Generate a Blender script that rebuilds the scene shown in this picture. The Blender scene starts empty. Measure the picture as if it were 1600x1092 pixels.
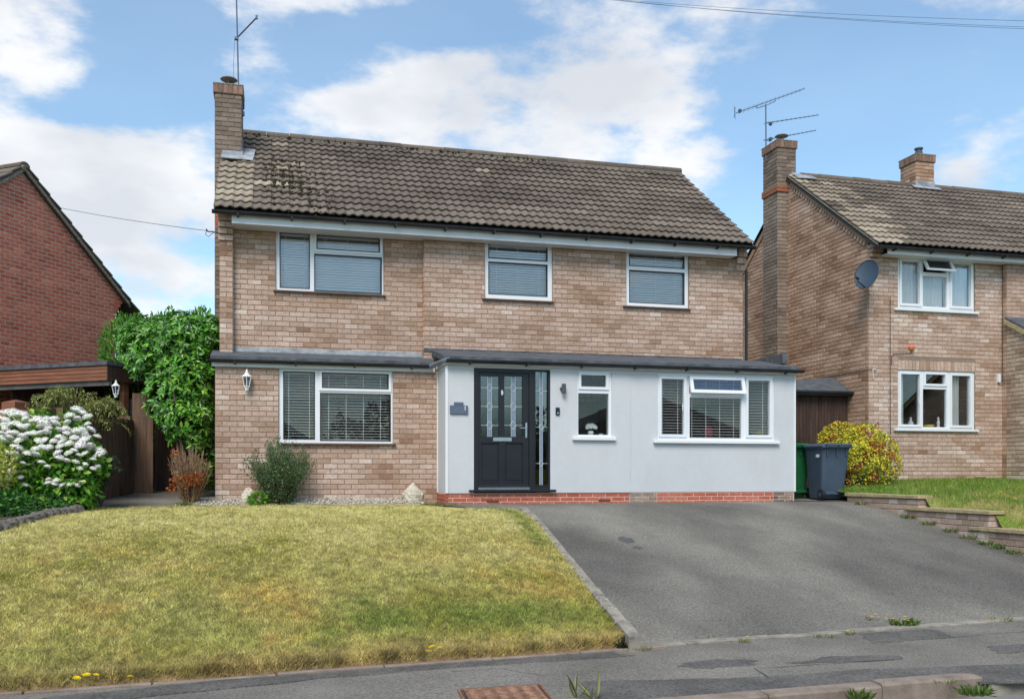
import bpy, math, random
import numpy as np
from mathutils import Vector, Matrix

random.seed(7)
RNG = np.random.default_rng(11)
C = bpy.context.scene.collection
SC = bpy.context.scene

# ------------------------------------------------------------------ camera
F, HX, HY = 1440.0, 800.0, 740.0          # focal length in px, principal column, horizon row (1600 px wide photo)
TH = math.atan(1440.0 / 5600.0)           # camera yaw against the house front
ST, CT = math.sin(TH), math.cos(TH)
ZC = 0.464                                # camera height over the ground at the house
cam_d = bpy.data.cameras.new('camera'); cam = bpy.data.objects.new('camera', cam_d); C.objects.link(cam)
cam.location = (0, 0, ZC); cam.rotation_euler = (math.pi / 2, 0, -TH)
cam_d.sensor_width = 36; cam_d.lens = 36 * F / 1600; cam_d.shift_y = (HY - 546) / 1600
cam_d.clip_start = 0.1; cam_d.clip_end = 5000
SC.camera = cam

# ------------------------------------------------------------------ light
SUN_EL, SUN_AZ = 48, 208                   # azimuth clockwise from +Y
w = bpy.data.worlds.new('World'); SC.world = w; w.use_nodes = True
SUN = bpy.data.lights.new('sun', 'SUN'); SUN.energy = 2.1; SUN.angle = math.radians(30); SUN.color = (1, .92, .82)
sun = bpy.data.objects.new('sun', SUN); C.objects.link(sun)
sun.rotation_euler = (math.radians(90 - SUN_EL), 0, math.radians(180 - SUN_AZ))
vs = SC.view_settings; vs.view_transform = 'Standard'; vs.look = 'None'; vs.gamma = 1; vs.use_curve_mapping = False
vs.exposure = 0.77
SC.render.engine = 'CYCLES'


def pdir(x, y):
    u = (x - HX) / F; v = (HY - y) / F
    return Vector((ST + u * CT, CT - u * ST, v))


def build_world():
    nt = w.node_tree; nt.nodes.clear(); N = nt.nodes.new; L = nt.links.new
    out = N('ShaderNodeOutputWorld'); bg = N('ShaderNodeBackground'); bg.inputs[1].default_value = 0.14
    sky = N('ShaderNodeTexSky'); sky.sky_type = 'NISHITA'; sky.sun_disc = False
    sky.sun_elevation = math.radians(SUN_EL); sky.sun_rotation = math.radians(SUN_AZ)
    sky.air_density = 1.1; sky.dust_density = 0.2; sky.ozone_density = 0.4
    tc = N('ShaderNodeTexCoord'); D = tc.outputs['Generated']
    sep = N('ShaderNodeSeparateXYZ'); L(D, sep.inputs[0])

    def math_(op, a, b=None, clamp=False):
        n = N('ShaderNodeMath'); n.operation = op; n.use_clamp = clamp
        for i, v in enumerate((a, b)):
            if v is None: continue
            if isinstance(v, (int, float)): n.inputs[i].default_value = v
            else: L(v, n.inputs[i])
        return n.outputs[0]

    def vm(op, a, b):
        n = N('ShaderNodeVectorMath'); n.operation = op
        for i, v in enumerate((a, b)):
            if isinstance(v, (tuple, Vector)): n.inputs[i].default_value = tuple(v)
            elif isinstance(v, (int, float)): n.inputs[3].default_value = v
            else: L(v, n.inputs[i])
        return n.outputs['Value'] if op == 'DOT_PRODUCT' else n.outputs[0]
    den = math_('ADD', math_('MAXIMUM', sep.outputs[2], 0.0), 0.32)
    comb = N('ShaderNodeCombineXYZ')
    L(math_('DIVIDE', sep.outputs[0], den), comb.inputs[0]); L(math_('DIVIDE', sep.outputs[1], den), comb.inputs[1])
    L(math_('MULTIPLY', sep.outputs[2], 1.8), comb.inputs[2])

    def noise(scale, det, rough, off):
        n = N('ShaderNodeTexNoise'); n.inputs['Scale'].default_value = scale; n.inputs['Detail'].default_value = det
        n.inputs['Roughness'].default_value = rough
        L(vm('ADD', comb.outputs[0], off), n.inputs['Vector'])
        return n.outputs['Fac']
    n1 = noise(3.4, 8, 0.55, (3.1, 7.7, 0.4)); dens0 = None; n2 = noise(9.0, 8, 0.6, (11.3, 2.2, 5.4))
    dens = math_('ADD', math_('MULTIPLY', n1, 0.52), math_('MULTIPLY', n2, 0.48))
    # the cumulus banks over the street, each in its own direction
    banks = [(760, 165, 270, 70, 1.0), (560, 185, 120, 50, .5), (1060, 235, 80, 40, .6), (110, 255, 200, 62, 1.0), (230, 320, 190, 60, .7), (740, 100, 110, 30, .35), (980, 130, 110, 36, .5),
             (30, 60, 130, 75, .85), (520, 5, 130, 22, .6), (1090, 70, 150, 36, .62), (890, 20, 110, 24, .55),
             (1500, 262, 50, 32, .85), (1180, 10, 150, 20, .45), (1500, 8, 100, 20, .4), (600, 75, 60, 28, .45), (430, 60, 50, 30, .3), (250, 430, 200, 60, .5), (1310, 350, 130, 40, .25),
             (730, 40, 130, 26, -.9), (480, 90, 70, 40, -.6), (240, 60, 80, 80, -.9), (180, 165, 150, 22, -.5), (400, 260, 60, 60, -.3), (1220, 170, 80, 70, -.7), (1330, 120, 170, 70, -.7), (1330, 30, 200, 40, -.3), (250, 110, 90, 55, -.6), (640, 60, 130, 26, -.25), (1230, 250, 60, 60, -.4)]
    acc = None
    for (x, y, sx, sy, amp) in banks:
        c = pdir(x, y).normalized(); h = Vector((CT, -ST, 0)); h = (h - c * h.dot(c)).normalized(); v = c.cross(h) * -1
        a = math_('DIVIDE', vm('DOT_PRODUCT', D, h), sx / F); b = math_('DIVIDE', vm('DOT_PRODUCT', D, v), sy / F)
        r2 = math_('ADD', math_('MULTIPLY', a, a), math_('MULTIPLY', b, b))
        g = math_('POWER', 2.718, math_('MULTIPLY', r2, -0.8))
        g = math_('MULTIPLY', g, math_('GREATER_THAN', vm('DOT_PRODUCT', D, c), 0.0))
        g = math_('MULTIPLY', g, amp * 0.20)
        acc = g if acc is None else math_('ADD', acc, g)
    dens = math_('ADD', dens, acc)
    ramp = N('ShaderNodeValToRGB'); ramp.color_ramp.elements[0].position = 0.505; ramp.color_ramp.elements[1].position = 0.69
    ramp.color_ramp.interpolation = 'EASE'
    L(dens, ramp.inputs[0])
    # cloud tint: thick parts a touch greyer
    cr = N('ShaderNodeValToRGB'); e = cr.color_ramp.elements
    e[0].position = 0.35; e[0].color = (3.2, 3.3, 3.5, 1); e[1].position = 0.6; e[1].color = (4.35, 4.33, 4.32, 1)
    n3 = noise(3.6, 5, 0.5, (1.3, 4.2, 9.4)); L(n3, cr.inputs[0])
    mix = N('ShaderNodeMix'); mix.data_type = 'RGBA'
    L(math_('ADD', math_('MULTIPLY', ramp.outputs[0], 0.80), 0.13), mix.inputs['Factor']); tint = N('ShaderNodeVectorMath'); tint.operation = 'MULTIPLY'; tint.inputs[1].default_value = (.60, .77, .82); L(sky.outputs[0], tint.inputs[0]); L(tint.outputs[0], mix.inputs['A']); L(cr.outputs[0], mix.inputs['B'])
    L(mix.outputs['Result'], bg.inputs[0]); L(bg.outputs[0], out.inputs[0])


build_world()


# ------------------------------------------------------------------ pixel -> place
def onY(x, y, Y):
    d = pdir(x, y); t = Y / d.y
    return Vector((d.x * t, Y, ZC + d.z * t))


def onZ(x, y, Z):
    d = pdir(x, y); t = (Z - ZC) / d.z
    return Vector((d.x * t, d.y * t, Z))


def onT(x, y, t):
    d = pdir(x, y)
    return Vector((d.x * t, d.y * t, ZC + d.z * t))


def fx(x, Y): return onY(x, HY, Y).x
def fz(x, y, Y): return onY(x, y, Y).z


# ------------------------------------------------------------------ noise
def vnoise(x, y, seed=0):
    x = np.asarray(x, float); y = np.asarray(y, float)
    xi = np.floor(x).astype(np.int64); yi = np.floor(y).astype(np.int64)
    xf = x - xi; yf = y - yi
    def h(a, b):
        v = np.sin(a * 127.1 + b * 311.7 + seed * 74.7) * 43758.5453
        return v - np.floor(v)
    sx = xf * xf * (3 - 2 * xf); sy = yf * yf * (3 - 2 * yf)
    return (h(xi, yi) * (1 - sx) + h(xi + 1, yi) * sx) * (1 - sy) + (h(xi, yi + 1) * (1 - sx) + h(xi + 1, yi + 1) * sx) * sy


def fbm(x, y, seed=0, o=4):
    s = 0; a = .5; tot = 0
    for i in range(o):
        s = s + a * vnoise(np.asarray(x) * 2 ** i, np.asarray(y) * 2 ** i, seed + i); tot += a; a *= .55
    return s / tot


def ramp_np(t, stops):
    t = np.clip(np.asarray(t, float), 0, 1); xs = [s[0] for s in stops]
    return np.stack([np.interp(t, xs, [s[1][k] for s in stops]) for k in range(3)], -1)


def S(r, g, b, k=1.0):
    f = lambda c: ((c / 255 + .055) / 1.055) ** 2.4 if c > 10 else c / 255 / 12.92
    return (f(r) * k, f(g) * k, f(b) * k)


# ------------------------------------------------------------------ materials
MATS = {}


def M(name, stops=((.35, (.5, .5, .5)), (.65, (.6, .6, .6))), scale=4, detail=6, rough=.8, bump=0, bscale=60, bdist=.01, attr=False,
      metal=0, spec=.4, var=.25, stretch=(1, 1, 1), sc2=None, transl=0, nrough=.6):
    if name in MATS: return MATS[name]
    m = bpy.data.materials.new(name); m.use_nodes = True; nt = m.node_tree; N = nt.nodes.new; L = nt.links.new
    b = nt.nodes['Principled BSDF']
    geo = N('ShaderNodeNewGeometry'); mp = N('ShaderNodeMapping'); mp.inputs['Scale'].default_value = stretch
    L(geo.outputs['Position'], mp.inputs[0])
    n = N('ShaderNodeTexNoise'); n.inputs['Scale'].default_value = scale; n.inputs['Detail'].default_value = detail
    n.inputs['Roughness'].default_value = nrough
    L(mp.outputs[0], n.inputs['Vector'])
    if attr:
        at = N('ShaderNodeAttribute'); at.attribute_name = 'col'
        mr = N('ShaderNodeMapRange'); mr.inputs[1].default_value = .3; mr.inputs[2].default_value = .7
        mr.inputs[3].default_value = 1 - var; mr.inputs[4].default_value = 1 + var
        L(n.outputs['Fac'], mr.inputs[0])
        mx = N('ShaderNodeVectorMath'); mx.operation = 'SCALE'; L(at.outputs['Color'], mx.inputs[0]); L(mr.outputs[0], mx.inputs[3])
        col = mx.outputs[0]
    else:
        cr = N('ShaderNodeValToRGB'); els = cr.color_ramp.elements
        while len(els) < len(stops): els.new(.5)
        for e, (p, c) in zip(els, stops): e.position = p; e.color = (*c, 1)
        L(n.outputs['Fac'], cr.inputs[0]); col = cr.outputs[0]
    if sc2:                                   # second, finer speckle: (scale, amount)
        n2 = N('ShaderNodeTexNoise'); n2.inputs['Scale'].default_value = sc2[0]; n2.inputs['Detail'].default_value = 3
        n2.inputs['Roughness'].default_value = .7
        L(geo.outputs['Position'], n2.inputs['Vector'])
        mr = N('ShaderNodeMapRange'); mr.inputs[1].default_value = .3; mr.inputs[2].default_value = .7
        mr.inputs[3].default_value = 1 - sc2[1]; mr.inputs[4].default_value = 1 + sc2[1]
        L(n2.outputs['Fac'], mr.inputs[0])
        mx = N('ShaderNodeVectorMath'); mx.operation = 'SCALE'; L(col, mx.inputs[0]); L(mr.outputs[0], mx.inputs[3]); col = mx.outputs[0]
    L(col, b.inputs['Base Color'])
    b.inputs['Roughness'].default_value = rough; b.inputs['Metallic'].default_value = metal
    b.inputs['Specular IOR Level'].default_value = spec
    if bump:
        nb = N('ShaderNodeTexNoise'); nb.inputs['Scale'].default_value = bscale; nb.inputs['Detail'].default_value = 5
        L(mp.outputs[0], nb.inputs['Vector'])
        bp = N('ShaderNodeBump'); bp.inputs['Strength'].default_value = bump; bp.inputs['Distance'].default_value = bdist
        L(nb.outputs['Fac'], bp.inputs['Height']); L(bp.outputs[0], b.inputs['Normal'])
    if transl:
        tr = N('ShaderNodeBsdfTranslucent'); L(col, tr.inputs['Color'])
        ms = N('ShaderNodeMixShader'); ms.inputs[0].default_value = transl
        L(b.outputs[0], ms.inputs[1]); L(tr.outputs[0], ms.inputs[2]); L(ms.outputs[0], nt.nodes['Material Output'].inputs[0])
    MATS[name] = m
    return m


def plain(name, c, rough=.5, var=.06, bump=0, metal=0, scale=3, spec=.4, bscale=80, sc2=None):
    lo = tuple(x * (1 - var) for x in c); hi = tuple(min(1, x * (1 + var)) for x in c)
    return M(name, ((.3, lo), (.7, hi)), scale=scale, rough=rough, bump=bump, metal=metal, spec=spec, bscale=bscale, bdist=.003, sc2=sc2)


def glass(name, tint=(.86, .9, .9), base=.07, rough=.0, wob=.0, kf=1.0):
    m = bpy.data.materials.new(name); m.use_nodes = True; nt = m.node_tree; N = nt.nodes.new; L = nt.links.new
    nt.nodes.remove(nt.nodes['Principled BSDF'])
    fr = N('ShaderNodeFresnel'); fr.inputs[0].default_value = 1.5
    ad = N('ShaderNodeMath'); ad.operation = 'MULTIPLY_ADD'; ad.inputs[1].default_value = kf; ad.inputs[2].default_value = base; ad.use_clamp = True
    L(fr.outputs[0], ad.inputs[0])
    tr = N('ShaderNodeBsdfTransparent'); tr.inputs[0].default_value = (*tint, 1)
    gl = N('ShaderNodeBsdfGlossy'); gl.inputs['Roughness'].default_value = rough; gl.inputs[0].default_value = (.95, .97, 1, 1)
    nz = N('ShaderNodeTexNoise'); nz.inputs['Scale'].default_value = 2.5; nz.inputs['Detail'].default_value = 2
    ge = N('ShaderNodeNewGeometry'); L(ge.outputs['Position'], nz.inputs['Vector'])
    bp = N('ShaderNodeBump'); bp.inputs['Strength'].default_value = .04 + wob; bp.inputs['Distance'].default_value = .01
    L(nz.outputs['Fac'], bp.inputs['Height']); L(bp.outputs[0], gl.inputs['Normal'])
    ms = N('ShaderNodeMixShader'); L(ad.outputs[0], ms.inputs[0]); L(tr.outputs[0], ms.inputs[1]); L(gl.outputs[0], ms.inputs[2])
    L(ms.outputs[0], nt.nodes['Material Output'].inputs[0])
    MATS[name] = m
    return m


M('brick', attr=True, scale=22, detail=8, rough=.88, bump=.5, bscale=140, bdist=.004, var=.2, spec=.25, sc2=(2.2, .09))
M('mortar', ((.3, S(128, 112, 98, .9)), (.7, S(152, 134, 118, .9))), scale=12, rough=.95, bump=.6, bscale=200, bdist=.004)
M('mortar_pale', ((.3, S(196, 164, 150, .95)), (.7, S(214, 186, 172, .95))), scale=12, rough=.95, bump=.6, bscale=200, bdist=.004)
M('tile', attr=True, scale=34, detail=9, rough=.93, bump=.7, bscale=120, bdist=.006, var=.2, spec=.2, sc2=(2.5, .06))
M('roof_deck', ((.3, (.03, .028, .025)), (.7, (.05, .045, .04))), rough=.95)
M('cement', ((.35, S(120, 115, 104, .7)), (.65, S(160, 152, 138, .8))), scale=18, rough=.95, bump=.8, bscale=70, bdist=.01)
M('moss', ((.3, (.02, .018, .010)), (.7, (.06, .05, .02))), scale=40, rough=1, bump=1, bscale=90, bdist=.02)
plain('upvc', (.72, .74, .76), rough=.32, var=.03)
plain('upvc_grey', (.62, .65, .68), rough=.45, var=.05, scale=6)
M('fascia_white', ((.3, (.62, .65, .68)), (.7, (.72, .74, .76))), scale=3, rough=.4, stretch=(1, 1, .3), sc2=(30, .03))
M('render_white', ((.25, (.505, .515, .525)), (.5, (.54, .55, .56)), (.75, (.56, .57, .58))), scale=1.6, stretch=(1.2, 1.2, .8), detail=9, rough=.75, bump=.4, bscale=90, bdist=.003, sc2=(9, .02))
plain('gasket', (.045, .035, .035), rough=.6)
plain('sill_brown', (.10, .055, .04), rough=.55, var=.3, scale=12, sc2=(60, .2))
plain('black_pvc', (.012, .013, .016), rough=.35, var=.2)
M('gutter', ((.3, (.010, .011, .013)), (.7, (.028, .03, .034))), scale=6, rough=.4)
M('felt', ((.3, S(66, 70, 76, .8)), (.7, S(110, 113, 118, .8))), scale=5, rough=.9, bump=.5, bscale=90, bdist=.004, stretch=(1, 3, 1), sc2=(40, .15))
M('lead', ((.3, S(120, 124, 130, .9)), (.7, S(185, 188, 192, .9))), scale=6, rough=.55, bump=.4, bscale=12, bdist=.01)
M('door_black', ((.3, (.011, .012, .015)), (.7, (.017, .018, .022))), scale=3, rough=.42, bump=.1, bscale=300, bdist=.001)
plain('chrome', (.75, .76, .78), rough=.22, metal=1)
plain('came', (.55, .58, .6), rough=.4, metal=.4)
plain('slat', (.82, .81, .79), rough=.5, var=.03)
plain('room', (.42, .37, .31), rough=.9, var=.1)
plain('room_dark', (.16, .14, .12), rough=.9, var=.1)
M('curtain', ((.3, (.78, .78, .76)), (.7, (.9, .9, .88))), scale=2, rough=.9, stretch=(14, 14, .3), transl=.3)
M('lawn_base', attr=True, scale=60, detail=6, rough=1, bump=1, bscale=110, bdist=.03, var=.35, spec=.1)
M('blade', attr=True, scale=9, rough=.75, var=.12, spec=.2, transl=.3)
M('leaf', attr=True, scale=14, rough=.55, var=.18, spec=.35, transl=.28)
M('leaf_gloss', attr=True, scale=14, rough=.32, var=.18, spec=.5, transl=.22)
M('petal', attr=True, scale=30, rough=.8, var=.06, spec=.2, transl=.15)
M('twig', ((.3, (.09, .06, .04)), (.7, (.18, .13, .09))), scale=20, rough=.95)
M('drive', ((.30, S(98, 95, 90, .8)), (.5, S(124, 120, 112, .82)), (.70, S(152, 147, 136, .82))), scale=.7, detail=9, rough=.95, bump=1, bscale=75, bdist=.016, stretch=(1, .5, 1), sc2=(46, .5), spec=.2, nrough=.5)
M('pave', ((.3, S(122, 117, 109, .8)), (.7, S(154, 148, 138, .8))), scale=1.1, detail=9, rough=.95, bump=1, bscale=75, bdist=.014, sc2=(50, .45), spec=.2)
M('patch', ((.3, S(96, 93, 89, .8)), (.7, S(126, 122, 116, .8))), scale=2.2, rough=.94, bump=1, bscale=75, bdist=.014, sc2=(50, .5), spec=.2)
M('road', ((.3, S(120, 120, 120, .8)), (.7, S(165, 163, 158, .8))), scale=1.2, rough=.93, bump=.9, bscale=200, bdist=.008, sc2=(150, .3))
M('concrete', ((.3, S(128, 122, 112, .8)), (.7, S(176, 168, 154, .85))), scale=7, rough=.92, bump=.7, bscale=120, bdist=.006, sc2=(110, .18))
M('kerb', ((.3, S(126, 112, 100, .8)), (.7, S(168, 152, 138, .85))), scale=5, rough=.92, bump=.8, bscale=150, bdist=.006, sc2=(130, .2))
M('soil', ((.3, (.05, .035, .022)), (.7, (.13, .09, .055))), scale=12, rough=1, bump=1, bscale=60, bdist=.03)
M('gravel', attr=True, scale=40, rough=.9, var=.15)
M('stone', ((.3, S(176, 168, 148, .92)), (.7, S(216, 208, 190, .95))), scale=9, rough=.9, bump=1, bscale=25, bdist=.03, sc2=(60, .12))
M('stone_grey', ((.3, S(92, 88, 82, .8)), (.7, S(142, 136, 126, .8))), scale=11, rough=.95, bump=1, bscale=30, bdist=.03)
M('coping', ((.3, S(150, 134, 100, .9)), (.7, S(192, 174, 134, .92))), scale=9, rough=.95, bump=.8, bscale=60, bdist=.01, sc2=(60, .15))
M('fence_wood', ((.3, S(84, 66, 54, .85)), (.7, S(128, 102, 82, .9))), scale=5, rough=.9, bump=.6, bscale=40, bdist=.006, stretch=(3, 3, .3), sc2=(50, .18))
M('dark_wood', ((.3, S(52, 39, 34, .8)), (.7, S(88, 66, 56, .85))), scale=5, rough=.9, bump=.6, bscale=40, bdist=.006, stretch=(3, 3, .3), sc2=(50, .18))
M('red_wood', ((.3, S(112, 68, 48, .8)), (.7, S(150, 98, 72, .85))), scale=4, rough=.8, bump=.4, bscale=50, bdist=.004, stretch=(.4, .4, 4), sc2=(60, .12))
M('grey_wood', ((.3, S(70, 70, 70, .8)), (.7, S(110, 108, 104, .8))), scale=5, rough=.9)
plain('lantern_white', (.78, .79, .78), rough=.4, var=.05)
plain('slate', S(92, 104, 122, .9), rough=.5, var=.12, scale=14)
plain('anthracite', (.07, .075, .085), rough=.45)
plain('bin_grey', S(74, 88, 106, .8), rough=.5, var=.12, scale=4, bump=.15, bscale=200)
plain('bin_green', S(38, 110, 66, .9), rough=.5, var=.15, scale=4, bump=.15, bscale=200)
plain('rubber', (.012, .012, .013), rough=.7, var=.2)
plain('aerial_metal', S(96, 112, 132, .8), rough=.5, metal=.3, var=.15)
plain('dish', S(66, 84, 104, .7), rough=.55, var=.12)
plain('cable', (.03, .032, .036), rough=.6)
plain('letter_white', (.8, .82, .84), rough=.6)
plain('red_glaze', (.62, .05, .06), rough=.3)
plain('yellow_glaze', (.75, .5, .03), rough=.4)
plain('teal', (.14, .19, .24), rough=.4)
M('rust_iron', ((.3, S(120, 88, 68, .8)), (.7, S(176, 136, 112, .8))), scale=16, rough=.8, bump=.4, bscale=90, bdist=.003, metal=.2, sc2=(70, .2))
plain('grey_pipe', S(118, 128, 140, .85), rough=.45, var=.1)
plain('orange', S(214, 120, 70, .9), rough=.6)
plain('cowl', S(150, 142, 130, .8), rough=.7, metal=.3, var=.2)
glass('glass_pane', tint=(.96, .97, .97), base=.004, kf=.6); glass('glass_sky', tint=(.985, .985, .985), base=.02); glass('glass_obscure', tint=(.6, .65, .64), base=.06, rough=.12); glass('glass_sheer', tint=(.85, .88, .9), base=.06)
plain('bevel_glass', S(132, 148, 166, .8), rough=.25)


# ------------------------------------------------------------------ mesh collector
def wloc(o):
    p = Vector((0, 0, 0))
    while o is not None:
        p = p + Vector(o.location); o = o.parent
    return p


class MB:
    def __init__(s): s.v = []; s.f = []; s.c = []; s.use_c = False

    def add(s, vs_, fs_, col=None):
        n = len(s.v); s.v += [tuple(v) for v in vs_]; s.f += [tuple(i + n for i in f) for f in fs_]
        if col is not None: s.use_c = True
        s.c += [col or (1, 1, 1)] * len(fs_)
        return s

    def box(s, x0, x1, y0, y1, z0, z1, col=None, rot=0, piv=None, bev=0):
        vs_ = [(x, y, z) for z in (z0, z1) for y in (y0, y1) for x in (x0, x1)]
        if bev:
            b = bev; vs_ = []
            for z, i in ((z0, 0), (z0 + b, 1), (z1 - b, 1), (z1, 0)):
                k = 0 if i else b
                vs_ += [(x0 + k, y0 + k, z), (x1 - k, y0 + k, z), (x1 - k, y1 - k, z), (x0 + k, y1 - k, z)]
            fs_ = [(3, 2, 1, 0), (12, 13, 14, 15)]
            for r in range(3):
                for k in range(4): fs_.append((r * 4 + k, r * 4 + (k + 1) % 4, r * 4 + 4 + (k + 1) % 4, r * 4 + 4 + k))
        else:
            fs_ = [(0, 2, 3, 1), (4, 5, 7, 6), (0, 1, 5, 4), (2, 6, 7, 3), (0, 4, 6, 2), (1, 3, 7, 5)]
        if rot:
            px, py = piv or ((x0 + x1) / 2, (y0 + y1) / 2); c, q = math.cos(rot), math.sin(rot)
            vs_ = [(px + (x - px) * c - (y - py) * q, py + (x - px) * q + (y - py) * c, z) for x, y, z in vs_]
        return s.add(vs_, fs_, col)

    def prism(s, poly, vec, col=None):
        n = len(poly); p = [Vector(q) for q in poly]; v = Vector(vec)
        fs_ = [tuple(range(n))[::-1], tuple(range(n, 2 * n))] + [(i, (i + 1) % n, n + (i + 1) % n, n + i) for i in range(n)]
        return s.add(p + [q + v for q in p], fs_, col)

    def tube(s, pts, r, n=6, col=None, caps=True):
        pts = [Vector(p) for p in pts]; rs = r if isinstance(r, (list, tuple)) else [r] * len(pts)
        vs_ = []; fs_ = []
        for i, p in enumerate(pts):
            d = (pts[min(i + 1, len(pts) - 1)] - pts[max(i - 1, 0)]).normalized()
            a = d.cross(Vector((0, 0, 1)) if abs(d.z) < .9 else Vector((1, 0, 0))).normalized(); b = d.cross(a)
            for k in range(n):
                t = 2 * math.pi * k / n; vs_.append(p + (a * math.cos(t) + b * math.sin(t)) * rs[i])
        for i in range(len(pts) - 1):
            for k in range(n): fs_.append((i * n + k, i * n + (k + 1) % n, i * n + n + (k + 1) % n, i * n + n + k))
        if caps: fs_ += [tuple(range(n))[::-1], tuple(range((len(pts) - 1) * n, len(pts) * n))]
        return s.add(vs_, fs_, col)

    def lathe(s, prof, cen=(0, 0, 0), n=16, col=None, ph=0):
        vs_ = []; fs_ = []
        for r, z in prof:
            for k in range(n):
                t = ph + 2 * math.pi * k / n; vs_.append((cen[0] + r * math.cos(t), cen[1] + r * math.sin(t), cen[2] + z))
        for i in range(len(prof) - 1):
            for k in range(n): fs_.append((i * n + k, i * n + (k + 1) % n, i * n + n + (k + 1) % n, i * n + n + k))
        fs_ += [tuple(range(n))[::-1], tuple(range((len(prof) - 1) * n, len(prof) * n))]
        return s.add(vs_, fs_, col)

    def slab(s, fr, u0, u1, z0, z1, holes, y0, y1, col=None):
        """wall-like slab in frame fr with rectangular holes (u0,u1,z0,z1)"""
        us = sorted({u0, u1, *[min(max(h[k], u0), u1) for h in holes for k in (0, 1)]})
        zs = sorted({z0, z1, *[min(max(h[k], z0), z1) for h in holes for k in (2, 3)]})
        nu, nz = len(us) - 1, len(zs) - 1
        def full(i, j):
            if i < 0 or j < 0 or i >= nu or j >= nz: return False
            cu, cz = (us[i] + us[i + 1]) / 2, (zs[j] + zs[j + 1]) / 2
            return not any(h[0] < cu < h[1] and h[2] < cz < h[3] for h in holes)
        for i in range(nu):
            for j in range(nz):
                if not full(i, j): continue
                a, b, c, d = us[i], us[i + 1], zs[j], zs[j + 1]
                P = lambda u, z, y: fr.w(u, y, z)
                s.add([P(a, c, y0), P(b, c, y0), P(b, d, y0), P(a, d, y0)], [(0, 1, 2, 3)], col)
                s.add([P(a, c, y1), P(b, c, y1), P(b, d, y1), P(a, d, y1)], [(3, 2, 1, 0)], col)
                for (ii, jj, q) in ((i - 1, j, (a, a, c, d)), (i + 1, j, (b, b, c, d))):
                    if not full(ii, jj): s.add([P(q[0], c, y0), P(q[0], d, y0), P(q[0], d, y1), P(q[0], c, y1)], [(0, 1, 2, 3)], col)
                for (ii, jj, q) in ((i, j - 1, c), (i, j + 1, d)):
                    if not full(ii, jj): s.add([P(a, q, y0), P(b, q, y0), P(b, q, y1), P(a, q, y1)], [(0, 1, 2, 3)], col)
        return s

    def mesh(s, name, mat, off=(0, 0, 0), smooth=False):
        me = bpy.data.meshes.new(name)
        o = Vector(off); me.from_pydata([(v[0] - o.x, v[1] - o.y, v[2] - o.z) for v in s.v], [], s.f)
        if s.use_c:
            a = me.attributes.new('col', 'FLOAT_COLOR', 'FACE')
            a.data.foreach_set('color', np.array([(*c, 1) for c in s.c], np.float32).ravel())
        me.materials.append(MATS[mat])
        if smooth: me.polygons.foreach_set('use_smooth', [True] * len(me.polygons))
        me.update(); return me

    def build(s, name, mat, parent=None, smooth=False, local=False, loc=None):
        if parent is not None:
            off = (0, 0, 0) if local else wloc(parent)
            o = bpy.data.objects.new(name, s.mesh(name, mat, off, smooth)); C.objects.link(o); o.parent = parent
        else:
            a = np.array(s.v); off = loc or ((a[:, 0].min() + a[:, 0].max()) / 2, (a[:, 1].min() + a[:, 1].max()) / 2, a[:, 2].min())
            o = bpy.data.objects.new(name, s.mesh(name, mat, off, smooth)); C.objects.link(o); o.location = off
        return o


class Fr:
    """vertical wall frame: u along the wall, y inwards, z up"""
    def __init__(s, ox, oy, a=0.0): s.ox, s.oy, s.a = ox, oy, a; s.c, s.s = math.cos(a), math.sin(a)
    def w(s, u, y, z): return (s.ox + s.c * u - s.s * y, s.oy + s.s * u + s.c * y, z)


def tag(o, label=None, cat=None, group=None, kind=None):
    if label: o['label'] = label
    if cat: o['category'] = cat
    if group: o['group'] = group
    if kind: o['kind'] = kind
    return o


def thing(name, loc, label, cat, group=None, rz=0):
    o = bpy.data.objects.new(name, None); C.objects.link(o); o.location = loc; o.rotation_euler = (0, 0, rz); o.empty_display_size = .2
    return tag(o, label, cat, group)


def inst(name, me, parent, loc, rot=(0, 0, 0), scale=(1, 1, 1), local=False):
    o = bpy.data.objects.new(name, me); C.objects.link(o); o.parent = parent
    o.location = Vector(loc) - (Vector((0, 0, 0)) if (local or parent is None) else wloc(parent)); o.rotation_euler = rot; o.scale = scale
    return o


def npmesh(name, V, Fc, cols, mat, parent=None, smooth=False, off=None):
    """V (n,3), Fc (m,k) faces, cols (m,3) per face"""
    me = bpy.data.meshes.new(name); k = Fc.shape[1]; m = len(Fc)
    if off is None: off = wloc(parent) if parent is not None else Vector((V[:, 0].mean(), V[:, 1].mean(), V[:, 2].min()))
    V = V - np.array(off)
    me.vertices.add(len(V)); me.vertices.foreach_set('co', V.astype(np.float32).ravel())
    me.loops.add(m * k); me.loops.foreach_set('vertex_index', Fc.astype(np.int32).ravel())
    me.polygons.add(m); me.polygons.foreach_set('loop_start', np.arange(0, m * k, k, dtype=np.int32))
    if cols is not None:
        a = me.attributes.new('col', 'FLOAT_COLOR', 'FACE')
        a.data.foreach_set('color', np.concatenate([cols, np.ones((m, 1))], 1).astype(np.float32).ravel())
    me.materials.append(MATS[mat]); me.update(calc_edges=True)
    if smooth: me.polygons.foreach_set('use_smooth', [True] * m)
    o = bpy.data.objects.new(name, me); C.objects.link(o)
    if parent is not None: o.parent = parent
    else: o.location = off
    return o


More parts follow.
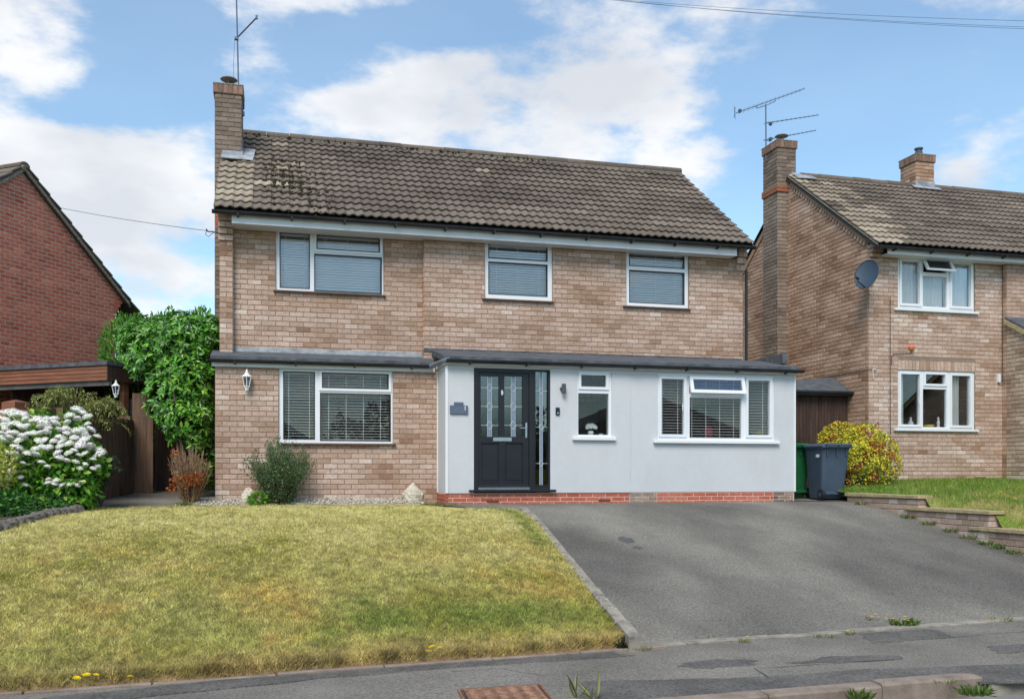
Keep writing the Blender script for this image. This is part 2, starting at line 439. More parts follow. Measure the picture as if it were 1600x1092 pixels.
# ------------------------------------------------------------------ bricks
PB, LB = 0.0848, 0.2278         # course and stretcher pitch
BUFF = [(0, S(142, 110, 89, .94)), (.25, S(167, 137, 116, .94)), (.5, S(183, 155, 138, .94)), (.75, S(194, 169, 153, .94)), (1, S(212, 193, 180, .94))]
BUFFD = [(0, S(138, 106, 84, 1.0)), (.3, S(162, 130, 107, 1.0)), (.6, S(182, 150, 127, 1.0)), (1, S(202, 174, 153, 1.0))]
REDB = [(0, S(136, 76, 60, 1.1)), (.4, S(172, 98, 78, 1.1)), (.75, S(188, 114, 90, 1.1)), (1, S(202, 134, 104, 1.1))]
ORANGE = [(0, S(166, 84, 60, .85)), (.5, S(190, 104, 80, .85)), (1, S(204, 130, 106, .85))]
SOOT = [(0, S(104, 90, 80, .88)), (.5, S(136, 120, 107, .9)), (1, S(162, 146, 132, .9))]
GARDEN = [(0, S(136, 112, 98, .95)), (.5, S(168, 146, 130, .95)), (1, S(206, 194, 184, .97))]


def brick_geo(L, H, jit=0.0, y=-.007, yb=.03):
    c = .003; r = lambda: random.uniform(-jit, jit)
    v = [(-L / 2, yb, 0), (L / 2, yb, 0), (L / 2, yb, H), (-L / 2, yb, H),
         (-L / 2 + r(), y + c + .001, r()), (L / 2 + r(), y + c + .001, r()), (L / 2 + r(), y + c + .001, H + r()), (-L / 2 + r(), y + c + .001, H + r()),
         (-L / 2 + c * 1.3, y + r(), c * 1.3), (L / 2 - c * 1.3, y + r(), c * 1.3), (L / 2 - c * 1.3, y + r(), H - c * 1.3), (-L / 2 + c * 1.3, y + r(), H - c * 1.3)]
    f = [(8, 9, 10, 11)]
    for a in (0, 4):
        for k in range(4): f.append((a + k, a + (k + 1) % 4, a + 4 + (k + 1) % 4, a + 4 + k))
    return v, f


BRICK_ME = {}; JT = {'red': .010, 'orange': .002}


def brick_variants(key, pal):
    if key not in BRICK_ME:
        out = []
        for i in range(14):
            jt = JT.get(key, 0); mb = MB(); v, f = brick_geo(LB - .01 - jt, PB - .011 - jt, .0015)
            mb.add(v, f, tuple(ramp_np((i + .5) / 14, pal))); out.append(mb.mesh('brick', 'brick'))
        BRICK_ME[key] = out
    return BRICK_ME[key]


class Brickwork:
    """all brick fields of one building; the largest-looking bricks become objects, the rest one mesh per wall"""
    def __init__(s): s.items = []

    def field(s, wall, fr, u0, u1, z0, z1, holes=(), clip=None, pal=('buff', BUFF), seed=0, shift=0.0, bias=0.0, single=True, lb=LB, pb=PB, cl=.55, soldier=False):
        n = int(math.ceil((z1 - z0) / pb))
        for i in range(n):
            z = z0 + i * pb; h = min(pb, z1 - z) - .011
            if h < .02: continue
            a, b = u0, u1
            if clip: a, b = clip(z + h / 2)
            if b - a < .05: continue
            x = u0 + shift + (lb / 2 if i % 2 else 0)
            x -= math.ceil((x - a) / lb) * lb
            cuts = []
            while x < b:
                lo, hi = max(x, a), min(x + lb, b)
                segs = [(lo, hi)]
                for (h0, h1, hz0, hz1) in holes:
                    if z + h > hz0 + .004 and z < hz1 - .004:
                        ns = []
                        for (p, q) in segs:
                            if q <= h0 or p >= h1: ns.append((p, q)); continue
                            if p < h0: ns.append((p, h0))
                            if q > h1: ns.append((h1, q))
                        segs = ns
                cuts += segs; x += lb
            for (p, q) in cuts:
                if q - p < .025: continue
                uc = (p + q) / 2
                t = .48 + 1.0 * (float(vnoise(uc / .45, z / .17, seed)) - .5) * cl * 1.2 + random.gauss(0, .125) + .25 * (float(vnoise(uc / 1.7, z / 1.1, seed + 5)) - .5) + bias
                pos = fr.w(uc, 0, z)
                full = single and abs((q - p) - LB) < .004 and abs(h - (PB - .011)) < .004
                s.items.append((wall, fr, uc, z, q - p - .01, h, min(max(t, 0), .999), pal, full, (Vector(pos) - Vector((0, 0, ZC))).length))

    def finish(s, limit=300):
        full = sorted([i for i, it in enumerate(s.items) if it[8]], key=lambda i: s.items[i][9])[:limit]; full = set(full)
        rest = {}
        for i, (wall, fr, uc, z, L, H, t, pal, fl, d) in enumerate(s.items):
            if i in full:
                inst('brick', brick_variants(*pal)[int(t * 14)], wall, fr.w(uc, 0, z), (0, 0, fr.a))
            else:
                jt = JT.get(pal[0], 0); v, f = brick_geo(L - jt, H - jt, .0012)
                rest.setdefault(wall.name, (wall, MB()))[1].add([fr.w(uc + p[0], p[1], z + p[2]) for p in v], f, tuple(ramp_np(t, pal[1])))
        for wall, mb in rest.values():
            tag(mb.build('brickwork', 'brick', wall), kind='stuff')


# ------------------------------------------------------------------ roof tiles
TW, TG = .30, .284
TILEC = [(0, S(104, 93, 84, .73)), (.35, S(122, 110, 99, .73)), (.7, S(132, 120, 108, .74)), (1, S(143, 130, 117, .75))]
TILEY = [(0, S(140, 126, 110, .8)), (.5, S(164, 150, 132, .82)), (1, S(184, 172, 152, .82))]


def tile_geo(jit=0.0):
    nx = 12; W = TW - .004; Ln = .365; v = []; f = []
    def wave(x):
        c = math.cos(2 * math.pi * (x / .15 + .25)); return .016 * (c if c > 0 else c * .75)
    j = [random.uniform(-jit, jit) for _ in range(nx + 1)]
    for (y, zt, dz) in ((Ln, .0, 0), (0, .042, 0), (0, .042, -.020), (.03, .036, -.020)):
        for k in range(nx + 1):
            x = -W / 2 + W * k / nx; v.append((x, y + (j[k] if y == 0 else 0), zt + wave(x) + dz))
    for r in range(3):
        for k in range(nx): a = r * (nx + 1) + k; f.append((a, a + nx + 1, a + nx + 2, a + 1))
    f.append((0, 2 * (nx + 1), nx + 1)); f.append((nx, 2 * nx + 1, 3 * nx + 2))
    return v, f


TILE_ME = {}


def tile_variants(key, pal):
    if key not in TILE_ME:
        out = []
        for i in range(12):
            mb = MB(); v, f = tile_geo(.003); mb.add(v, f, tuple(ramp_np((i + .5) / 12, pal))); out.append(mb.mesh('roof_tile', 'tile', smooth=False))
        TILE_ME[key] = out
    return TILE_ME[key]


def tile_roof(roof, O, U, Sd, cols, rows, limit=300, seed=0, pale=None, keep=None):
    """O eave start, U unit along eave, Sd unit up the slope; returns nothing; tiles are children of roof"""
    O, U, Sd = Vector(O), Vector(U), Vector(Sd); Nn = U.cross(Sd)
    base = Matrix(((U.x, Sd.x, Nn.x), (U.y, Sd.y, Nn.y), (U.z, Sd.z, Nn.z)))
    lst = []
    for r in range(rows):
        for c in range(cols):
            if keep and not keep(c, r): continue
            p = O + U * (TW * (c + .5) + random.uniform(-.002, .002)) + Sd * (TG * r + random.uniform(-.004, .004))
            t = .48 + .8 * (float(vnoise(c / 4.3, r / 2.2, seed)) - .5) + random.gauss(0, .16)
            lst.append((p, min(max(t, 0), .999), (p - Vector((0, 0, ZC))).length, pale(c, r) if pale else False))
    lst.sort(key=lambda q: q[2]); mb = MB(); off = wloc(roof)
    for i, (p, t, d, pl) in enumerate(lst):
        rot = base @ Matrix.Rotation(random.uniform(-.007, .007), 3, 'Z') @ Matrix.Rotation(random.uniform(-.008, .008), 3, 'X')
        if i < limit:
            me = tile_variants('y' if pl else 'n', TILEY if pl else TILEC)[int(t * 12)]
            o = bpy.data.objects.new('roof_tile', me); C.objects.link(o); o.parent = roof
            o.matrix_local = Matrix.Translation(p - off) @ rot.to_4x4()
        else:
            v, f = tile_geo(.003)
            mb.add([p + rot @ Vector(q) for q in v], f, tuple(ramp_np(t, TILEY if pl else TILEC)))
    if mb.v: tag(mb.build('roof_tiling', 'tile', roof), kind='stuff')


def ridge_tiles(roof, A, B, n, r=.125, mat='tile'):
    A, B = Vector(A), Vector(B); d = (B - A); L = d.length / n; d.normalize(); side = d.cross(Vector((0, 0, 1))).normalized()
    for i in range(n):
        mb = MB(); p0 = A + d * (L * i + .004); p1 = A + d * (L * (i + 1) - .004); vs_ = []; k = 8; dz = random.uniform(-.006, .006)
        for p, rr in ((p0, r), (p1, r * .985)):
            for q in range(k + 1):
                t = math.pi * (q / k) * 1.1 - .05 * math.pi
                vs_.append(p + side * rr * math.cos(t) + Vector((0, 0, rr * math.sin(t) * .8 + dz)))
        fs_ = [(q, q + 1, k + 2 + q, k + 1 + q) for q in range(k)] + [tuple(range(k + 1)), tuple(range(k + 1, 2 * k + 2))[::-1]]
        mb.add(vs_, fs_, tuple(ramp_np(random.uniform(.05, .55), TILEC))); mb.build('ridge_tile', mat, roof)
    mb = MB(); mb.tube([A + Vector((0, -.075, -.045)), B + Vector((0, -.075, -.045))], .05, 6); mb.build('ridge_mortar', 'cement', roof)


# ================================================================== THE GROUND
ZPAVE, ZROAD = -1.036, -1.14
def Yb(X): return 7.10 + .095 * X                     # back edge of the pavement
def Yk(X): return 5.37 + .045 * X                     # kerb face line
def zdrive(X, Y):
    X = np.asarray(X, float); Y = np.asarray(Y, float)
    q = 13.7 - Y; soft = .35 * np.log1p(np.exp(np.clip(q / .35, -30, 30)))
    k = (ZPAVE + .036) / -(13.7 - Yb(X) - .1)
    return np.maximum(-.025 - k * soft, ZPAVE + .006) + .012 * (fbm(X * .8, Y * .8, 3) - .5) * np.clip(Y - Yb(X) - .1, 0, 1)
def Xborder(Y): return np.interp(Y, [7.2, 10.0, 12.5, 13.4, 13.9, 14.4], [2.88, 3.22, 3.5, 3.55, 3.3, 2.6])
def zlawn(X, Y):
    X = np.asarray(X, float); Y = np.asarray(Y, float)
    s = np.clip((Y - Yb(X)) / (15.05 - Yb(X)), 0, 1)
    z = -.955 + .90 * (1 - (1 - s) ** 2.5)
    zd = zdrive(X, Y) + .09 - .125 * np.clip((Y - 12.2) / 1.8, 0, 1)
    k = np.clip((Xborder(Y) - X) / 1.5, 0, 1); k = 1 - (1 - k) ** 2
    z = zd + (np.maximum(z, zd) - zd) * k
    return z + .035 * (fbm(X * 1.1, Y * 1.1, 8) - .5)


def grid_sheet(name, xs, ys, zf, mat, keep=None, colf=None, kind='structure', lift=0.0, parent=None):
    X, Y = np.meshgrid(xs, ys); 
    if keep is not None: X, Y = keep(X, Y)
    Z = zf(X, Y) + lift
    V = np.stack([X.ravel(), Y.ravel(), Z.ravel()], 1); nx = len(xs); ny = len(ys)
    i, j = np.meshgrid(np.arange(nx - 1), np.arange(ny - 1)); a = (j * nx + i).ravel()
    Fc = np.stack([a, a + 1, a + nx + 1, a + nx], 1)
    cols = colf(V[Fc].mean(1)[:, 0], V[Fc].mean(1)[:, 1]) if colf else None
    o = npmesh(name, V, Fc, cols, mat, smooth=True, parent=parent)
    return tag(o, kind=kind) if kind else o


def lawn_col(X, Y):
    n = fbm(X * 1.3, Y * 1.0, 21); n2 = fbm(X * 3.1, Y * 2.2, 33); n3 = fbm(X * .7 + 5, Y * .5, 41)
    straw = np.array(S(222, 206, 136, 1.06)); olive = np.array(S(168, 163, 80, 1.0)); green = np.array(S(138, 152, 72, 1.0)); rust = np.array(S(220, 176, 88, 1.0))
    s = (Y - Yb(X)) / (15.05 - Yb(X))
    k = np.clip(.50 + 1.7 * (n - .5) + .9 * (n2 - .5), 0, 1)[:, None]
    c = straw * k + olive * (1 - k)
    top = np.clip((s - .38) / .25, 0, 1)[:, None] * .65; c = c * (1 - top) + straw * 1.05 * top
    r = (np.clip((n3 - .5) * 4, 0, 1) * np.clip((n2 - .42) * 4, 0, 1) * np.clip((.5 - s) / .2, 0, 1))[:, None] * .5; c = c * (1 - r) + rust * r
    band = np.exp(-((s - .085) / .05) ** 2) * np.clip((X - 0.2) / .8, 0, 1) * np.clip(n2 * 2.4 - .35, 0, 1)
    band = band + .8 * np.exp(-((s - .16) / .07) ** 2) * np.clip((X - 1.6) / .8, 0, 1) * np.clip(n * 3 - 1.2, 0, 1)
    band = band + .55 * np.clip((n - .55) * 6, 0, 1) * np.clip((.35 - s) / .2, 0, 1)
    edge = np.exp(-((X - Xborder(Y) + .18) / .14) ** 2) * np.clip((s - .3) * 6, 0, 1) * .8
    g = np.clip(band + edge, 0, .95)[:, None]; c = c * (1 - g) + green * g
    lip = np.clip((.04 - s) / .03, 0, 1)[:, None] * .8 * np.clip(1.3 - n2[:, None] * 1.2, 0, 1); c = c * (1 - lip) + np.array(S(196, 172, 118, .9)) * lip
    return c


# base earth, far enough to meet the horizon
def zearth(X, Y):
    z = zdrive(X, Y) - .09
    z = np.where(Y < 7.6, ZROAD - .12, z)
    z = np.where(Y > 15.2, -.1 + .05 * np.clip(Y - 16, 0, 2), z)
    return z
tag(grid_sheet('ground', np.concatenate([[-900, -200, -60], np.linspace(-14, 24, 60), [60, 200, 900]]),
               np.concatenate([[-900, -200, -40], np.linspace(-4, 24, 60), [60, 200, 1500]]), zearth, 'soil'), kind='structure')
grid_sheet('road', [-60, -20, -8, -4, 0, 4, 8, 12, 20, 60], [-9, -4, 0, 3, 4, 5, 5.4], lambda X, Y: 0 * X + ZROAD, 'road',
           keep=lambda X, Y: (X, np.where(Y >= 5.39, Yk(X) + .02, np.minimum(Y, Yk(X) - .3))))
pave = grid_sheet('pavement', np.linspace(-9, 16, 60), np.linspace(0, 1, 12), lambda X, Y: ZPAVE + .012 * (fbm(X * .9, Y * 1.1, 5) - .5), 'pave',
                  keep=lambda X, Y: (X, (Yk(X) + .1) + (Yb(X) + .04 - Yk(X) - .1) * Y))


def poly_patch(name, px, lift, mat, parent, z=None):
    mb = MB(); pts = [onZ(x, y, ZPAVE) for x, y in px]
    n = len(pts); cx = sum((p for p in pts), Vector()) / n
    dense = []
    for i in range(n):
        a, b = pts[i], pts[(i + 1) % n]
        for k in range(4):
            p = a.lerp(b, k / 4); dense.append(p + Vector((random.uniform(-.03, .03), random.uniform(-.022, .022), 0)))
    m = len(dense)
    zf = lambda p: ZPAVE + .012 * float(fbm(p.x * .9, (p.y - Yk(p.x) - .1) / (Yb(p.x) + .04 - Yk(p.x) - .1) * 1.1, 5) - .5)
    top = [(p.x, p.y, zf(p) + lift) for p in dense]; bot = [(p.x, p.y, zf(p) - .01) for p in dense]
    mb.add(top + bot, [tuple(range(m))] + [(i, m + i, m + (i + 1) % m, (i + 1) % m) for i in range(m)])
    return mb.build(name, mat, parent)


for px in ([(905, 1063), (1000, 1062), (1180, 1058), (1320, 1047), (1450, 1042), (1600, 1037), (1640, 1036), (1640, 1064), (1530, 1066), (1480, 1056), (1300, 1076), (1150, 1091), (950, 1110)],
           [(1065, 1036), (1120, 1030), (1185, 1032), (1180, 1038), (1110, 1044), (1060, 1042)],
           [(1235, 1036), (1300, 1025), (1400, 1024), (1412, 1029), (1300, 1036)],
           [(1341, 990), (1455, 983), (1497, 996), (1364, 1005)],
           [(-60, 1108), (120, 1086), (300, 1068), (560, 1043), (800, 1029), (960, 1019), (992, 1025), (760, 1040), (500, 1060), (250, 1087), (20, 1116)],
           [(1545, 1010), (1640, 1003), (1640, 1016), (1560, 1021)]):
    poly_patch('tarmac_patch', px, .005, 'patch', pave)

drive = grid_sheet('driveway', np.linspace(0, 1, 40), np.linspace(0, 1, 60), zdrive, 'drive',
                   keep=lambda u, v: (lambda Y: (lambda x0, x1: (x0 + (x1 - x0) * u, Y))(np.where(Y < 13.5, Xborder(Y) - .02, np.interp(Y, [13.5, 13.8, 14.75], [3.5, 2.9, 2.3])), np.interp(Y, [7, 14.2, 15.2], [9.72, 9.84, 11.0])))(Yb(3 + 6 * u) + .1 + (14.9 - Yb(3 + 6 * u) - .1) * v))
M('oil', ((.3, (.065, .063, .06)), (.7, (.125, .122, .117))), scale=45, rough=.8, bump=.8, bscale=75, bdist=.01)
for (x, y, sx, sy) in ((980, 844, .13, .12), (996, 856, .08, .06)):
    t = 8.0; d = pdir(x, y)
    while ZC + d.z * t > float(zdrive(d.x * t, d.y * t)): t += .02
    mb = MB(); cxx, cyy = d.x * t, d.y * t; n = 22; pts = []
    for k in range(n):
        a = 6.283 * k / n; q = random.uniform(.6, 1.1); px_, py_ = cxx + sx * q * math.cos(a), cyy + sy * 1.6 * q * math.sin(a); pts.append((px_, py_, float(zdrive(px_, py_)) + .004))
    mb.add(pts + [(cxx, cyy, float(zdrive(cxx, cyy)) + .005)], [(k, (k + 1) % n, n) for k in range(n)]); mb.build('oil_stain', 'oil', drive)
def crack(px, wd=.006):
    pts = []
    for i in range(len(px) - 1):
        a, b = onZ(*px[i], ZPAVE), onZ(*px[i + 1], ZPAVE)
        for k in range(6): pts.append(a.lerp(b, k / 6) + Vector((random.uniform(-.008, .008), random.uniform(-.008, .008), .0)))
    zf = lambda p: ZPAVE + .012 * float(fbm(p.x * .9, (p.y - Yk(p.x) - .1) / (Yb(p.x) + .04 - Yk(p.x) - .1) * 1.1, 5) - .5) + .007
    mb = MB(); v = []
    for i, p in enumerate(pts): d = (pts[min(i + 1, len(pts) - 1)] - pts[max(i - 1, 0)]).normalized(); nn = Vector((-d.y, d.x, 0)) * wd * random.uniform(.3, 1.2); v += [(p.x + nn.x, p.y + nn.y, zf(p)), (p.x - nn.x, p.y - nn.y, zf(p))]
    mb.add(v, [(2 * i, 2 * i + 1, 2 * i + 3, 2 * i + 2) for i in range(len(pts) - 1)]); mb.build('crack', 'oil', pave)
crack([(1178, 1044), (1205, 1060), (1240, 1078)]); crack([(1490, 996), (1540, 991), (1620, 986)]); crack([(1190, 1044), (1280, 1038), (1415, 1029)]); crack([(705, 1049), (780, 1044), (870, 1060)], .004)
# tarmac beside the house, where the bins stand
grid_sheet('path', np.linspace(8.9, 11.3, 8), np.linspace(14.6, 16.6, 8), lambda X, Y: -.021 + .03 * np.clip(Y - 15, 0, 9) + 0 * X, 'drive')
grid_sheet('path', np.linspace(-2.75, -.95, 8), np.linspace(14.85, 19.2, 14), lambda X, Y: -.03 + .045 * np.clip(Y - 15.2, 0, 9) + 0 * X, 'drive')

lawn = grid_sheet('lawn', np.linspace(0, 1, 110), np.linspace(0, 1, 130), zlawn, 'lawn_base', colf=lambda x, y: lawn_col(x, y) * .5,
                  keep=lambda u, v: (lambda Y: (-3.6 + (Xborder(Y) + 3.6) * u, Y))(Yb(-3.6 + 6.6 * u) + .03 + (15.08 - Yb(-3.6 + 6.6 * u) - .03) * v))
# front lip of the lawn: cut earth down to the pavement
mb = MB(); xs = np.linspace(-3.6, 2.86, 90); tp = []; bt = []
for x in xs:
    y = Yb(x) + .035; tp.append((x, y, float(zlawn(x, y)) + .01)); bt.append((x, y - .05 + random.uniform(-.012, .012), ZPAVE - .02))
mb.add(tp + bt, [(i, i + 1, 90 + i + 1, 90 + i) for i in range(89)]); M('thatch', ((.3, S(110, 84, 58, .8)), (.7, S(172, 146, 102, .85))), scale=25, rough=1, bump=1, bscale=60, bdist=.03, stretch=(1, 1, .3)); mb.build('cut_edge', 'thatch', lawn)


def grass(name, pts, zf, colf, h0, h1, wd, label=None, mat='blade', lean=.6, seed=1, dark=.12):
    r = np.random.default_rng(seed); n = len(pts); X, Y = pts[:, 0], pts[:, 1]; Z = zf(X, Y)
    h = r.uniform(h0, h1, n) * (.5 + 1.0 * fbm(X * 9, Y * 7, seed + 50, 3)); a = r.uniform(0, 2 * np.pi, n); le = r.uniform(.3, lean, n) * h; b = a + r.normal(0, .8, n)
    p0 = np.stack([X - wd * np.cos(a), Y - wd * np.sin(a), Z - .004], 1); p1 = np.stack([X + wd * np.cos(a), Y + wd * np.sin(a), Z - .004], 1)
    tip = np.stack([X + le * np.sin(b), Y + le * np.cos(b), Z + h], 1)
    V = np.stack([p0, p1, tip], 1).reshape(-1, 3); Fc = np.arange(3 * n).reshape(n, 3)
    c = colf(X, Y) * (1 + r.normal(0, .26, n))[:, None]; sw = r.random(n) < .12; c[sw] = np.array(S(200, 186, 132, .85)); c *= (.30 + 1.4 * fbm(X * 17, Y * 13, seed + 90, 3))[:, None]; c = np.clip(c, .01, .9)
    o = npmesh(name, V, Fc, c, mat)
    return tag(o, label, 'grass', kind='stuff') if label else tag(o, kind='stuff')


def lawn_pts(n, y1=15.06, bias=1.7, seed=3):
    r = np.random.default_rng(seed); u = r.random(n); v = r.random(n) ** bias
    x0 = -3.4 + 6.9 * u; Y = Yb(x0) + .02 + (y1 - Yb(x0) - .02) * v
    X = -3.4 + (Xborder(Y) + .0 + 3.4) * u
    return np.stack([X, Y], 1)


grass('lawn_grass', lawn_pts(380000), zlawn, lambda x, y: lawn_col(x, y) * 1.12, .012, .034, .0032, 'short sun-dried mown grass on the sloping front lawn', seed=2, lean=2.0)
# shaggy fringe at the lip
r_ = np.random.default_rng(9); xx = r_.uniform(-3.4, 2.84, 34000); pp = np.stack([xx, Yb(xx) + .0 + np.abs(r_.normal(0, .05, 34000))], 1)
g_ = grass('fringe_grass', pp, lambda x, y: np.maximum(zlawn(x, y) - np.abs(r_.normal(0, .05, len(x))), ZPAVE + .005), lambda x, y: lawn_col(x, y) * 1.05, .02, .055, .003, seed=4, lean=1.5)
g_['label'] = 'shaggy uncut grass hanging over the front lip of the lawn'; g_['category'] = 'grass'

# coarser clumps dotted over the lawn
rc = np.random.default_rng(77); cx_ = lawn_pts(420, bias=1.4, seed=78); pp = np.repeat(cx_, 34, 0) + rc.normal(0, .035, (420 * 34, 2)) * np.repeat(rc.uniform(.5, 1.6, 420), 34)[:, None]
pp = pp[(pp[:, 0] < Xborder(pp[:, 1]) - .03) & (pp[:, 1] > Yb(pp[:, 0]) + .03)]
ct = np.repeat(np.array([S(112, 138, 58, .9), S(150, 160, 84, .95), S(206, 190, 132, .95), S(96, 116, 50, .85)])[rc.integers(0, 4, 420)], 34, 0)
g_ = grass('grass_clumps', pp, zlawn, lambda x, y: lawn_col(x, y) * .55 + np.array(S(120, 136, 62, .45)), .03, .062, .004, seed=12, lean=1.2); g_['label'] = 'coarse longer tufts dotted through the mown front lawn'; g_['category'] = 'grass'
# edging setts along the foot of the drive (flush concrete blocks)
x = 3.05
while x < 9.9:
    L_ = random.uniform(.42, .5); mb = MB(); a = .095
    mb.box(x, x + L_ - .008, Yb(x + L_ / 2) + .01, Yb(x + L_ / 2) + .135, ZPAVE - .08, ZPAVE + .016 + random.uniform(-.004, .004), rot=math.atan(.095) + random.uniform(-.01, .01), bev=.006)
    mb.build('edging_block', 'concrete', drive); x += L_
# edging pieces between the lawn and the tarmac
y = 7.28
while y < 13.3:
    L_ = random.uniform(.34, .46); mb = MB(); xc = float(Xborder(y + L_ / 2)) + .055; z = float(zdrive(xc, y + L_ / 2))
    tilt = .163 * L_ / 2 if y < 13 else .03
    ang = -math.atan((float(Xborder(y + L_)) - float(Xborder(y))) / L_)
    hh = float(np.interp(y, [7.2, 8, 9, 13], [.15, .12, .085, .05])); b = .055
    vs_ = []
    for zz in (-.12, hh):
        for (yy, tz) in ((y, -tilt), (y + L_ - .012, tilt)):
            for xo in (-b, b): vs_.append((float(Xborder(yy)) + .055 + xo, yy, z + zz + tz + random.uniform(-.006, .006)))
    mb.add(vs_, [(0, 2, 3, 1), (4, 5, 7, 6), (0, 1, 5, 4), (2, 6, 7, 3), (0, 4, 6, 2), (1, 3, 7, 5)])
    # lumpy lichen and chippings on the top
    for k in range(12):
        yy = random.uniform(y, y + L_); px_ = float(Xborder(yy)) + .04 + random.uniform(-.05, .03); r = random.uniform(.008, .022)
        zz = z + hh + tilt * ((yy - y) / L_ * 2 - 1)
        mb.lathe([(r, -.01), (r * .9, r * .4), (r * .4, r * .7)], (px_, yy, zz), 5)
    mb.build('border_stone', 'concrete', lawn); y += L_
# tarmac edging strip on the low left foot of the lawn
mb = MB()
x = -3.4
while x < 2.6:
    L_ = random.uniform(.7, .95); mb = MB()
    mb.box(x, x + L_ - .01, Yb(x + L_ / 2) - .055, Yb(x + L_ / 2) + .0, ZPAVE - .08, ZPAVE + .02 + random.uniform(-.008, .006), rot=math.atan(.095), bev=.006)
    mb.build('edging_strip', 'kerb', pave); x += L_

# kerb stones at the road, ending in a bull-nosed stone
x1 = 4.98; k = 0
while x1 > -1:
    x0 = x1 - .9; mb = MB(); y0 = Yk(x0); y1 = Yk(x1)
    n = 7; prof = [(-.02, -.14), (0, -.1), (.0, .015), (.012, .03), (.12, .036), (.13, .03), (.13, -.14)]
    ring = []
    secs = [(x0 + .004, 1), (x1 - .004, 1)] if k else [(x0 + .004, 1), (x1 - .22, 1), (x1 - .1, .9), (x1 - .03, .7), (x1, .35)]
    vs_ = []
    for (xx, s_) in secs:
        yk = Yk(xx)
        for (dy, dz) in prof: vs_.append((xx, yk + .055 + (dy - .055) * s_, ZPAVE + (dz if dz < 0 else dz * (s_ if s_ < 1 else 1) + .012 * (not k))))
    m = len(prof); fs_ = [tuple(range(m)), tuple(range((len(secs) - 1) * m, len(secs) * m))[::-1]]
    for q in range(len(secs) - 1):
        for i in range(m): fs_.append((q * m + i, q * m + (i + 1) % m, (q + 1) * m + (i + 1) % m, (q + 1) * m + i))
    mb.add(vs_, fs_); o = mb.build('kerb_stone', 'kerb')
    tag(o, 'bull-nosed concrete kerb stone ending at the dropped crossing' if not k else 'straight weathered concrete kerb stone along the road edge', 'kerb', None if not k else 'straight kerb stones')
    x1 = x0; k += 1
mb = MB()
for i in range(5):
    xa = 5.0 + i * .9; mb = MB(); mb.box(xa, xa + .89, Yk(xa + .45) - .02, Yk(xa + .45) + .115, ZROAD - .1, ZPAVE + .003 + .0005 * i, rot=math.atan(.045), bev=.01)
    tag(mb.build('dropped_kerb', 'concrete'), 'low dropped kerb stone level with the crossing', 'kerb', 'dropped kerb stones')
for i in range(5): pass
mb = MB(); P = [(5.0, Yk(5) + .1, ZROAD + .036), (9.6, Yk(9.6) + .1, ZROAD + .05), (9.6, Yk(9.6) + .42, ZPAVE + .003), (5.1, Yk(5) + .32, ZPAVE + .003)]

# inspection cover in the pavement
cv = thing('inspection_cover', onZ(790, 1088, ZPAVE), 'rusty iron inspection cover with wavy tread set in the pavement', 'cover')
c4 = [onZ(x, y, ZPAVE + .004) for x, y in ((714, 1078), (845, 1070), (878, 1108), (738, 1122))]
mb = MB(); M('dark_iron', ((.3, S(84, 60, 48, .7)), (.7, S(116, 86, 70, .75))), scale=20, rough=.85, bump=.5, bscale=90, bdist=.003); mb.prism([c + Vector((0, 0, -.03)) for c in c4], (0, 0, .036)); pl = mb.build('plate', 'dark_iron', cv)
mb = MB(); cen = sum(c4, Vector()) / 4
for i in range(4):
    a, b = c4[i], c4[(i + 1) % 4]; a2 = a.lerp(cen, .05); b2 = b.lerp(cen, .05)
    mb.prism([a, b, b2, a2], (0, 0, .011))
mb.build('rim', 'rust_iron', cv)
for i in range(15):
    v = (i + .8) / 16; mb = MB(); pts = []
    for k in range(41):
        u = .06 + .88 * k / 40; vv = v + .016 * math.sin(u * 40)
        p = c4[0].lerp(c4[1], u).lerp(c4[3].lerp(c4[2], u), min(max(vv, .05), .95)); pts.append(p + Vector((0, 0, .006)))
    mb.tube(pts, .009, 5, caps=False); mb.build('tread', 'rust_iron', cv)

# gravel bed along the bay
n = 2600; r = np.random.default_rng(5); V = []; Fc = []; cols = []
for i in range(n):
    x = r.uniform(-1.25, 2.35); yy = r.uniform(15.1, 15.5); s = r.uniform(.008, .02); z = -.03 + .085 * (yy - 15.1) / .4
    base = len(V); q = r.normal(0, .25, (6, 3)) * s
    o6 = np.array([(s, 0, 0), (0, s, 0), (-s, 0, 0), (0, -s, 0), (0, 0, s * .8), (0, 0, -s * .6)]) + q + (x, yy, z + .01)
    V += o6.tolist(); Fc += [(base + a, base + b, base + c) for a, b, c in ((0, 1, 4), (1, 2, 4), (2, 3, 4), (3, 0, 4), (1, 0, 5), (2, 1, 5), (3, 2, 5), (0, 3, 5))]
    cols += [ramp_np(r.random(), [(0, S(140, 128, 110, .85)), (.6, S(196, 186, 170, .9)), (1, S(226, 222, 212, .9))])] * 8
tag(npmesh('gravel', np.array(V), np.array(Fc), np.array(cols), 'gravel'), 'pale gravel strip at the foot of the brick bay', 'gravel', kind='stuff')
grid_sheet('gravel_bed', np.linspace(-1.3, 2.4, 20), np.linspace(15.06, 15.56, 6), lambda X, Y: -.035 + .085 * np.clip(Y - 15.1, 0, 1) / .4 + 0 * X, 'stone')

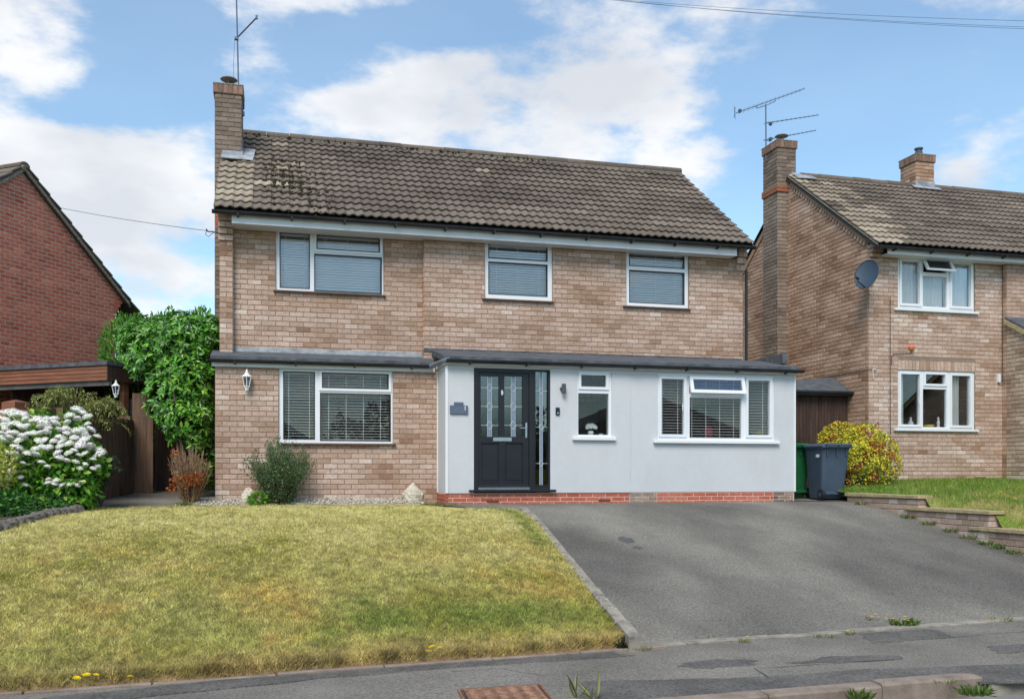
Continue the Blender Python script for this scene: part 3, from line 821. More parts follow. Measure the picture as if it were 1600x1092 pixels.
# neighbour's raised lawn
XWl = 9.78
TIERS = []
for (pa, pb2, yt) in ((1324, 1435, 770), (1415, 1545, 791), (1519, 1760, 822)):
    k0 = pdir(pa, 740); k1 = pdir(pb2, 740); y0 = XWl * k0.y / k0.x; y1 = XWl * k1.y / k1.x
    TIERS.append((max(y1, 7.9), y0, onY(pa, yt, y0).z))
def zedge(Y):
    a, b = TIERS[1][1] - .35, TIERS[2][1] - .35
    return np.interp(Y, [7, b - .12, b + .02, a - .12, a + .02, 14.2, 15], [TIERS[2][2] - .05, TIERS[2][2], TIERS[1][2] - .02, TIERS[1][2], TIERS[0][2] - .02, TIERS[0][2], TIERS[0][2] + .06]) - .02
def znl(X, Y):
    X = np.asarray(X, float); Y = np.asarray(Y, float)
    z = np.interp(Y, [8, 9.5, 10.5, 11.6, 12.6, 13.6, 14.6, 15.9, 17], [-.40, -.24, -.12, .0, .08, .15, .21, .30, .32])
    z = z + .06 * np.clip((X - 10) / 3, 0, 1) + .03 * (fbm(X, Y, 51) - .5)
    k = np.clip((X - 9.95) / .45, 0, 1); k = k * k * (3 - 2 * k); return zedge(Y) * (1 - k) + z * k
def nl_col(X, Y):
    n = fbm(X * 1.2, Y * 1.2, 61); n2 = fbm(X * 3, Y * 3, 63)
    green = np.array(S(112, 150, 52, .8)); mid = np.array(S(146, 164, 76, .8)); straw = np.array(S(190, 176, 112, .82))
    k = np.clip(.4 + 1.8 * (n - .5) + .6 * (n2 - .5) + (14.2 - Y) * .10, 0, 1)[:, None]; c = green * (1 - k) + mid * k
    d = np.clip((n2 - .45) * 4, 0, 1)[:, None] * np.clip((13.6 - Y[:, None]) / 2, 0, .9); return c * (1 - d) + straw * d
nl = grid_sheet('neighbour_lawn', np.concatenate([np.linspace(9.88, 10.6, 16), np.linspace(10.8, 16.5, 40)]), np.linspace(8.2, 15.93, 110), znl, 'lawn_base', colf=nl_col)
r = np.random.default_rng(15); pp = np.stack([r.uniform(9.9, 14.9, 60000), 8.4 + 7.45 * r.random(60000)], 1)
grass('neighbour_grass', pp, znl, lambda x, y: nl_col(x, y) * 1.05, .03, .075, .004, 'longer green grass on the raised lawn of the brick house with satellite dish', seed=6, lean=.9)


# ================================================================== WINDOWS AND DOORS
def rect(px, Y):
    xl, yt, xr, yb = px
    return (fx(xl, Y), fx(xr, Y), fz(xl, yb, Y), fz(xl, yt, Y))


def grow(r, g): return (r[0] - g, r[1] + g, r[2] - g, r[3] + g)


def window(par, Yw, outer, panes, sashes=(), rec=.03, sill=None, sillmat='upvc', gask=True, gmat='glass_pane', label=None, skip=()):
    Yf = Yw + rec; fr = Fr(0, Yf); R = rect(outer, Yf)
    ps = [rect(p, Yf) for p in panes]
    mb = MB(); mb.slab(fr, R[0], R[1], R[2], R[3], [grow(p, .006) for p in ps] + [s for s in skip], 0, .07)
    wn = mb.build('window', 'upvc', par)
    if label: wn['label'] = label
    for i, p in enumerate(ps):
        if i in sashes:
            mb = MB(); mb.slab(fr, p[0] - .05, p[1] + .05, p[2] - .05, p[3] + .05, [grow(p, .004)], -.02, -.001); mb.build('sash', 'upvc', wn)
        if gask:
            mb = MB(); y0 = -.004 if i not in sashes else -.022
            mb.slab(fr, p[0] - .007, p[1] + .007, p[2] - .007, p[3] + .007, [grow(p, -.009)], y0, .028); mb.build('gasket', 'gasket', wn)
        mb = MB(); mb.box(p[0] - .005, p[1] + .005, Yf + .03, Yf + .036, p[2] - .005, p[3] + .005); mb.build('pane', gmat, wn)
    if sill:
        mb = MB(); s = rect(sill, Yw - .04); mb.box(s[0], s[1], Yw - .06, Yf + .05, s[2], s[3], bev=.006); mb.build('sill', sillmat, wn)
    return wn, R, ps


def hole(Yw, outer, rec=.03): return rect(outer, Yw + rec)


def room(par, R, Y, depth=2.6, m=.35, mat='room', down=.5):
    x0, x1, z0, z1 = R[0] - m, R[1] + m, R[2] - down, R[3] + .12; y0, y1 = Y, Y + depth; mb = MB()
    v = [(x0, y0, z0), (x1, y0, z0), (x1, y1, z0), (x0, y1, z0), (x0, y0, z1), (x1, y0, z1), (x1, y1, z1), (x0, y1, z1)]
    mb.add(v, [(0, 1, 2, 3), (7, 6, 5, 4), (2, 6, 7, 3), (0, 3, 7, 4), (1, 5, 6, 2)]); return mb.build('room_lining', mat, par)


def blind(R, Y, label, pitch=.048, tilt=8, wd=.05, cords=3, group=None):
    x0, x1, z0, z1 = R; t = thing('venetian_blind', ((x0 + x1) / 2, Y, z0), label, 'blind', group)
    n = int((z1 - z0 - .06) / pitch); L = x1 - x0; mb = MB(); c, s = math.cos(math.radians(tilt)), math.sin(math.radians(tilt))
    pr = [(-wd / 2, 0), (0, .004), (wd / 2, 0), (wd / 2, -.0025), (0, .0015), (-wd / 2, -.0025)]
    mb.prism([(-L / 2, a * c - b * s, a * s + b * c) for a, b in pr], (L, 0, 0)); me = mb.mesh('slat', 'slat')
    for i in range(n):
        o = inst('slat', me, t, (0, random.uniform(-.001, .001), .03 + pitch * i + random.uniform(-.001, .001)), (random.uniform(-.02, .02), random.uniform(-.0012, .0012), 0), local=True)
    MB().box(-L / 2, L / 2, -.028, .028, z1 - z0 - .045, z1 - z0, bev=.004).build('head_rail', 'slat', t, local=True)
    MB().box(-L / 2, L / 2, -.026, .026, 0, .018, bev=.004).build('bottom_rail', 'slat', t, local=True)
    for k in range(cords):
        xx = -L / 2 + L * (k + .5) / cords if cords > 2 else (-L * .3 if k == 0 else L * .3)
        MB().box(xx - .004, xx + .004, -wd / 2 * abs(c) - .004, -wd / 2 * abs(c) - .002, .01, z1 - z0 - .04).build('ladder_cord', 'slat', t, local=True)
    return t


def handle(par, x, Y, z, h=.1):
    MB().tube([(x, Y, z - h * .1), (x, Y + .02, z), (x, Y + .02, z + h)], .007, 6).build('handle', 'upvc', par)


# ================================================================== THE HOUSE
YU, YR, YB_, YP = 16.0, 15.88, 15.51, 14.68
house = thing('detached_house', (3.8, 16, 0), 'buff brick house with white rendered ground floor, black front door and brown tiled roof', 'house')
bw = Brickwork()
XG = fx(343, YR)                    # left gable
XR_ = fx(1161, YR)                  # right gable
XS = fx(662, YR)                    # step in the upper front
ZSOF = fz(362, 349, 15.6)           # underside of the fascia
ZW0 = 1.75
# --- upper front, recessed left part, and right part standing half a brick proud
W_UL = (431, 358, 599, 453); W_UM = (757, 376, 862.5, 466); W_UR = (977.5, 387.5, 1075, 477.5)
hl = hole(YU, W_UL); hm = hole(YR, W_UM); hr = hole(YR, W_UR)
ZS_UL = ZSOF
f1 = Fr(0, YU); xl1 = fx(366, YU)
mb = MB(); mb.slab(f1, XG + .02, XS + .1, ZW0, ZSOF + .02, [hl], 0, .13); w1 = mb.build('wall', 'mortar', house)
bw.field(w1, f1, fx(364, YR), XS + .01, ZW0 + .01, ZSOF, [hl], seed=1)
f2 = Fr(0, YR); mb = MB(); mb.slab(f2, XS, XR_, ZW0, ZSOF + .02, [hm, hr], 0, .25); w2 = mb.build('wall', 'mortar', house)
bw.field(w2, f2, XS + .002, XR_, ZW0 + .01, ZSOF, [hm, hr], seed=2)
f3 = Fr(XS, YU, -math.pi / 2); bw.field(w2, f3, 0, YU - YR, ZW0 + .01, ZSOF, pal=('buffd', BUFFD), seed=3)
XP1 = fx(364, YR)
mb = MB(); mb.box(XG, XP1, YR, YU + .1, ZW0, ZSOF + .35); w3 = mb.build('wall', 'mortar', house); w3['label'] = 'narrow brick pier at the gable end'
bw.field(w3, Fr(0, YR), XG, XP1, ZW0 + .01, ZSOF + .3, seed=4, lb=.2278)
bw.field(w3, Fr(XP1, YR, math.pi / 2), 0, YU - YR, ZW0, ZSOF, pal=('buffd', BUFFD), seed=5)
# gables
YK_ = 21.6; RIDGE_Y = 18.78; ZG = fz(335, 330, 15.5); ZR = fz(1062, 271, RIDGE_Y)
EZ = ZG + .05
def gclip(z):
    if z < EZ: return (0, YK_ - YR)
    k = (z - EZ) / (ZR - EZ) * (RIDGE_Y - 15.5); return (max(0, (YK_ - RIDGE_Y) - (RIDGE_Y - 15.5) + k), min(YK_ - YR, YK_ - 15.5 - k))
gp = lambda X: [(X, YR, -.1), (X, YK_, -.1), (X, YK_, EZ), (X, RIDGE_Y, ZR - .1), (X, YR, EZ + (YR - 15.5) * (ZR - EZ) / (RIDGE_Y - 15.5) - .1)]
mb = MB(); mb.prism([Vector(p) + Vector((.01, .01, 0)) for p in gp(XG)], (.2, 0, 0)); w4 = mb.build('wall', 'mortar', house)
bw.field(w4, Fr(XG + .01, YK_, -math.pi / 2), 0, YK_ - YR, 0, ZR, clip=gclip, pal=('buffd', BUFFD), seed=6, single=False)
mb = MB(); mb.prism([Vector(p) + Vector((-.2, .01, 0)) for p in gp(XR_ - .01)], (.2, 0, 0)); w5 = mb.build('wall', 'mortar', house)
mb = MB(); mb.box(XG, XR_, YK_, YK_ + .2, -.1, EZ + .1); mb.build('wall', 'mortar', house)
# corbels under the verge at each end
for (xa, xb, pxx, ya, yb_) in ((XG - .02, XP1, 343, 376, 338), (fx(1149, YR), XR_ + .03, 1160, 424, 384)):
    z0, z1 = fz(pxx, ya, YR), fz(pxx, yb_, YR); n = 4; hh = (z1 - z0) / n
    for i in range(n):
        d = .035 + .045 * i
        for (p, q) in ((xa, (xa + xb) / 2 + .03 * (i % 2)), ((xa + xb) / 2 + .03 * (i % 2), xb)):
            mb = MB(); mb.box(p + .003, q - .003, YR - d, YR + .02, z0 + hh * i + .006, z0 + hh * (i + 1) - .008, col=tuple(ramp_np(random.uniform(.25, .8), BUFF)), bev=.003)
            mb.build('corbel_brick', 'brick', house)
# fascia, soffit, gutter
xf0, xf1 = fx(362, 15.6), fx(1151, 15.6); ZFT = ZG + .0
fas = MB().box(xf0, xf1, 15.585, 15.605, ZSOF, ZFT + .02).build('fascia', 'fascia_white', house)
MB().box(xf0, xf1, 15.606, YU + .01, ZSOF + .006, ZSOF + .018).build('soffit', 'fascia_white', house)


def gutter(par, A, B, r=.055, br=.85, drop=.02):
    A, B = Vector(A), Vector(B); d = (B - A).normalized(); sd = d.cross(Vector((0, 0, 1))); n = 7; vs_ = []
    for p in (A, B):
        for rr in (r, r - .006):
            for k in range(n + 1):
                t = math.pi + math.pi * k / n; vs_.append(p + sd * rr * math.cos(t) + Vector((0, 0, rr * math.sin(t) * .95)))
    m = n + 1; fs_ = []
    for k in range(n):
        fs_ += [(k, k + 1, 2 * m + k + 1, 2 * m + k), (m + k, 3 * m + k, 3 * m + k + 1, m + k + 1), (k, m + k, m + k + 1, k + 1), (2 * m + k, 2 * m + k + 1, 3 * m + k + 1, 3 * m + k)]
    fs_ += [(0, 2 * m, 3 * m, m), (n, m + n, 3 * m + n, 2 * m + n)]
    fs_ += [tuple(range(m)), tuple(range(2 * m, 3 * m))[::-1]]
    g = MB().add(vs_, fs_).build('gutter', 'gutter', par)
    L = (B - A).length; k = .4
    while k < L:
        p = A + d * k; mb = MB(); mb.box(p.x - .014, p.x + .014, p.y - r - .004, p.y + r + .03, p.z - r - .012, p.z - r * .55); mb.box(p.x - .011, p.x + .011, p.y + r - .01, p.y + r + .028, p.z - r - drop, p.z - r * .5)
        mb.build('gutter_bracket', 'black_pvc', g); k += br
    return g


gutter(house, (fx(331, 15.5), 15.5, ZG + .015), (fx(1180, 15.5), 15.5, ZG + .015))
# roof
XE0, COLS, ROWS = -.955, 32, 14
TWX = TW
sl = Vector((0, RIDGE_Y - 15.5, ZR - EZ)); SL = sl.length; Sd = sl.normalized(); Nr = Vector((1, 0, 0)).cross(Sd)
mb = MB(); E0 = Vector((XE0, 15.5, EZ)); E1 = Vector((XE0 + TW * COLS, 15.5, EZ))
dk = -Nr * .03
mb.add([E0 + dk, E1 + dk, E1 + sl + dk, E0 + sl + dk, E0 + dk * 3, E1 + dk * 3, E1 + sl + dk * 3, E0 + sl + dk * 3], [(0, 1, 2, 3), (7, 6, 5, 4), (0, 4, 5, 1), (1, 5, 6, 2), (0, 3, 7, 4)])
bk = Vector((0, 2 * (RIDGE_Y - 15.5), 0))
mb.add([E0 + sl, E1 + sl, E1 + bk, E0 + bk], [(0, 1, 2, 3)])
roof = mb.build('roof', 'roof_deck', house)
rnd_pale = lambda c, r: (c < 2 and r < 10 and random.random() < .85) or (c < 5 and 1 < r < 9 and random.random() < .6 - c * .08 and c + r * .15 < 6) or random.random() < .004
tile_roof(roof, E0 + Nr * .012, (1, 0, 0), Sd, COLS, ROWS, seed=71, pale=rnd_pale, keep=lambda c, r: not (c == 0 and 7 < r < 11))
ridge_tiles(roof, E0 + sl + Vector((.35, 0, .0)), E1 + sl + Vector((.01, 0, .0)), 21)
for xx, sgn in ((XE0, -1), (E1.x, 1)):
    p = Vector((xx, 15.5, EZ)); mb = MB(); mb.prism([p - Nr * .05, p + Nr * .0, p + sl + Nr * .0, p + sl - Nr * .05], (-.02 * sgn, 0, 0)); mb.build('verge_mortar', 'cement', roof)
# moss lumps on the tiles below the chimney
mb = MB()
for i in range(480):
    u = abs(random.gauss(0, 1)); c_ = 2.9 + random.gauss(0, .75); s_ = .9 + abs(random.gauss(0, .95)) + (c_ - 2.9) * -.25
    if random.random() < .35: c_ = random.uniform(1.6, 5.5); s_ = random.uniform(.1, 2.0)
    if s_ > 2.7 or s_ < .05: continue
    p = E0 + Vector((c_ * TW + .3, 0, 0)) + Sd * (round(s_ / TG) * TG + random.choice((random.uniform(-.02, .05), random.uniform(-.14, .14)))) + Nr * (.045 + random.uniform(-.012, .012)); r = random.uniform(.008, .024)
    mb.lathe([(r * 1.1, -.025), (r * 1.15, 0), (r * .85, r * .55), (r * .3, r * .85)], p, 6, ph=random.random())
tag(mb.build('moss', 'moss', roof), kind='stuff')

mb = MB()
for i in range(130):
    p = E0 + sl + Vector((random.uniform(.4, 6.5), -.11 + random.uniform(-.04, .03), -.02 + random.uniform(-.03, .02))); r = random.uniform(.012, .03)
    mb.lathe([(r, -.02), (r * 1.1, 0), (r * .7, r * .5), (r * .2, r * .7)], p, 5)
tag(mb.build('moss', 'moss', roof), kind='stuff')


def chimney(par, x0, x1, y0, y1, zb, zt, bwk, band=None, cowl='dish', seed=0, left=True, right=True, pal=('soot', SOOT), zsplit=None):
    ch = MB().box(x0 + .004, x1 - .004, y0 + .004, y1 - .004, zb, zt - .0).build('chimney', 'mortar', par)
    zc = zt - .17
    for (fr, L) in ((Fr(x0, y0), x1 - x0), (Fr(x0, y1, -math.pi / 2), y1 - y0), (Fr(x1, y0, math.pi / 2), y1 - y0)):
        bwk.field(ch, fr, 0, L, zb, zc, pal=pal, seed=seed, single=False, cl=.4)
    cap = MB().box(x0 - .02, x1 + .02, y0 - .02, y1 + .02, zc, zt - .01).build('chimney_cap', 'mortar', ch)
    mb = MB()
    for (fr, L) in ((Fr(x0 - .025, y0 - .025), x1 - x0 + .05), (Fr(x0 - .025, y1 + .025, -math.pi / 2), y1 - y0 + .05), (Fr(x1 + .025, y0 - .025, math.pi / 2), y1 - y0 + .05)):
        n = max(1, round(L / .086)); d = L / n
        for i in range(n):
            v, f = brick_geo(d - .009, .15, .001); mb.add([fr.w(d * (i + .5) + p[0], p[1], zc + .008 + p[2]) for p in v], f, tuple(ramp_np(random.uniform(.0, .7), [(0, S(126, 102, 88, .8)), (.5, S(150, 118, 102, .85)), (1, S(168, 140, 124, .85))])))
    tag(mb.build('cap_bricks', 'brick', cap), kind='stuff')
    MB().box(x0 - .035, x1 + .035, y0 - .035, y1 + .035, zt - .012, zt + .018, bev=.008).build('flaunching', 'cement', cap)
    cx, cy = (x0 + x1) / 2, y0 + .22
    if cowl == 'dish':
        mb = MB(); mb.lathe([(.10, 0), (.085, .03), (.07, .05)], (cx, cy, zt), 16)
        for k in range(3):
            t = k * 2.1 + .4; mb.tube([(cx + .07 * math.cos(t), cy + .07 * math.sin(t), zt + .02), (cx + .08 * math.cos(t), cy + .08 * math.sin(t), zt + .17)], .006, 5)
        mb.lathe([(.02, .15), (.10, .155), (.15, .175), (.155, .18), (.13, .2), (.04, .215), (.01, .217)], (cx, cy, zt), 20); mb.build('cowl', 'cowl', ch, smooth=False)
    else:
        MB().lathe([(.09, 0), (.09, .14), (.075, .15), (.075, .2), (.1, .2), (.1, .23)], (cx, cy, zt), 14).build('pot', 'anthracite', ch)
    return ch


CX0, CX1, CY0 = fx(336, 17.5), fx(377.5, 17.5), 17.5
ch1 = chimney(house, CX0, CX1, CY0, CY0 + .66, -.1, fz(357, 133, 17.5), bw, seed=8)
bw.field(w4, Fr(CX0 - .002, CY0 - .002), 0, XG - CX0 + .05, 4.95, 5.3, pal=('orange', ORANGE), seed=9, single=False)
# lead flashing dressed round the chimney
def rp(X, s, n=.07): return Vector((X, 15.5, EZ)) + Sd * s + Nr * n
s0 = (CY0 - 15.5) / Sd.y
mb = MB()
P = [rp(CX0 + .12, s0 - .14), rp(CX1 + .2, s0 - .17), rp(CX1 + .24, s0 + .45), rp(CX1 + .0, s0 + .5), rp(CX1 + .0, s0 + .03), rp(CX0 + .1, s0 + .05)]
mb.prism(P, Nr * .012)
mb.box(CX0 + .13, CX1 + .02, CY0 - .012, CY0 - .002, rp(0, s0).z - .06, rp(0, s0).z + .11)
mb.prism([Vector((CX1 + .002, CY0, rp(0, s0).z - .04)), Vector((CX1 + .002, CY0 + .6, rp(0, s0 + .74).z - .04)), Vector((CX1 + .002, CY0 + .6, rp(0, s0 + .74).z + .12)), Vector((CX1 + .002, CY0, rp(0, s0).z + .12))], (.01, 0, 0))
mb.build('flashing', 'lead', roof)

# --- windows of the upper floor
wn, R, ps = window(house, YU, W_UL, [(437.5, 363, 483.5, 449), (495, 367, 593, 389), (491.5, 397, 596, 456)], rec=.03, gmat='glass_sky', sashes=(1,), sill=(427, 453, 603, 455.5), sillmat='sill_brown')
room(house, R, YU + .13)
blind((R[0] + .05, (ps[0][1] + ps[1][0]) / 2 - .03, R[2] + .05, R[3] - .04), YU + .118, 'closed white slatted blind in the narrow left light of the wide upstairs window', .044, 58, .05, 2)
blind(((ps[0][1] + ps[1][0]) / 2 + .03, R[1] - .05, R[2] + .05, R[3] - .04), YU + .118, 'closed white slatted blind behind the broad right light of the wide upstairs window', .044, 58, .05, 3)
wn, R, ps = window(house, YR, W_UM, [(763.5, 380, 855, 403), (763.5, 409, 855, 459)], rec=.03, gmat='glass_sky', sill=(753.5, 466, 866, 468.5), sillmat='sill_brown'); room(house, R, YR + .25)
blind((R[0] + .04, R[1] - .04, R[2] + .04, R[3] - .04), YR + .118, 'white slatted blind in the upstairs window above the front door', .044, 52, .05, 3)
wn, R, ps = window(house, YR, W_UR, [(983.5, 393, 1069, 415), (983.5, 422, 1069, 472)], rec=.03, gmat='glass_sky', sill=(974, 477.5, 1079, 480), sillmat='sill_brown'); room(house, R, YR + .25)
blind((R[0] + .04, R[1] - .04, R[2] + .04, R[3] - .04), YR + .118, 'white slatted blind in the upstairs window nearest the corbelled right corner', .044, 52, .05, 3)

# --- brick bay on the left
XB0, XB1 = fx(336, YB_), fx(684, YB_)
W_B = (435.5, 574.5, 613.5, 691.5); hb = hole(YB_, W_B); ZBT = fz(400, 576, YB_) + .0
f6 = Fr(0, YB_); mb = MB(); mb.slab(f6, XB0, XB1, -.1, ZBT + .06, [hb], 0, .25); w6 = mb.build('wall', 'mortar', house)
bw.field(w6, f6, XB0, XB1, -.045, ZBT + .05, [hb], seed=12, bias=.0)
mb = MB(); mb.box(XB0 + .01, XB0 + .2, YB_ + .01, YR + .02, -.1, ZBT + .06); w7 = mb.build('wall', 'mortar', house)
bw.field(w7, Fr(XB0 + .01, YR, -math.pi / 2), 0, YR - YB_, -.045, ZBT + .05, seed=13)
wn, R, ps = window(house, YB_, W_B, [(443, 580.5, 491.5, 685.5), (503.5, 582.5, 606.5, 605.5), (500.5, 614, 610, 688)], sashes=(1,), rec=.03, sill=(433, 692, 618.5, 695), sillmat='sill_brown'); room(house, R, YB_ + .25, depth=2.9, down=.9)
blind((R[0] + .05, (ps[0][1] + ps[1][0]) / 2 - .03, R[2] + .04, R[3] - .04), YB_ + .16, 'open white slatted blind in the narrow left light of the bay window', .047, 6, .05, 2)
blind(((ps[0][1] + ps[1][0]) / 2 + .03, R[1] - .05, R[2] + .04, R[3] - .04), YB_ + .16, 'open white slatted blind in the broad right light of the bay window', .047, 6, .05, 4)

# --- white rendered front with porch
XW0, XW1 = fx(697, YP), fx(1242, YP)
ZP0 = fz(700, 770.5, YP); ZP1 = fz(900, 577, YP) + .03; XJ = fx(985, YP)
D_O = (740, 574.5, 859.5, 764.5); hd = rect(D_O, YP + .02)
W_C = (901, 579, 955, 684); hc = hole(YP, W_C, .02); W_R = (1027.5, 583, 1209, 688); hw = hole(YP, W_R, .02)
f8 = Fr(0, YP); mb = MB(); mb.slab(f8, XW0, XJ, ZP0, ZP1, [(hd[0], hd[1], ZP0 - .1, hd[3]), hc], 0, .25); w8 = mb.build('wall', 'render_white', house)
mb = MB(); mb.slab(f8, XJ + .004, XW1, ZP0, ZP1, [hw], .010, .25); mb.build('wall', 'render_white', house)
mb = MB(); mb.box(XW0, XW0 + .2, YP + .251, YB_ + .1, ZP0, ZP1); mb.build('wall', 'render_white', house)
mb = MB(); mb.box(XW1 - .2, XW1, YP + .251, 19.5, -.1, ZP1); mb.build('wall', 'render_white', house)
MB().box(XW0 - .012, XW0 + .03, YP - .012, YP + .03, ZP0, ZP1 - .03).build('corner_trim', 'upvc', house)
MB().box(XW1 - .012, XW1 + .014, YP - .008, YP + .03, ZP0, ZP1 - .03).build('corner_trim', 'upvc', house)
MB().box(XW0 - .012, XW0 + .03, YB_ - .06, YB_ - .0, ZP0, ZP1 - .03).build('corner_trim', 'upvc', house)
MB().box(XW0 + .002, XW1 - .004, YP + .02, YP + .3, -.12, ZP0 - .0).build('plinth_core', 'mortar_pale', house)
pl8 = MB().box(XW0 - .0, XW0 + .02, YP + .02, YB_, -.12, ZP0).build('plinth', 'mortar_pale', house)
for (pa, pb2, pal) in ((690, 984.5, ('orange', ORANGE)), (984.5, 1027, ('soot', SOOT)), (1027, 1209, ('orange', ORANGE)), (1209, 1240.5, ('soot', SOOT))):
    bw.field(pl8, Fr(0, YP + .022), max(fx(pa, YP), XW0), fx(pb2, YP), -.055, ZP0 - .003, pal=pal, seed=pa, pb=.068, single=False)
bw.field(pl8, Fr(XW0, YB_, -math.pi / 2), 0, YB_ - YP, -.055, ZP0 - .003, pal=('orange', ORANGE), seed=3, pb=.068, single=False)
for pxv in (770, 945):
    p = onY(pxv, 776, YP); MB().box(p.x - .1, p.x + .1, YP + .008, YP + .03, .0, .035).build('air_brick', 'sill_brown', pl8)

wn, R, ps = window(house, YP, W_C, [(908, 586, 946.5, 603.5), (904, 614.5, 950.5, 678.5)], rec=.02, sill=(895, 681.5, 962, 687.5), gask=False, sashes=(0,)); room(house, R, YP + .25, depth=1.3, mat='room', down=.9, m=.3)
wn, R, ps = window(house, YP, W_R, [(1033.5, 592, 1068, 678), (1078, 621, 1158, 683.5), (1169, 594.5, 1202, 679)], rec=.02, sill=(1022, 687, 1218, 692), gask=False, sashes=(0, 2), skip=(rect((1077, 588, 1160, 614), YP + .02),)); room(house, R, YP + .25, depth=2.9, down=.8)
handle(wn, ps[0][1] - .03, YP - .03, (ps[0][2] + ps[0][3]) / 2 - .05)
# open top light
tl = rect((1076.5, 587, 1162, 615), YP + .0); hgt = tl[3] - tl[2]; an = math.radians(16)
def rotl(x, y, z): dz = z - tl[3]; return (x, YP - .022 + y * math.cos(an) + dz * math.sin(an), tl[3] + dz * math.cos(an) - y * math.sin(an) * .0)
mb = MB(); mb.slab(Fr(0, 0), tl[0], tl[1], tl[2], tl[3], [(tl[0] + .06, tl[1] - .06, tl[2] + .06, tl[3] - .06)], 0, .05); mb.v = [rotl(*v) for v in mb.v]; os_ = mb.build('open_sash', 'upvc', wn)
mb = MB(); mb.box(tl[0] + .055, tl[1] - .055, .02, .026, tl[2] + .055, tl[3] - .055); mb.v = [rotl(*v) for v in mb.v]; mb.build('pane', 'glass_sheer', os_)
x1_, x2_ = (ps[0][1] + ps[1][0]) / 2, (ps[1][1] + ps[2][0]) / 2
blind((R[0] + .05, x1_ - .02, R[2] + .04, R[3] - .04), YP + .17, 'open white slatted blind in the left light of the white-walled window', .049, 5, .05, 2)
blind((x1_ + .02, x2_ - .02, R[2] + .04, R[3] - .04), YP + .17, 'open white slatted blind under the tilted top light', .049, 5, .05, 4)
blind((x2_ + .02, R[1] - .05, R[2] + .04, R[3] - .04), YP + .17, 'open white slatted blind in the right light of the white-walled window', .049, 5, .05, 2)

# --- entrance
Yd = YP + .02; fd = Fr(0, Yd); XD = lambda x: fx(x, Yd); ZD = lambda x, y: fz(x, y, Yd)
fz_t = hd[3]; zb = ZD(745, 766)
leaf = rect((747, 581, 827, 761.5), Yd); side = rect((836.5, 580, 856.5, 757.5), Yd)
mb = MB(); mb.slab(fd, hd[0], hd[1], zb, hd[3], [(leaf[0], leaf[1], leaf[2] - .01, leaf[3]), grow(side, .004)], 0, .09); dfr = mb.build('door_frame', 'door_black', house)
gl = [rect((751.5, 587, 780, 682), Yd), rect((788.5, 587, 817, 682), Yd)]; pn = [rect((751.5, 691, 780.5, 753.5), Yd), rect((789, 691, 818, 753.5), Yd)]
g = [(r[0], r[1], r[2], r[3]) for r in gl + pn]
mb = MB(); mb.slab(fd, leaf[0] + .004, leaf[1] - .004, leaf[2] + .008, leaf[3] - .004, g, .02, .075); door = mb.build('front_door', 'door_black', house); door['label'] = 'black panelled door with two leaded glass panes'
for r in pn:
    mb = MB(); mb.box(r[0], r[1], Yd + .036, Yd + .06, r[2], r[3]); mb.box(r[0] + .035, r[1] - .035, Yd + .028, Yd + .036, r[2] + .035, r[3] - .035, bev=.003); mb.build('door_panel', 'door_black', door)
    mb = MB(); mb.slab(fd, r[0] - .012, r[1] + .012, r[2] - .012, r[3] + .012, [grow(r, -.008)], .012, .03); mb.build('moulding', 'door_black', door)
def leaded(par, r, fr_, n_h, gm='glass_obscure'):
    mb = MB(); mb.box(r[0] - .004, r[1] + .004, Yd + .045, Yd + .05, r[2] - .004, r[3] + .004); p = mb.build('pane', gm, par)
    mb = MB(); y = Yd + .042; xc = (r[0] + r[1]) / 2; wl = .0035; W_ = r[1] - r[0]; o = W_ * .11; H_ = r[3] - r[2]
    for xx in (xc - o, xc + o): mb.box(xx - wl, xx + wl, y - .003, y + .002, r[2], r[3])
    MB().box(xc - o * .8, xc + o * .8, y + .001, y + .0025, r[2], r[3]).build('bevel_strip', 'bevel_glass', p)
    for q in fr_:
        zz = r[3] - H_ * q
        mb.box(r[0], xc - o * 1.6, y - .003, y + .002, zz - wl, zz + wl); mb.box(xc + o * 1.6, r[1], y - .003, y + .002, zz - wl, zz + wl)
        dd = o * 1.6; hh = o * 2.1
        for (a, b) in (((-dd, 0), (0, hh)), ((0, hh), (dd, 0)), ((dd, 0), (0, -hh)), ((0, -hh), (-dd, 0))):
            mb.tube([(xc + a[0], y - .002, zz + a[1]), (xc + b[0], y - .002, zz + b[1])], .0045, 4)
    mb.build('leading', 'came', p)
for r in gl: leaded(door, r, (.19, .5, .81), 3)
sl_ = MB().slab(fd, side[0] - .02, side[1] + .02, side[2] - .02, side[3] + .02, [side], -.006, .03).build('side_light', 'door_black', house)
leaded(sl_, side, (.17, .49, .81), 3, 'glass_sheer')
MB().box(fx(770.5, Yd), fx(799.5, Yd), Yd - .0, Yd + .03, ZD(785, 689.5), ZD(785, 683), bev=.006).build('letter_plate', 'chrome', door)
kx, kz = XD(784.8), ZD(784.8, 613.7)
mb = MB(); mb.lathe([(.012, -.05), (.022, -.03), (.022, .03), (.012, .05)], (kx, Yd + .012, kz), 10); mb.tube([(kx - .014, Yd - .004, kz + .01), (kx - .012, Yd - .012, kz - .02), (kx, Yd - .014, kz - .032), (kx + .012, Yd - .012, kz - .02), (kx + .014, Yd - .004, kz + .01)], .004, 6); mb.build('knocker', 'chrome', door)
hx = XD(822.5); mb = MB(); mb.box(hx - .014, hx + .014, Yd + .006, Yd + .02, ZD(822, 684), ZD(822, 660), bev=.005); zz = ZD(822, 669); mb.tube([(hx, Yd + .01, zz), (hx, Yd - .04, zz), (hx - .02, Yd - .045, zz), (hx - .12, Yd - .045, zz + .002)], .009, 8); mb.build('handle', 'chrome', door)
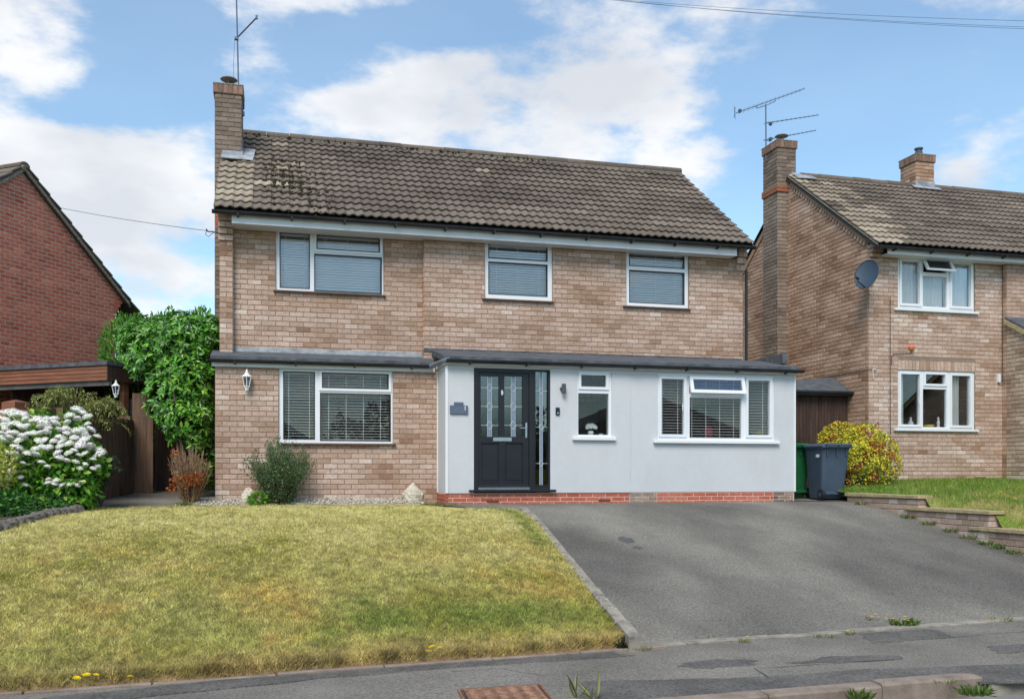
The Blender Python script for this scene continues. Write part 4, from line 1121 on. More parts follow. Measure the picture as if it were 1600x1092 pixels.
MB().box(leaf[0] - .0, leaf[1] + .0, Yd - .03, Yd + .06, ZD(790, 765), ZD(790, 761), bev=.004).build('threshold', 'chrome', house)
MB().box(XD(732), XD(867), YP - .06, Yd + .05, ZD(800, 768), ZD(800, 764.8), bev=.004).build('door_sill', 'door_black', house)
room(house, (hd[0], hd[1], 0, hd[3]), YP + .25, depth=1.8, down=0, m=.12, mat='room')

# --- low roofs, fascias and gutters over the ground floor
def eaves_y(x, yt): return yt
ZGB = fz(640, 569, 15.33); ZGP = fz(1000, 569.5, YP - .2)
Zb_f0 = fz(640, 580.5, YB_ - .03); Zp_f0 = fz(1000, 578.5, YP - .03)
XPF = XW0 - .1
MB().box(XB0 - .05, XPF + .05, YB_ - .05, YB_ - .03, Zb_f0, ZGB + .01).build('fascia', 'fascia_white', house)
MB().box(XB0 - .05, XPF + .05, YB_ - .03, YR, ZGB + .01, ZGB + .02).build('soffit', 'fascia_white', house)
MB().box(XPF + .06, XW1 + .03, YP - .05, YP - .02, Zp_f0, ZGP + .01).build('fascia', 'fascia_white', house)
MB().box(XW0 - .035, XW0 - .014, YP - .02, YB_ - .05, Zp_f0, ZGP + .01).build('fascia', 'fascia_white', house)
gutter(house, (XB0 - .09, YB_ - .115, ZGB + .0), (XPF - .0, YB_ - .115, ZGB + .0), br=.95)
gutter(house, (XW0 - .02, YP - .115, ZGP + .0), (XW1 + .1, YP - .115, ZGP + .0), br=.95)
MB().tube([(XPF - .04, YB_ - .12, ZGB - .02), (XPF + .02, YB_ - .3, ZGB + .0), (XW0 - .04, YP - .05, ZGP - .02), (XW0 + .02, YP - .13, ZGP - .0)], .04, 8).build('gutter_joint', 'grey_pipe', house)
zbw = fz(640, 554.5, YU); zpw = fz(1000, 557.5, YR)
def lowroof(x0, x1, y0, y1, z0, z1, nm):
    mb = MB(); mb.prism([(x0, y0, z0 - .05), (x0, y0, z0 + .03), (x0, y1, z1), (x0, y1, z1 - .1)], (x1 - x0, 0, 0)); return mb.build(nm, 'felt', house)
r1 = lowroof(XB0 - .07, XPF + .05, YB_ - .07, YU, ZGB + .03, zbw - .03, 'low_roof'); r2 = lowroof(XPF + .06, XW1 + .05, YP - .07, YR, ZGP + .03, zpw, 'low_roof')
MB().prism([(XPF + .06, YR, zpw - .1), (XPF + .06, YR, zpw), (XPF + .06, YU + .001, zpw + .01), (XPF + .06, YU + .001, zpw - .1)], (XS - XPF - .06, 0, 0)).build('roof_infill', 'felt', r2) if XS > XPF + .06 else None
MB().box(XG, XPF + .05, YU - .02, YU - .008, zbw - .05, zbw + .04).build('flashing', 'lead', r1)
MB().box(XS, XW1 - .4, YR - .018, YR - .009, zpw - .04, zpw + .025).build('flashing', 'felt', r2)
MB().box(XW1 - .03, XW1 + .06, YP + .35, 19, zpw - .15, fz(1238, 553, YP + .4)).build('roof_kerb', 'felt', r2)
mb = MB(); mb.box(XR_ - .1, XW1 + .04, YR + .01, 19.5, zpw - .12, zpw - .01); mb.build('low_roof', 'felt', house)
# downpipes
MB().tube([(XR_ + .04, YR - .05, fz(1163, 424, YR)), (XR_ + .04, YR - .05, zpw)], .03, 8).build('downpipe', 'black_pvc', house)
pq = onY(1246, 637, YP + .3)
MB().tube([(XW1 + .28, YP + .5, pq.z + .22), (XW1 + .28, YP + .5, pq.z + .08), (XW1 + .2, YP + .45, pq.z), (XW1 + .03, YP + .3, pq.z - .02)], .035, 8).build('downpipe', 'grey_pipe', house)
bw.finish(300)


# ================================================================== HOUSE ON THE RIGHT
YN = 15.9; XN = fx(1357, YN); XNS = fx(1566, YN); XNW = fx(1573, YN - .12)
nb = thing('semi_detached_house', (14, 16, .3), 'buff brick house with satellite dish and two chimneys behind the raised lawn', 'house')
bn = Brickwork()
ZGN = fz(1362, 384, 15.5); EZN = ZGN + .05; RYN = 18.72; ZRN = fz(1240, 276, RYN); ZSN = fz(1370, 395.5, 15.6)
W_NU = (1402, 401.5, 1521.5, 481); W_NL = (1402, 578, 1522, 669.5); hu = hole(YN, W_NU, .02); hn = hole(YN, W_NL, .02)
fn = Fr(0, YN); mb = MB(); mb.slab(fn, XN, XNS, 0, ZSN + .02, [hu, hn], 0, .25); wa = mb.build('wall', 'mortar', nb)
zso = hn[3]; sold = (hn[0] + .0, hn[1] + .0, zso + .006, zso + .2)
bn.field(wa, fn, XN, XNS, .18, ZSN, [hu, hn, (sold[0], sold[1], sold[2] - .01, sold[3] + .005)], seed=21, bias=.04)
mb = MB(); nso = round((sold[1] - sold[0]) / .0825); d = (sold[1] - sold[0]) / nso
for i in range(nso):
    v, f = brick_geo(d - .01, sold[3] - sold[2] - .008, .001); mb.add([fn.w(sold[0] + d * (i + .5) + p[0], p[1], sold[2] + p[2]) for p in v], f, tuple(ramp_np(random.uniform(.1, .8), BUFF)))
mb.build('soldier_course', 'brick', wa)
mb = MB(); mb.box(XNS, 19, YN - .12, YN + .1, 0, ZSN + .02); wb = mb.build('wall', 'mortar', nb)
bn.field(wb, Fr(0, YN - .12), XNS, 16.2, .18, ZSN, seed=22, bias=-.05); bn.field(wb, Fr(XNS, YN, -math.pi / 2), 0, .12, .18, ZSN, pal=('buffd', BUFFD), seed=23, single=False)
YNB = 21.6
def nclip(z):
    if z < EZN: return (0, YNB - YN)
    k = (z - EZN) / (ZRN - EZN) * (RYN - 15.5); return (max(0, (YNB - RYN) - (RYN - 15.5) + k), min(YNB - YN, YNB - 15.5 - k))
mb = MB(); mb.prism([(XN + .005, YN + .01, 0), (XN + .005, YNB, 0), (XN + .005, YNB, EZN), (XN + .005, RYN, ZRN - .08), (XN + .005, YN + .01, EZN + .2)], (.2, 0, 0)); wg = mb.build('wall', 'mortar', nb)
bn.field(wg, Fr(XN, YNB, -math.pi / 2), 0, YNB - YN, .1, ZRN - .1, clip=nclip, pal=('buffd', BUFFD), seed=24, bias=.08, single=True)
# front wing on the far right, its side wall facing the drive
ya, yb2 = YN - .12, XNW / .948
zA, zB = fz(1573, 503, ya), fz(1600, 517, yb2); kz = (zB - zA) / (ya - yb2)
zc_ = lambda u: zA + kz * u
mb = MB(); mb.prism([(XNW + .004, ya, 0), (XNW + .004, ya, zA), (XNW + .004, 12.6, zc_(ya - 12.6)), (XNW + .004, 12.6, 0)], (.2, 0, 0)); wc = mb.build('wall', 'mortar', nb)
PALE = [(0, S(150, 126, 106, .88)), (.5, S(186, 166, 146, .9)), (1, S(210, 196, 180, .92))]
bn.field(wc, Fr(XNW, ya, -math.pi / 2), 0, ya - 12.6, .18, zA, clip=lambda z: (0, min(ya - 12.6, (z - zA) / kz if z > zc_(ya - 12.6) else 99)), pal=('pale', PALE), seed=25, single=False)
mb = MB(); P = [(XNW - .06, ya - .02, zA + .02), (XNW - .06, 12.5, zc_(ya - 12.5) + .02), (XNW - .06, 12.5, zc_(ya - 12.5) + .1), (XNW - .06, ya - .02, zA + .1)]; mb.prism(P, (2.4, 0, 0)); wr = mb.build('wing_roof', 'felt', nb)
MB().prism([(p[0] - .022, p[1], p[2] - (.07 if i < 2 else .06)) for i, p in enumerate(P)], (.02, 0, 0)).build('bargeboard', 'coping', wr)
# windows
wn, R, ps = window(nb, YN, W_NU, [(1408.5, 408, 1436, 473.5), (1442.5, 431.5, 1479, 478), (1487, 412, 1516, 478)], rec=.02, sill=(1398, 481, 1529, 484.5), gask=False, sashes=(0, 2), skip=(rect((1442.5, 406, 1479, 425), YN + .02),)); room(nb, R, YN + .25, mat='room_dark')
tl = rect((1441, 403.5, 1489, 427), YN); an = math.radians(30)
mb = MB(); mb.slab(Fr(0, 0), tl[0], tl[1] - .06, tl[2], tl[3], [(tl[0] + .06, tl[1] - .12, tl[2] + .05, tl[3] - .05)], 0, .05)
def rotn(x, y, z): dz = z - tl[3]; return (x, YN - .02 + y * math.cos(an) + dz * math.sin(an), tl[3] + dz * math.cos(an))
mb.v = [rotn(*v) for v in mb.v]; os_ = mb.build('open_sash', 'upvc', wn)
mb = MB(); mb.box(tl[0] + .055, tl[1] - .115, .02, .026, tl[2] + .045, tl[3] - .045); mb.v = [rotn(*v) for v in mb.v]; mb.build('pane', 'glass_sheer', os_)


def curtain(label, x0, x1, z0, z1, Y, amp=.03, nw=5, group=None):
    n = 40; vs_ = []; ph = random.random() * 6
    for z in (z0, z1):
        for i in range(n + 1):
            u = i / n; a = amp * (1.0 if z == z0 else .6); vs_.append((x0 + (x1 - x0) * u, Y + a * math.sin(u * nw * 6.28 + ph) + .4 * a * math.sin(u * nw * 14 + 1), z))
    mb = MB(); mb.add(vs_, [(i, i + 1, n + 2 + i, n + 1 + i) for i in range(n)])
    v2 = [(x, y + .004, z) for x, y, z in vs_]; mb.add(v2, [(n + 1 + i, n + 2 + i, i + 1, i) for i in range(n)])
    return tag(mb.build('curtain', 'curtain', smooth=True), label, 'curtain', group)


for (a, b, lb_) in ((0, .33, 'white net curtain in the left light of the upstairs window beside the dish'), (.34, .66, 'white net curtain behind the middle light below the opened vent'), (.67, 1, 'white net curtain in the right light of the upstairs window beside the dish')):
    curtain(lb_, R[0] + .05 + (R[1] - R[0] - .1) * a, R[0] + .05 + (R[1] - R[0] - .1) * b, R[2] + .03, R[3] - (.04 if a != .34 else .3), YN + .17, .018, 6)
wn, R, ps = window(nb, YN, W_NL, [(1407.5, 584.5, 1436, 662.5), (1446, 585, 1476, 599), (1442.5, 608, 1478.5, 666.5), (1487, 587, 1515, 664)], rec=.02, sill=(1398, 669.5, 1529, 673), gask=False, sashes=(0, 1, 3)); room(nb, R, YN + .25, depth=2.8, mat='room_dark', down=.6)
handle(wn, ps[0][1] - .02, YN - .025, (ps[0][2] + ps[0][3]) / 2 - .08)
curtain('white curtain drawn to the left side of the downstairs window above the raised lawn', R[0] + .06, R[0] + .19, R[2] + .05, R[3] - .04, YN + .12, .025, 3)
curtain('pale gathered curtain hanging in the right light of the downstairs window above the raised lawn', ps[3][0] - .04, ps[3][0] + .27, R[2] + .05, R[3] - .04, YN + .12, .025, 4)
MB().box(R[0] + .02, R[1] - .02, YN + .09, YN + .3, R[2] + .0, R[2] + .03).build('inner_sill', 'upvc', wn)
p = onY(1423, 664, YN + .17); mb = MB(); mb.lathe([(.05, 0), (.058, .05), (.05, .11), (.02, .15), (.02, .19), (.026, .21)], (p.x, p.y, R[2] + .03), 12); tag(mb.build('bottle', 'upvc_grey', smooth=True), 'pale glass bottle on the window sill of the house with the dish', 'bottle')
p = onY(1466, 664, YN + .15); mb = MB(); mb.lathe([(.04, 0), (.042, .02), (.02, .05), (.035, .1), (.028, .14), (.014, .16), (.026, .185), (.02, .215), (.005, .225)], (p.x, p.y, R[2] + .03), 12); tag(mb.build('figurine', 'lantern_white', smooth=True), 'small white figurine standing on the neighbouring window sill', 'figurine')
p = onY(1451, 664, YN + .17); mb = MB(); mb.lathe([(.06, 0), (.1, .03), (.11, .06), (.10, .065), (.05, .03)], (p.x, p.y, R[2] + .03), 14); tag(mb.build('bowl', 'yellow_glaze', smooth=True), 'low yellow bowl on the neighbouring window sill', 'bowl')
# corbel, fascia, gutter, roof
z0, z1 = fz(1357, 410, YN), fz(1357, 383, YN)
for i in range(4):
    hh = (z1 - z0) / 4; dd = .05 + .06 * i
    for (p, q) in ((XN - .02, XN + .11), (XN + .11, XN + .22)):
        mb = MB(); mb.box(p + .003, q - .003, YN - dd, YN + .02, z0 + hh * i + .006, z0 + hh * (i + 1) - .008, col=tuple(ramp_np(random.uniform(.2, .7), BUFF)), bev=.003); mb.build('corbel_brick', 'brick', nb)
MB().box(XN + .21, 19, 15.585, 15.605, ZSN, ZGN + .02).build('fascia', 'fascia_white', nb)
MB().box(XN + .21, 19, 15.606, YN + .01, ZSN + .006, ZSN + .018).build('soffit', 'fascia_white', nb)
gutter(nb, (XN - .08, 15.5, ZGN + .015), (19, 15.5, ZGN + .015))
sln = Vector((0, RYN - 15.5, ZRN - EZN)); Sn = sln.normalized(); Nn_ = Vector((1, 0, 0)).cross(Sn); A0 = Vector((XN - .08, 15.5, EZN)); CN = 25; A1 = A0 + Vector((TW * CN, 0, 0))
mb = MB(); dk = -Nn_ * .03
mb.add([A0 + dk, A1 + dk, A1 + sln + dk, A0 + sln + dk, A0 + dk * 3, A1 + dk * 3, A1 + sln + dk * 3, A0 + sln + dk * 3], [(0, 1, 2, 3), (7, 6, 5, 4), (0, 4, 5, 1), (1, 5, 6, 2), (0, 3, 7, 4)])
bkn = Vector((0, 2 * (RYN - 15.5), 0)); mb.add([A0 + sln, A1 + sln, A1 + bkn, A0 + bkn], [(0, 1, 2, 3)]); rn = mb.build('roof', 'roof_deck', nb)
tile_roof(rn, A0 + Nn_ * .012, (1, 0, 0), Sn, CN, 14, seed=81, pale=lambda c, r: (c < 2 and random.random() < .9) or (c < 4 and random.random() < .5))
ridge_tiles(rn, A0 + sln + Vector((.3, 0, 0)), A1 + sln, 16)
mb = MB(); mb.prism([A0 - Nn_ * .05, A0, A0 + sln, A0 + sln - Nn_ * .05], (.02, 0, 0)); mb.build('verge_mortar', 'cement', rn)
# dentilled brick verge on the gable
mb = MB(); q0 = Vector((XN - .03, YN, EZN + (YN - 15.5) * (ZRN - EZN) / (RYN - 15.5) - .06)); q1 = Vector((XN - .03, RYN, ZRN - .06)); dd = (q1 - q0).normalized(); dn = Vector((0, -dd.z, dd.y)) * -1
L_ = (q1 - q0).length; n = int(L_ / .115)
mb.prism([q0, q1, q1 + dn * .11, q0 + dn * .11], (.04, 0, 0), col=tuple(ramp_np(.45, BUFFD)))
for i in range(n):
    p = q0 + dd * (.115 * i) + dn * .112; mb.prism([p, p + dd * .068, p + dd * .068 + dn * .07, p + dn * .07], (.04, 0, 0), col=tuple(ramp_np(random.uniform(.2, .8), BUFFD)))
tag(mb.build('dentil_course', 'brick', wg), kind='stuff')
mb = MB(); q2 = Vector((XN - .03, 2 * RYN - YN, q0.z)); mb.prism([q1, q2, q2 + Vector((0, 0, -.14)), q1 + Vector((0, 0, -.14))], (.04, 0, 0), col=tuple(ramp_np(.3, BUFFD))); mb.build('verge_course', 'brick', wg)
# chimneys
NX0, NX1, NY0 = fx(1215, 18.83), fx(1243.5, 18.83), 18.83
cn1 = chimney(nb, NX0, NX1, NY0, NY0 + .64, 0, fz(1215, 219, NY0), bn, seed=27, pal=('soot', SOOT))
mb = MB()
for i in range(2):
    zz = fz(1215, 299, NY0) + i * .08
    mb.box(NX0 - .03, XN + .03, NY0 - .03, NY0 + .66, zz, zz + .07, col=S(158, 100 + 10 * i, 80, .85))
mb.build('shoulder_course', 'brick', cn1)
def rpn(X, s, n=.07): return Vector((X, 15.5, EZN)) + Sn * s + Nn_ * n
sN = (RYN - 15.5) / Sn.y
mb = MB(); mb.prism([rpn(XN + .0, sN - .32), rpn(NX1 + .32, sN - .3), rpn(NX1 + .22, sN - .0), rpn(XN - .02, sN - .02)], Nn_ * .012); mb.box(NX1 - .12, NX1 + .012, NY0 - .012, NY0 - .002, ZRN - .1, ZRN + .14); mb.build('flashing', 'lead', rn)
c2a, c2b = fx(1431, 18.6), fx(1459.5, 18.6)
chimney(nb, c2a, c2b, 18.6, 19.15, EZN, fz(1431, 241, 18.6), bn, cowl='pot', seed=28, pal=('buffd', BUFFD))
mb = MB(); mb.prism([rpn(c2a - .12, sN - .26), rpn(c2b + .1, sN - .28), rpn(c2b + .12, sN - .05), rpn(c2a - .1, sN - .05)], Nn_ * .012); mb.box(c2a - .02, c2b + .01, 18.585, 18.598, ZRN - .14, ZRN + .12); mb.build('flashing', 'lead', rn)
# cables and fittings on that wall
P = lambda x, y, d=.02: onY(x, y, YN - d)
MB().tube([P(1391, 463), P(1391, 640), P(1391.5, 700)], .007, 5).build('cable', 'cable', nb)
MB().tube([P(1393, 570), P(1393.5, 556), P(1396, 553), P(1424, 552), P(1425, 545)], .006, 5).build('cable', 'cable', nb)
MB().tube([P(1566.5, 400, .06), P(1566.5, 598, .06), P(1571, 599, .14)], .008, 5).build('cable', 'cable', nb)
mb = MB(); q = P(1424, 543); mb.lathe([(.0, -.06), (.05, -.05), (.07, 0), (.045, .045), (.0, .06)], (q.x, q.y, q.z), 10); mb.build('alarm_cap', 'orange', nb)
q = P(1559.5, 591); MB().box(q.x - .02, q.x + .03, YN - .06, YN, q.z - .09, q.z + .09, bev=.008).build('junction_box', 'upvc', nb)
q = P(1366, 583); MB().tube([(q.x - .03, YN - .02, q.z + .08), (q.x + .04, YN - .1, q.z + .05), (q.x - .02, YN - .02, q.z - .12), (q.x - .03, YN - .02, q.z + .08)], .008, 5).build('hose_bracket', 'lantern_white', nb)
q = P(1532, 749.5); MB().box(q.x - .12, q.x + .12, YN - .012, YN + .02, q.z - .04, q.z + .06).build('air_brick', 'sill_brown', nb)
mb = MB(); q0, q1 = (XN - .012, 17.4, fz(1247, 569, 17.4)), (XN - .012, YN, fz(1345, 549, YN)); mb.tube([onT(1247, 569, 1) * 0 + Vector((XN - .015, XN / ((pdir(1247, 569).x) / pdir(1247, 569).y), 0)) * 1 + Vector((0, 0, 2.52)), Vector((XN - .015, YN - .01, 2.52)), Vector((XN + .2, YN - .015, 2.52))], .006, 5); mb.build('cable', 'cable', nb)
bn.finish(300)

# satellite dish
dp = onY(1356, 430, YN - .28); ds = thing('satellite_dish', (XN + .02, YN - .03, dp.z - .1), 'dark grey satellite dish bracketed to the corner of the buff brick house', 'dish')
fc = (pdir(1356, 430) * -1); aim = Vector((-.9, -.42, .25)).normalized(); sx_ = aim.cross(Vector((0, 0, 1))).normalized(); up_ = sx_.cross(aim)
vs_ = []; fs_ = []; nr, na = 6, 28
for i in range(nr + 1):
    r = .245 * i / nr
    for k in range(na):
        t = 2 * math.pi * k / na; vs_.append(dp + sx_ * r * math.cos(t) + up_ * 1.18 * r * math.sin(t) + aim * (r * r * .9))
for i in range(nr):
    for k in range(na): fs_.append((i * na + k, i * na + (k + 1) % na, i * na + na + (k + 1) % na, i * na + na + k))
mb = MB(); mb.add(vs_, fs_); mb.add([v - aim * .012 for v in vs_], [f[::-1] for f in fs_]); mb.tube([vs_[nr * na + k] for k in range(na)] + [vs_[nr * na]], .009, 5); mb.build('reflector', 'dish', ds, smooth=True)
lnb = dp + aim * .33 - up_ * .2
MB().tube([dp - up_ * .27 + aim * .03, lnb - up_ * .05, lnb], .013, 6).build('arm', 'cable', ds)
MB().tube([lnb - aim * .02, lnb + aim * .07], [.03, .024], 10).build('receiver', 'cable', ds)
MB().tube([dp - aim * .01, Vector((XN + .03, YN - .1, dp.z - .03)), Vector((XN + .03, YN - .005, dp.z - .08))], .017, 8).build('bracket', 'aerial_metal', ds)
MB().tube([lnb, lnb - up_ * .1 + aim * .02, lnb - up_ * .14 - aim * .15, Vector((XN + .02, YN - .02, dp.z - .32))], .005, 5).build('cable', 'cable', ds)

# aerials
def yagi(par, A, B, ne, lo, le, wa=.0):
    A, B = Vector(A), Vector(B); d = (B - A).normalized(); s = d.cross(Vector((0, 0, 1))).normalized(); s = (s + Vector((0, 0, wa))).normalized()
    mb = MB(); mb.tube([A, B], .009, 6)
    for i in range(ne):
        p = A.lerp(B, (i + .3) / ne); L = lo + (le - lo) * i / ne; mb.tube([p - s * L, p + s * L], .0035, 4)
    return mb.build('boom', 'aerial_metal', par)
Ya = NY0 + .5
ab = onY(1197, 235, Ya); ar = thing('roof_aerial', (ab.x, Ya, ab.z - .2), 'tall mast with three yagi aerials on the chimney of the house with the dish', 'aerial')
q = lambda x, y, dy=0: onY(x, y, Ya + dy)
MB().tube([ab - Vector((0, 0, .25)), q(1196.5, 164)], .016, 8).build('mast', 'aerial_metal', ar)
yagi(ar, q(1150, 177, -.4), q(1257, 139, .55), 16, .12, .09, .4); yagi(ar, q(1195, 193), q(1279, 180, .3), 12, .10, .07); yagi(ar, q(1195, 219), q(1275, 204, .3), 12, .10, .07)
MB().tube([q(1180, 166, -.1), q(1183, 169.5, -.08), q(1197, 165), q(1211, 159, .08), q(1212, 154, .1)], .009, 6).build('cradle', 'aerial_metal', ar)
p = q(1150, 177, -.4); mb = MB()
for k in range(4): mb.tube([p + Vector((.02, .05, -.11 + .07 * k)), p + Vector((-.08, -.06, -.10 + .075 * k))], .005, 4)
mb.tube([p + Vector((-.03, 0, -.12)), p + Vector((-.04, 0, .13))], .006, 4); mb.build('reflector', 'aerial_metal', ar)
for (x, y) in ((1204, 193), (1156, 173), (1204, 217)):
    c = q(x, y); MB().box(c.x - .03, c.x + .03, c.y - .03, c.y + .03, c.z - .05, c.z + .03, bev=.01).build('dipole_box', 'anthracite', ar)
MB().tube([q(1193, 219), q(1203, 221), q(1204, 229)], .008, 5).build('clamp', 'aerial_metal', ar)
Ym = CY0 + .1; mb0 = onY(372, 142, Ym)
am = thing('roof_aerial', (CX1 + .02, Ym, mb0.z - .3), 'thin mast with one short angled aerial on the chimney above the brick bay', 'aerial')
MB().tube([Vector((CX1 + .03, Ym, mb0.z - .45)), onY(372.5, 130, Ym), onY(371, 62, Ym), onY(369, -20, Ym)], .013, 8).build('mast', 'aerial_metal', am)
MB().tube([onY(371, 59, Ym), onY(401, 28, Ym - .3)], .014, 6).build('boom', 'aerial_metal', am); c = onY(401, 28, Ym - .3); MB().box(c.x - .02, c.x + .02, c.y - .02, c.y + .02, c.z - .03, c.z + .04, bev=.006).build('end_cap', 'aerial_metal', am)
c = onY(370, 61, Ym); MB().box(c.x - .04, c.x + .03, c.y - .03, c.y + .03, c.z - .025, c.z + .025, bev=.006).build('clamp', 'aerial_metal', am)
MB().tube([onY(366.5, 62, Ym), onY(365, 100, Ym), onY(365, 134, Ym)], .003, 4).build('cable', 'cable', am)
MB().box(CX1 + .004, CX1 + .05, Ym - .03, Ym + .03, mb0.z - .45, mb0.z - .38).build('wall_bracket', 'aerial_metal', am)

# overhead wires
def wire(label, A, B, sag, r=.006, group=None):
    A, B = Vector(A), Vector(B); pts = []
    for i in range(21):
        u = i / 20; p = A.lerp(B, u); p.z -= sag * 4 * u * (1 - u); pts.append(p)
    return tag(MB().tube(pts, r, 4).build('overhead_wire', 'cable'), label, 'wire', group)
wire('thin telephone wire from the red brick gable to the house corner with the corbelled pier', onT(60, 318, 21), onY(326, 361, YR + .5), .04, .0045)
br = thing('wire_bracket', onY(331, 362, YR + .5), 'small wire bracket on the house corner below the eaves', 'bracket')
MB().tube([onY(322, 358, YR + .45), onY(325, 362, YR + .48), onY(330, 362, YR + .5), onY(342, 364, YR + .55)], .012, 5).build('arm', 'aerial_metal', br)
MB().tube([onY(323, 360, YR + .45), onY(321, 366, YR + .45), onY(326, 370, YR + .45), onY(330, 366, YR + .47), onY(334, 364, YR + .5)], .005, 4).build('loop', 'cable', br)
for i, (a, b) in enumerate((((900, -6), (1640, 34)), ((930, -2), (1640, 44)), ((960, 0), (1640, 47)))):
    wire('overhead wire crossing the sky high above the neighbouring chimneys', onT(*a, 30), onT(b[0], b[1] + 0, 24), .12, .0045, 'high overhead wires')

# ================================================================== SMALL THINGS ON THE FRONT
def lantern(name, P, Y, label, k=1.0, hang=False):
    t = thing(name, (P.x, Y, P.z), label, 'lantern'); b = MB(); h = Vector((P.x, Y - .11 * k, P.z))
    # cap with finial
    MB().lathe([(.098 * k, .255 * k), (.1 * k, .265 * k), (.055 * k, .30 * k), (.03 * k, .325 * k), (.034 * k, .34 * k), (.018 * k, .355 * k), (.022 * k, .37 * k), (.008 * k, .4 * k)], h, 6, ph=.52).build('cap', 'lantern_white', t)
    c = MB()
    for i in range(6):
        a = .52 + i * math.pi / 3; c.tube([h + Vector((.088 * k * math.cos(a), .088 * k * math.sin(a), .258 * k)), h + Vector((.052 * k * math.cos(a), .052 * k * math.sin(a), .08 * k))], .0065 * k, 5)
    cg = c.build('cage', 'lantern_white', t)
    MB().lathe([(.05 * k, .08 * k), (.084 * k, .256 * k)], h, 6, ph=.52).build('pane', 'glass_sheer', t)
    MB().lathe([(.03 * k, .0), (.036 * k, .012 * k), (.044 * k, .05 * k), (.062 * k, .07 * k), (.062 * k, .082 * k)], h, 6, ph=.52).build('base', 'lantern_white', t)
    MB().lathe([(.014 * k, .08 * k), (.02 * k, .13 * k), (.012 * k, .17 * k)], h, 8).build('bulb', 'lantern_white', t)
    MB().tube([h + Vector((0, .03, .03 * k)), h + Vector((0, .07, .02 * k)), h + Vector((0, .115, .05 * k))], .013 * k, 6).build('bracket', 'lantern_white', t)
    return t
lantern('wall_lantern', onY(385.5, 610, YB_ - .12), YB_, 'white six-sided coach lantern on the brick bay wall', .86)

sg = thing('house_sign', (fx(717, YP), YP, fz(717, 646, YP)), 'slate grey house sign with a white figure 1 left of the door', 'sign')
a = rect((703, 633, 731, 646.5), YP - .02); MB().box(a[0], a[1], YP - .03, YP - .012, a[2], a[3], bev=.003).build('plate', 'slate', sg)
a2 = rect((709.5, 628, 724, 632.8), YP - .02); MB().box(a2[0], a2[1], YP - .028, YP - .0, a2[2], a2[3] + .0, bev=.003).build('solar_tab', 'slate', sg)
MB().box(a[0] + .02, a[1] - .02, YP - .012, YP, a[2] + .02, a[3] - .02).build('back_plate', 'anthracite', sg)
def text(s, size, loc, parent, mat, rot=(math.pi / 2, 0, 0), name='figure', ext=.001):
    cu = bpy.data.curves.new(name, 'FONT'); cu.body = s; cu.size = size; cu.extrude = ext; cu.align_x = 'CENTER'; cu.align_y = 'CENTER'
    o = bpy.data.objects.new('tmp', cu); C.objects.link(o); dg = bpy.context.evaluated_depsgraph_get(); me = bpy.data.meshes.new_from_object(o.evaluated_get(dg)); bpy.data.objects.remove(o)
    me.materials.clear(); me.materials.append(MATS[mat]); return inst(name, me, parent, loc, rot)
text('1', .1, (fx(726.2, YP), YP - .0315, fz(726.2, 638.2, YP)), sg, 'letter_white')

wl = thing('wall_light', (fx(880, YP), YP, fz(880, 614, YP)), 'small dark grey cylinder wall light above the doorbell', 'light')
q = onY(881, 607, YP - .07); MB().lathe([(.033, -.08), (.036, -.075), (.036, .075), (.033, .08)], (q.x, YP - .07, q.z), 16).build('lamp_body', 'anthracite', wl, smooth=False); MB().tube([(q.x - .015, YP - .07, q.z), (q.x - .015, YP, q.z)], [.03, .036], 12).build('mount', 'anthracite', wl)
db = thing('doorbell', (fx(871, YP), YP, fz(871, 648.5, YP)), 'black video doorbell beside the front door', 'doorbell')
a = rect((868.3, 636.5, 874.2, 648.5), YP - .01); MB().box(a[0], a[1], YP - .026, YP, a[2], a[3], bev=.006).build('body', 'black_pvc', db); cx = (a[0] + a[1]) / 2; MB().tube([(cx, YP - .03, a[2] + .035), (cx, YP - .025, a[2] + .035)], .014, 12).build('button', 'chrome', db); MB().tube([(cx, YP - .029, a[3] - .025), (cx, YP - .025, a[3] - .025)], .008, 10).build('lens', 'anthracite', db)

# things behind the glass
def vase_flowers(P, label):
    t = thing('flower_vase', P, label, 'flowers'); MB().lathe([(.035, 0), (.05, .02), (.05, .05), (.035, .07)], P, 12).build('vase', 'lantern_white', t, smooth=True)
    for i in range(16):
        a = random.random() * 6.28; e = random.random() ** .6 * 1.2; c = Vector(P) + Vector((.095 * math.sin(e) * math.cos(a), .07 * math.sin(e) * math.sin(a), .085 + .085 * math.cos(e))); mb = MB()
        for k in range(5):
            t_ = k * 1.2566 + random.random() * .3; d = Vector((math.cos(t_), -.35, math.sin(t_))) * .03; mb.add([c, c + d + Vector((-d.z, 0, d.x)) * .5, c + d * 1.3, c + d - Vector((-d.z, 0, d.x)) * .5], [(0, 1, 2, 3)], col=(.85, .87, .84))
        mb.build('blossom', 'petal', t)
zc = rect(W_C, YP + .02)[2] + .06
vase_flowers((fx(923, YP + .2), YP + .2, zc), 'round white flower arrangement on the sill of the small porch window')
MB().box(hc[0], hc[1], YP + .1, YP + .35, zc - .03, zc - .001).build('inner_sill', 'upvc', house)
p = onY(939, 677, YP + .18); tag(MB().lathe([(.03, 0), (.04, .01), (.04, .02), (.03, .022)], (p.x, p.y, zc), 12).build('dish', 'lantern_white'), 'tiny white dish beside the white flowers', 'dish')
zr = hw[2] + .05; MB().box(hw[0], hw[1], YP + .26, YP + .55, zr - .04, zr - .001).build('inner_sill', 'upvc', house)
p = onY(1107, 670, YP + .38); tag(MB().lathe([(.035, 0), (.05, .02), (.075, .09), (.08, .15), (.06, .2), (.03, .22)], (p.x, p.y, zr), 16).build('vase', 'red_glaze', smooth=True), 'red vase standing behind the slatted blind', 'vase')
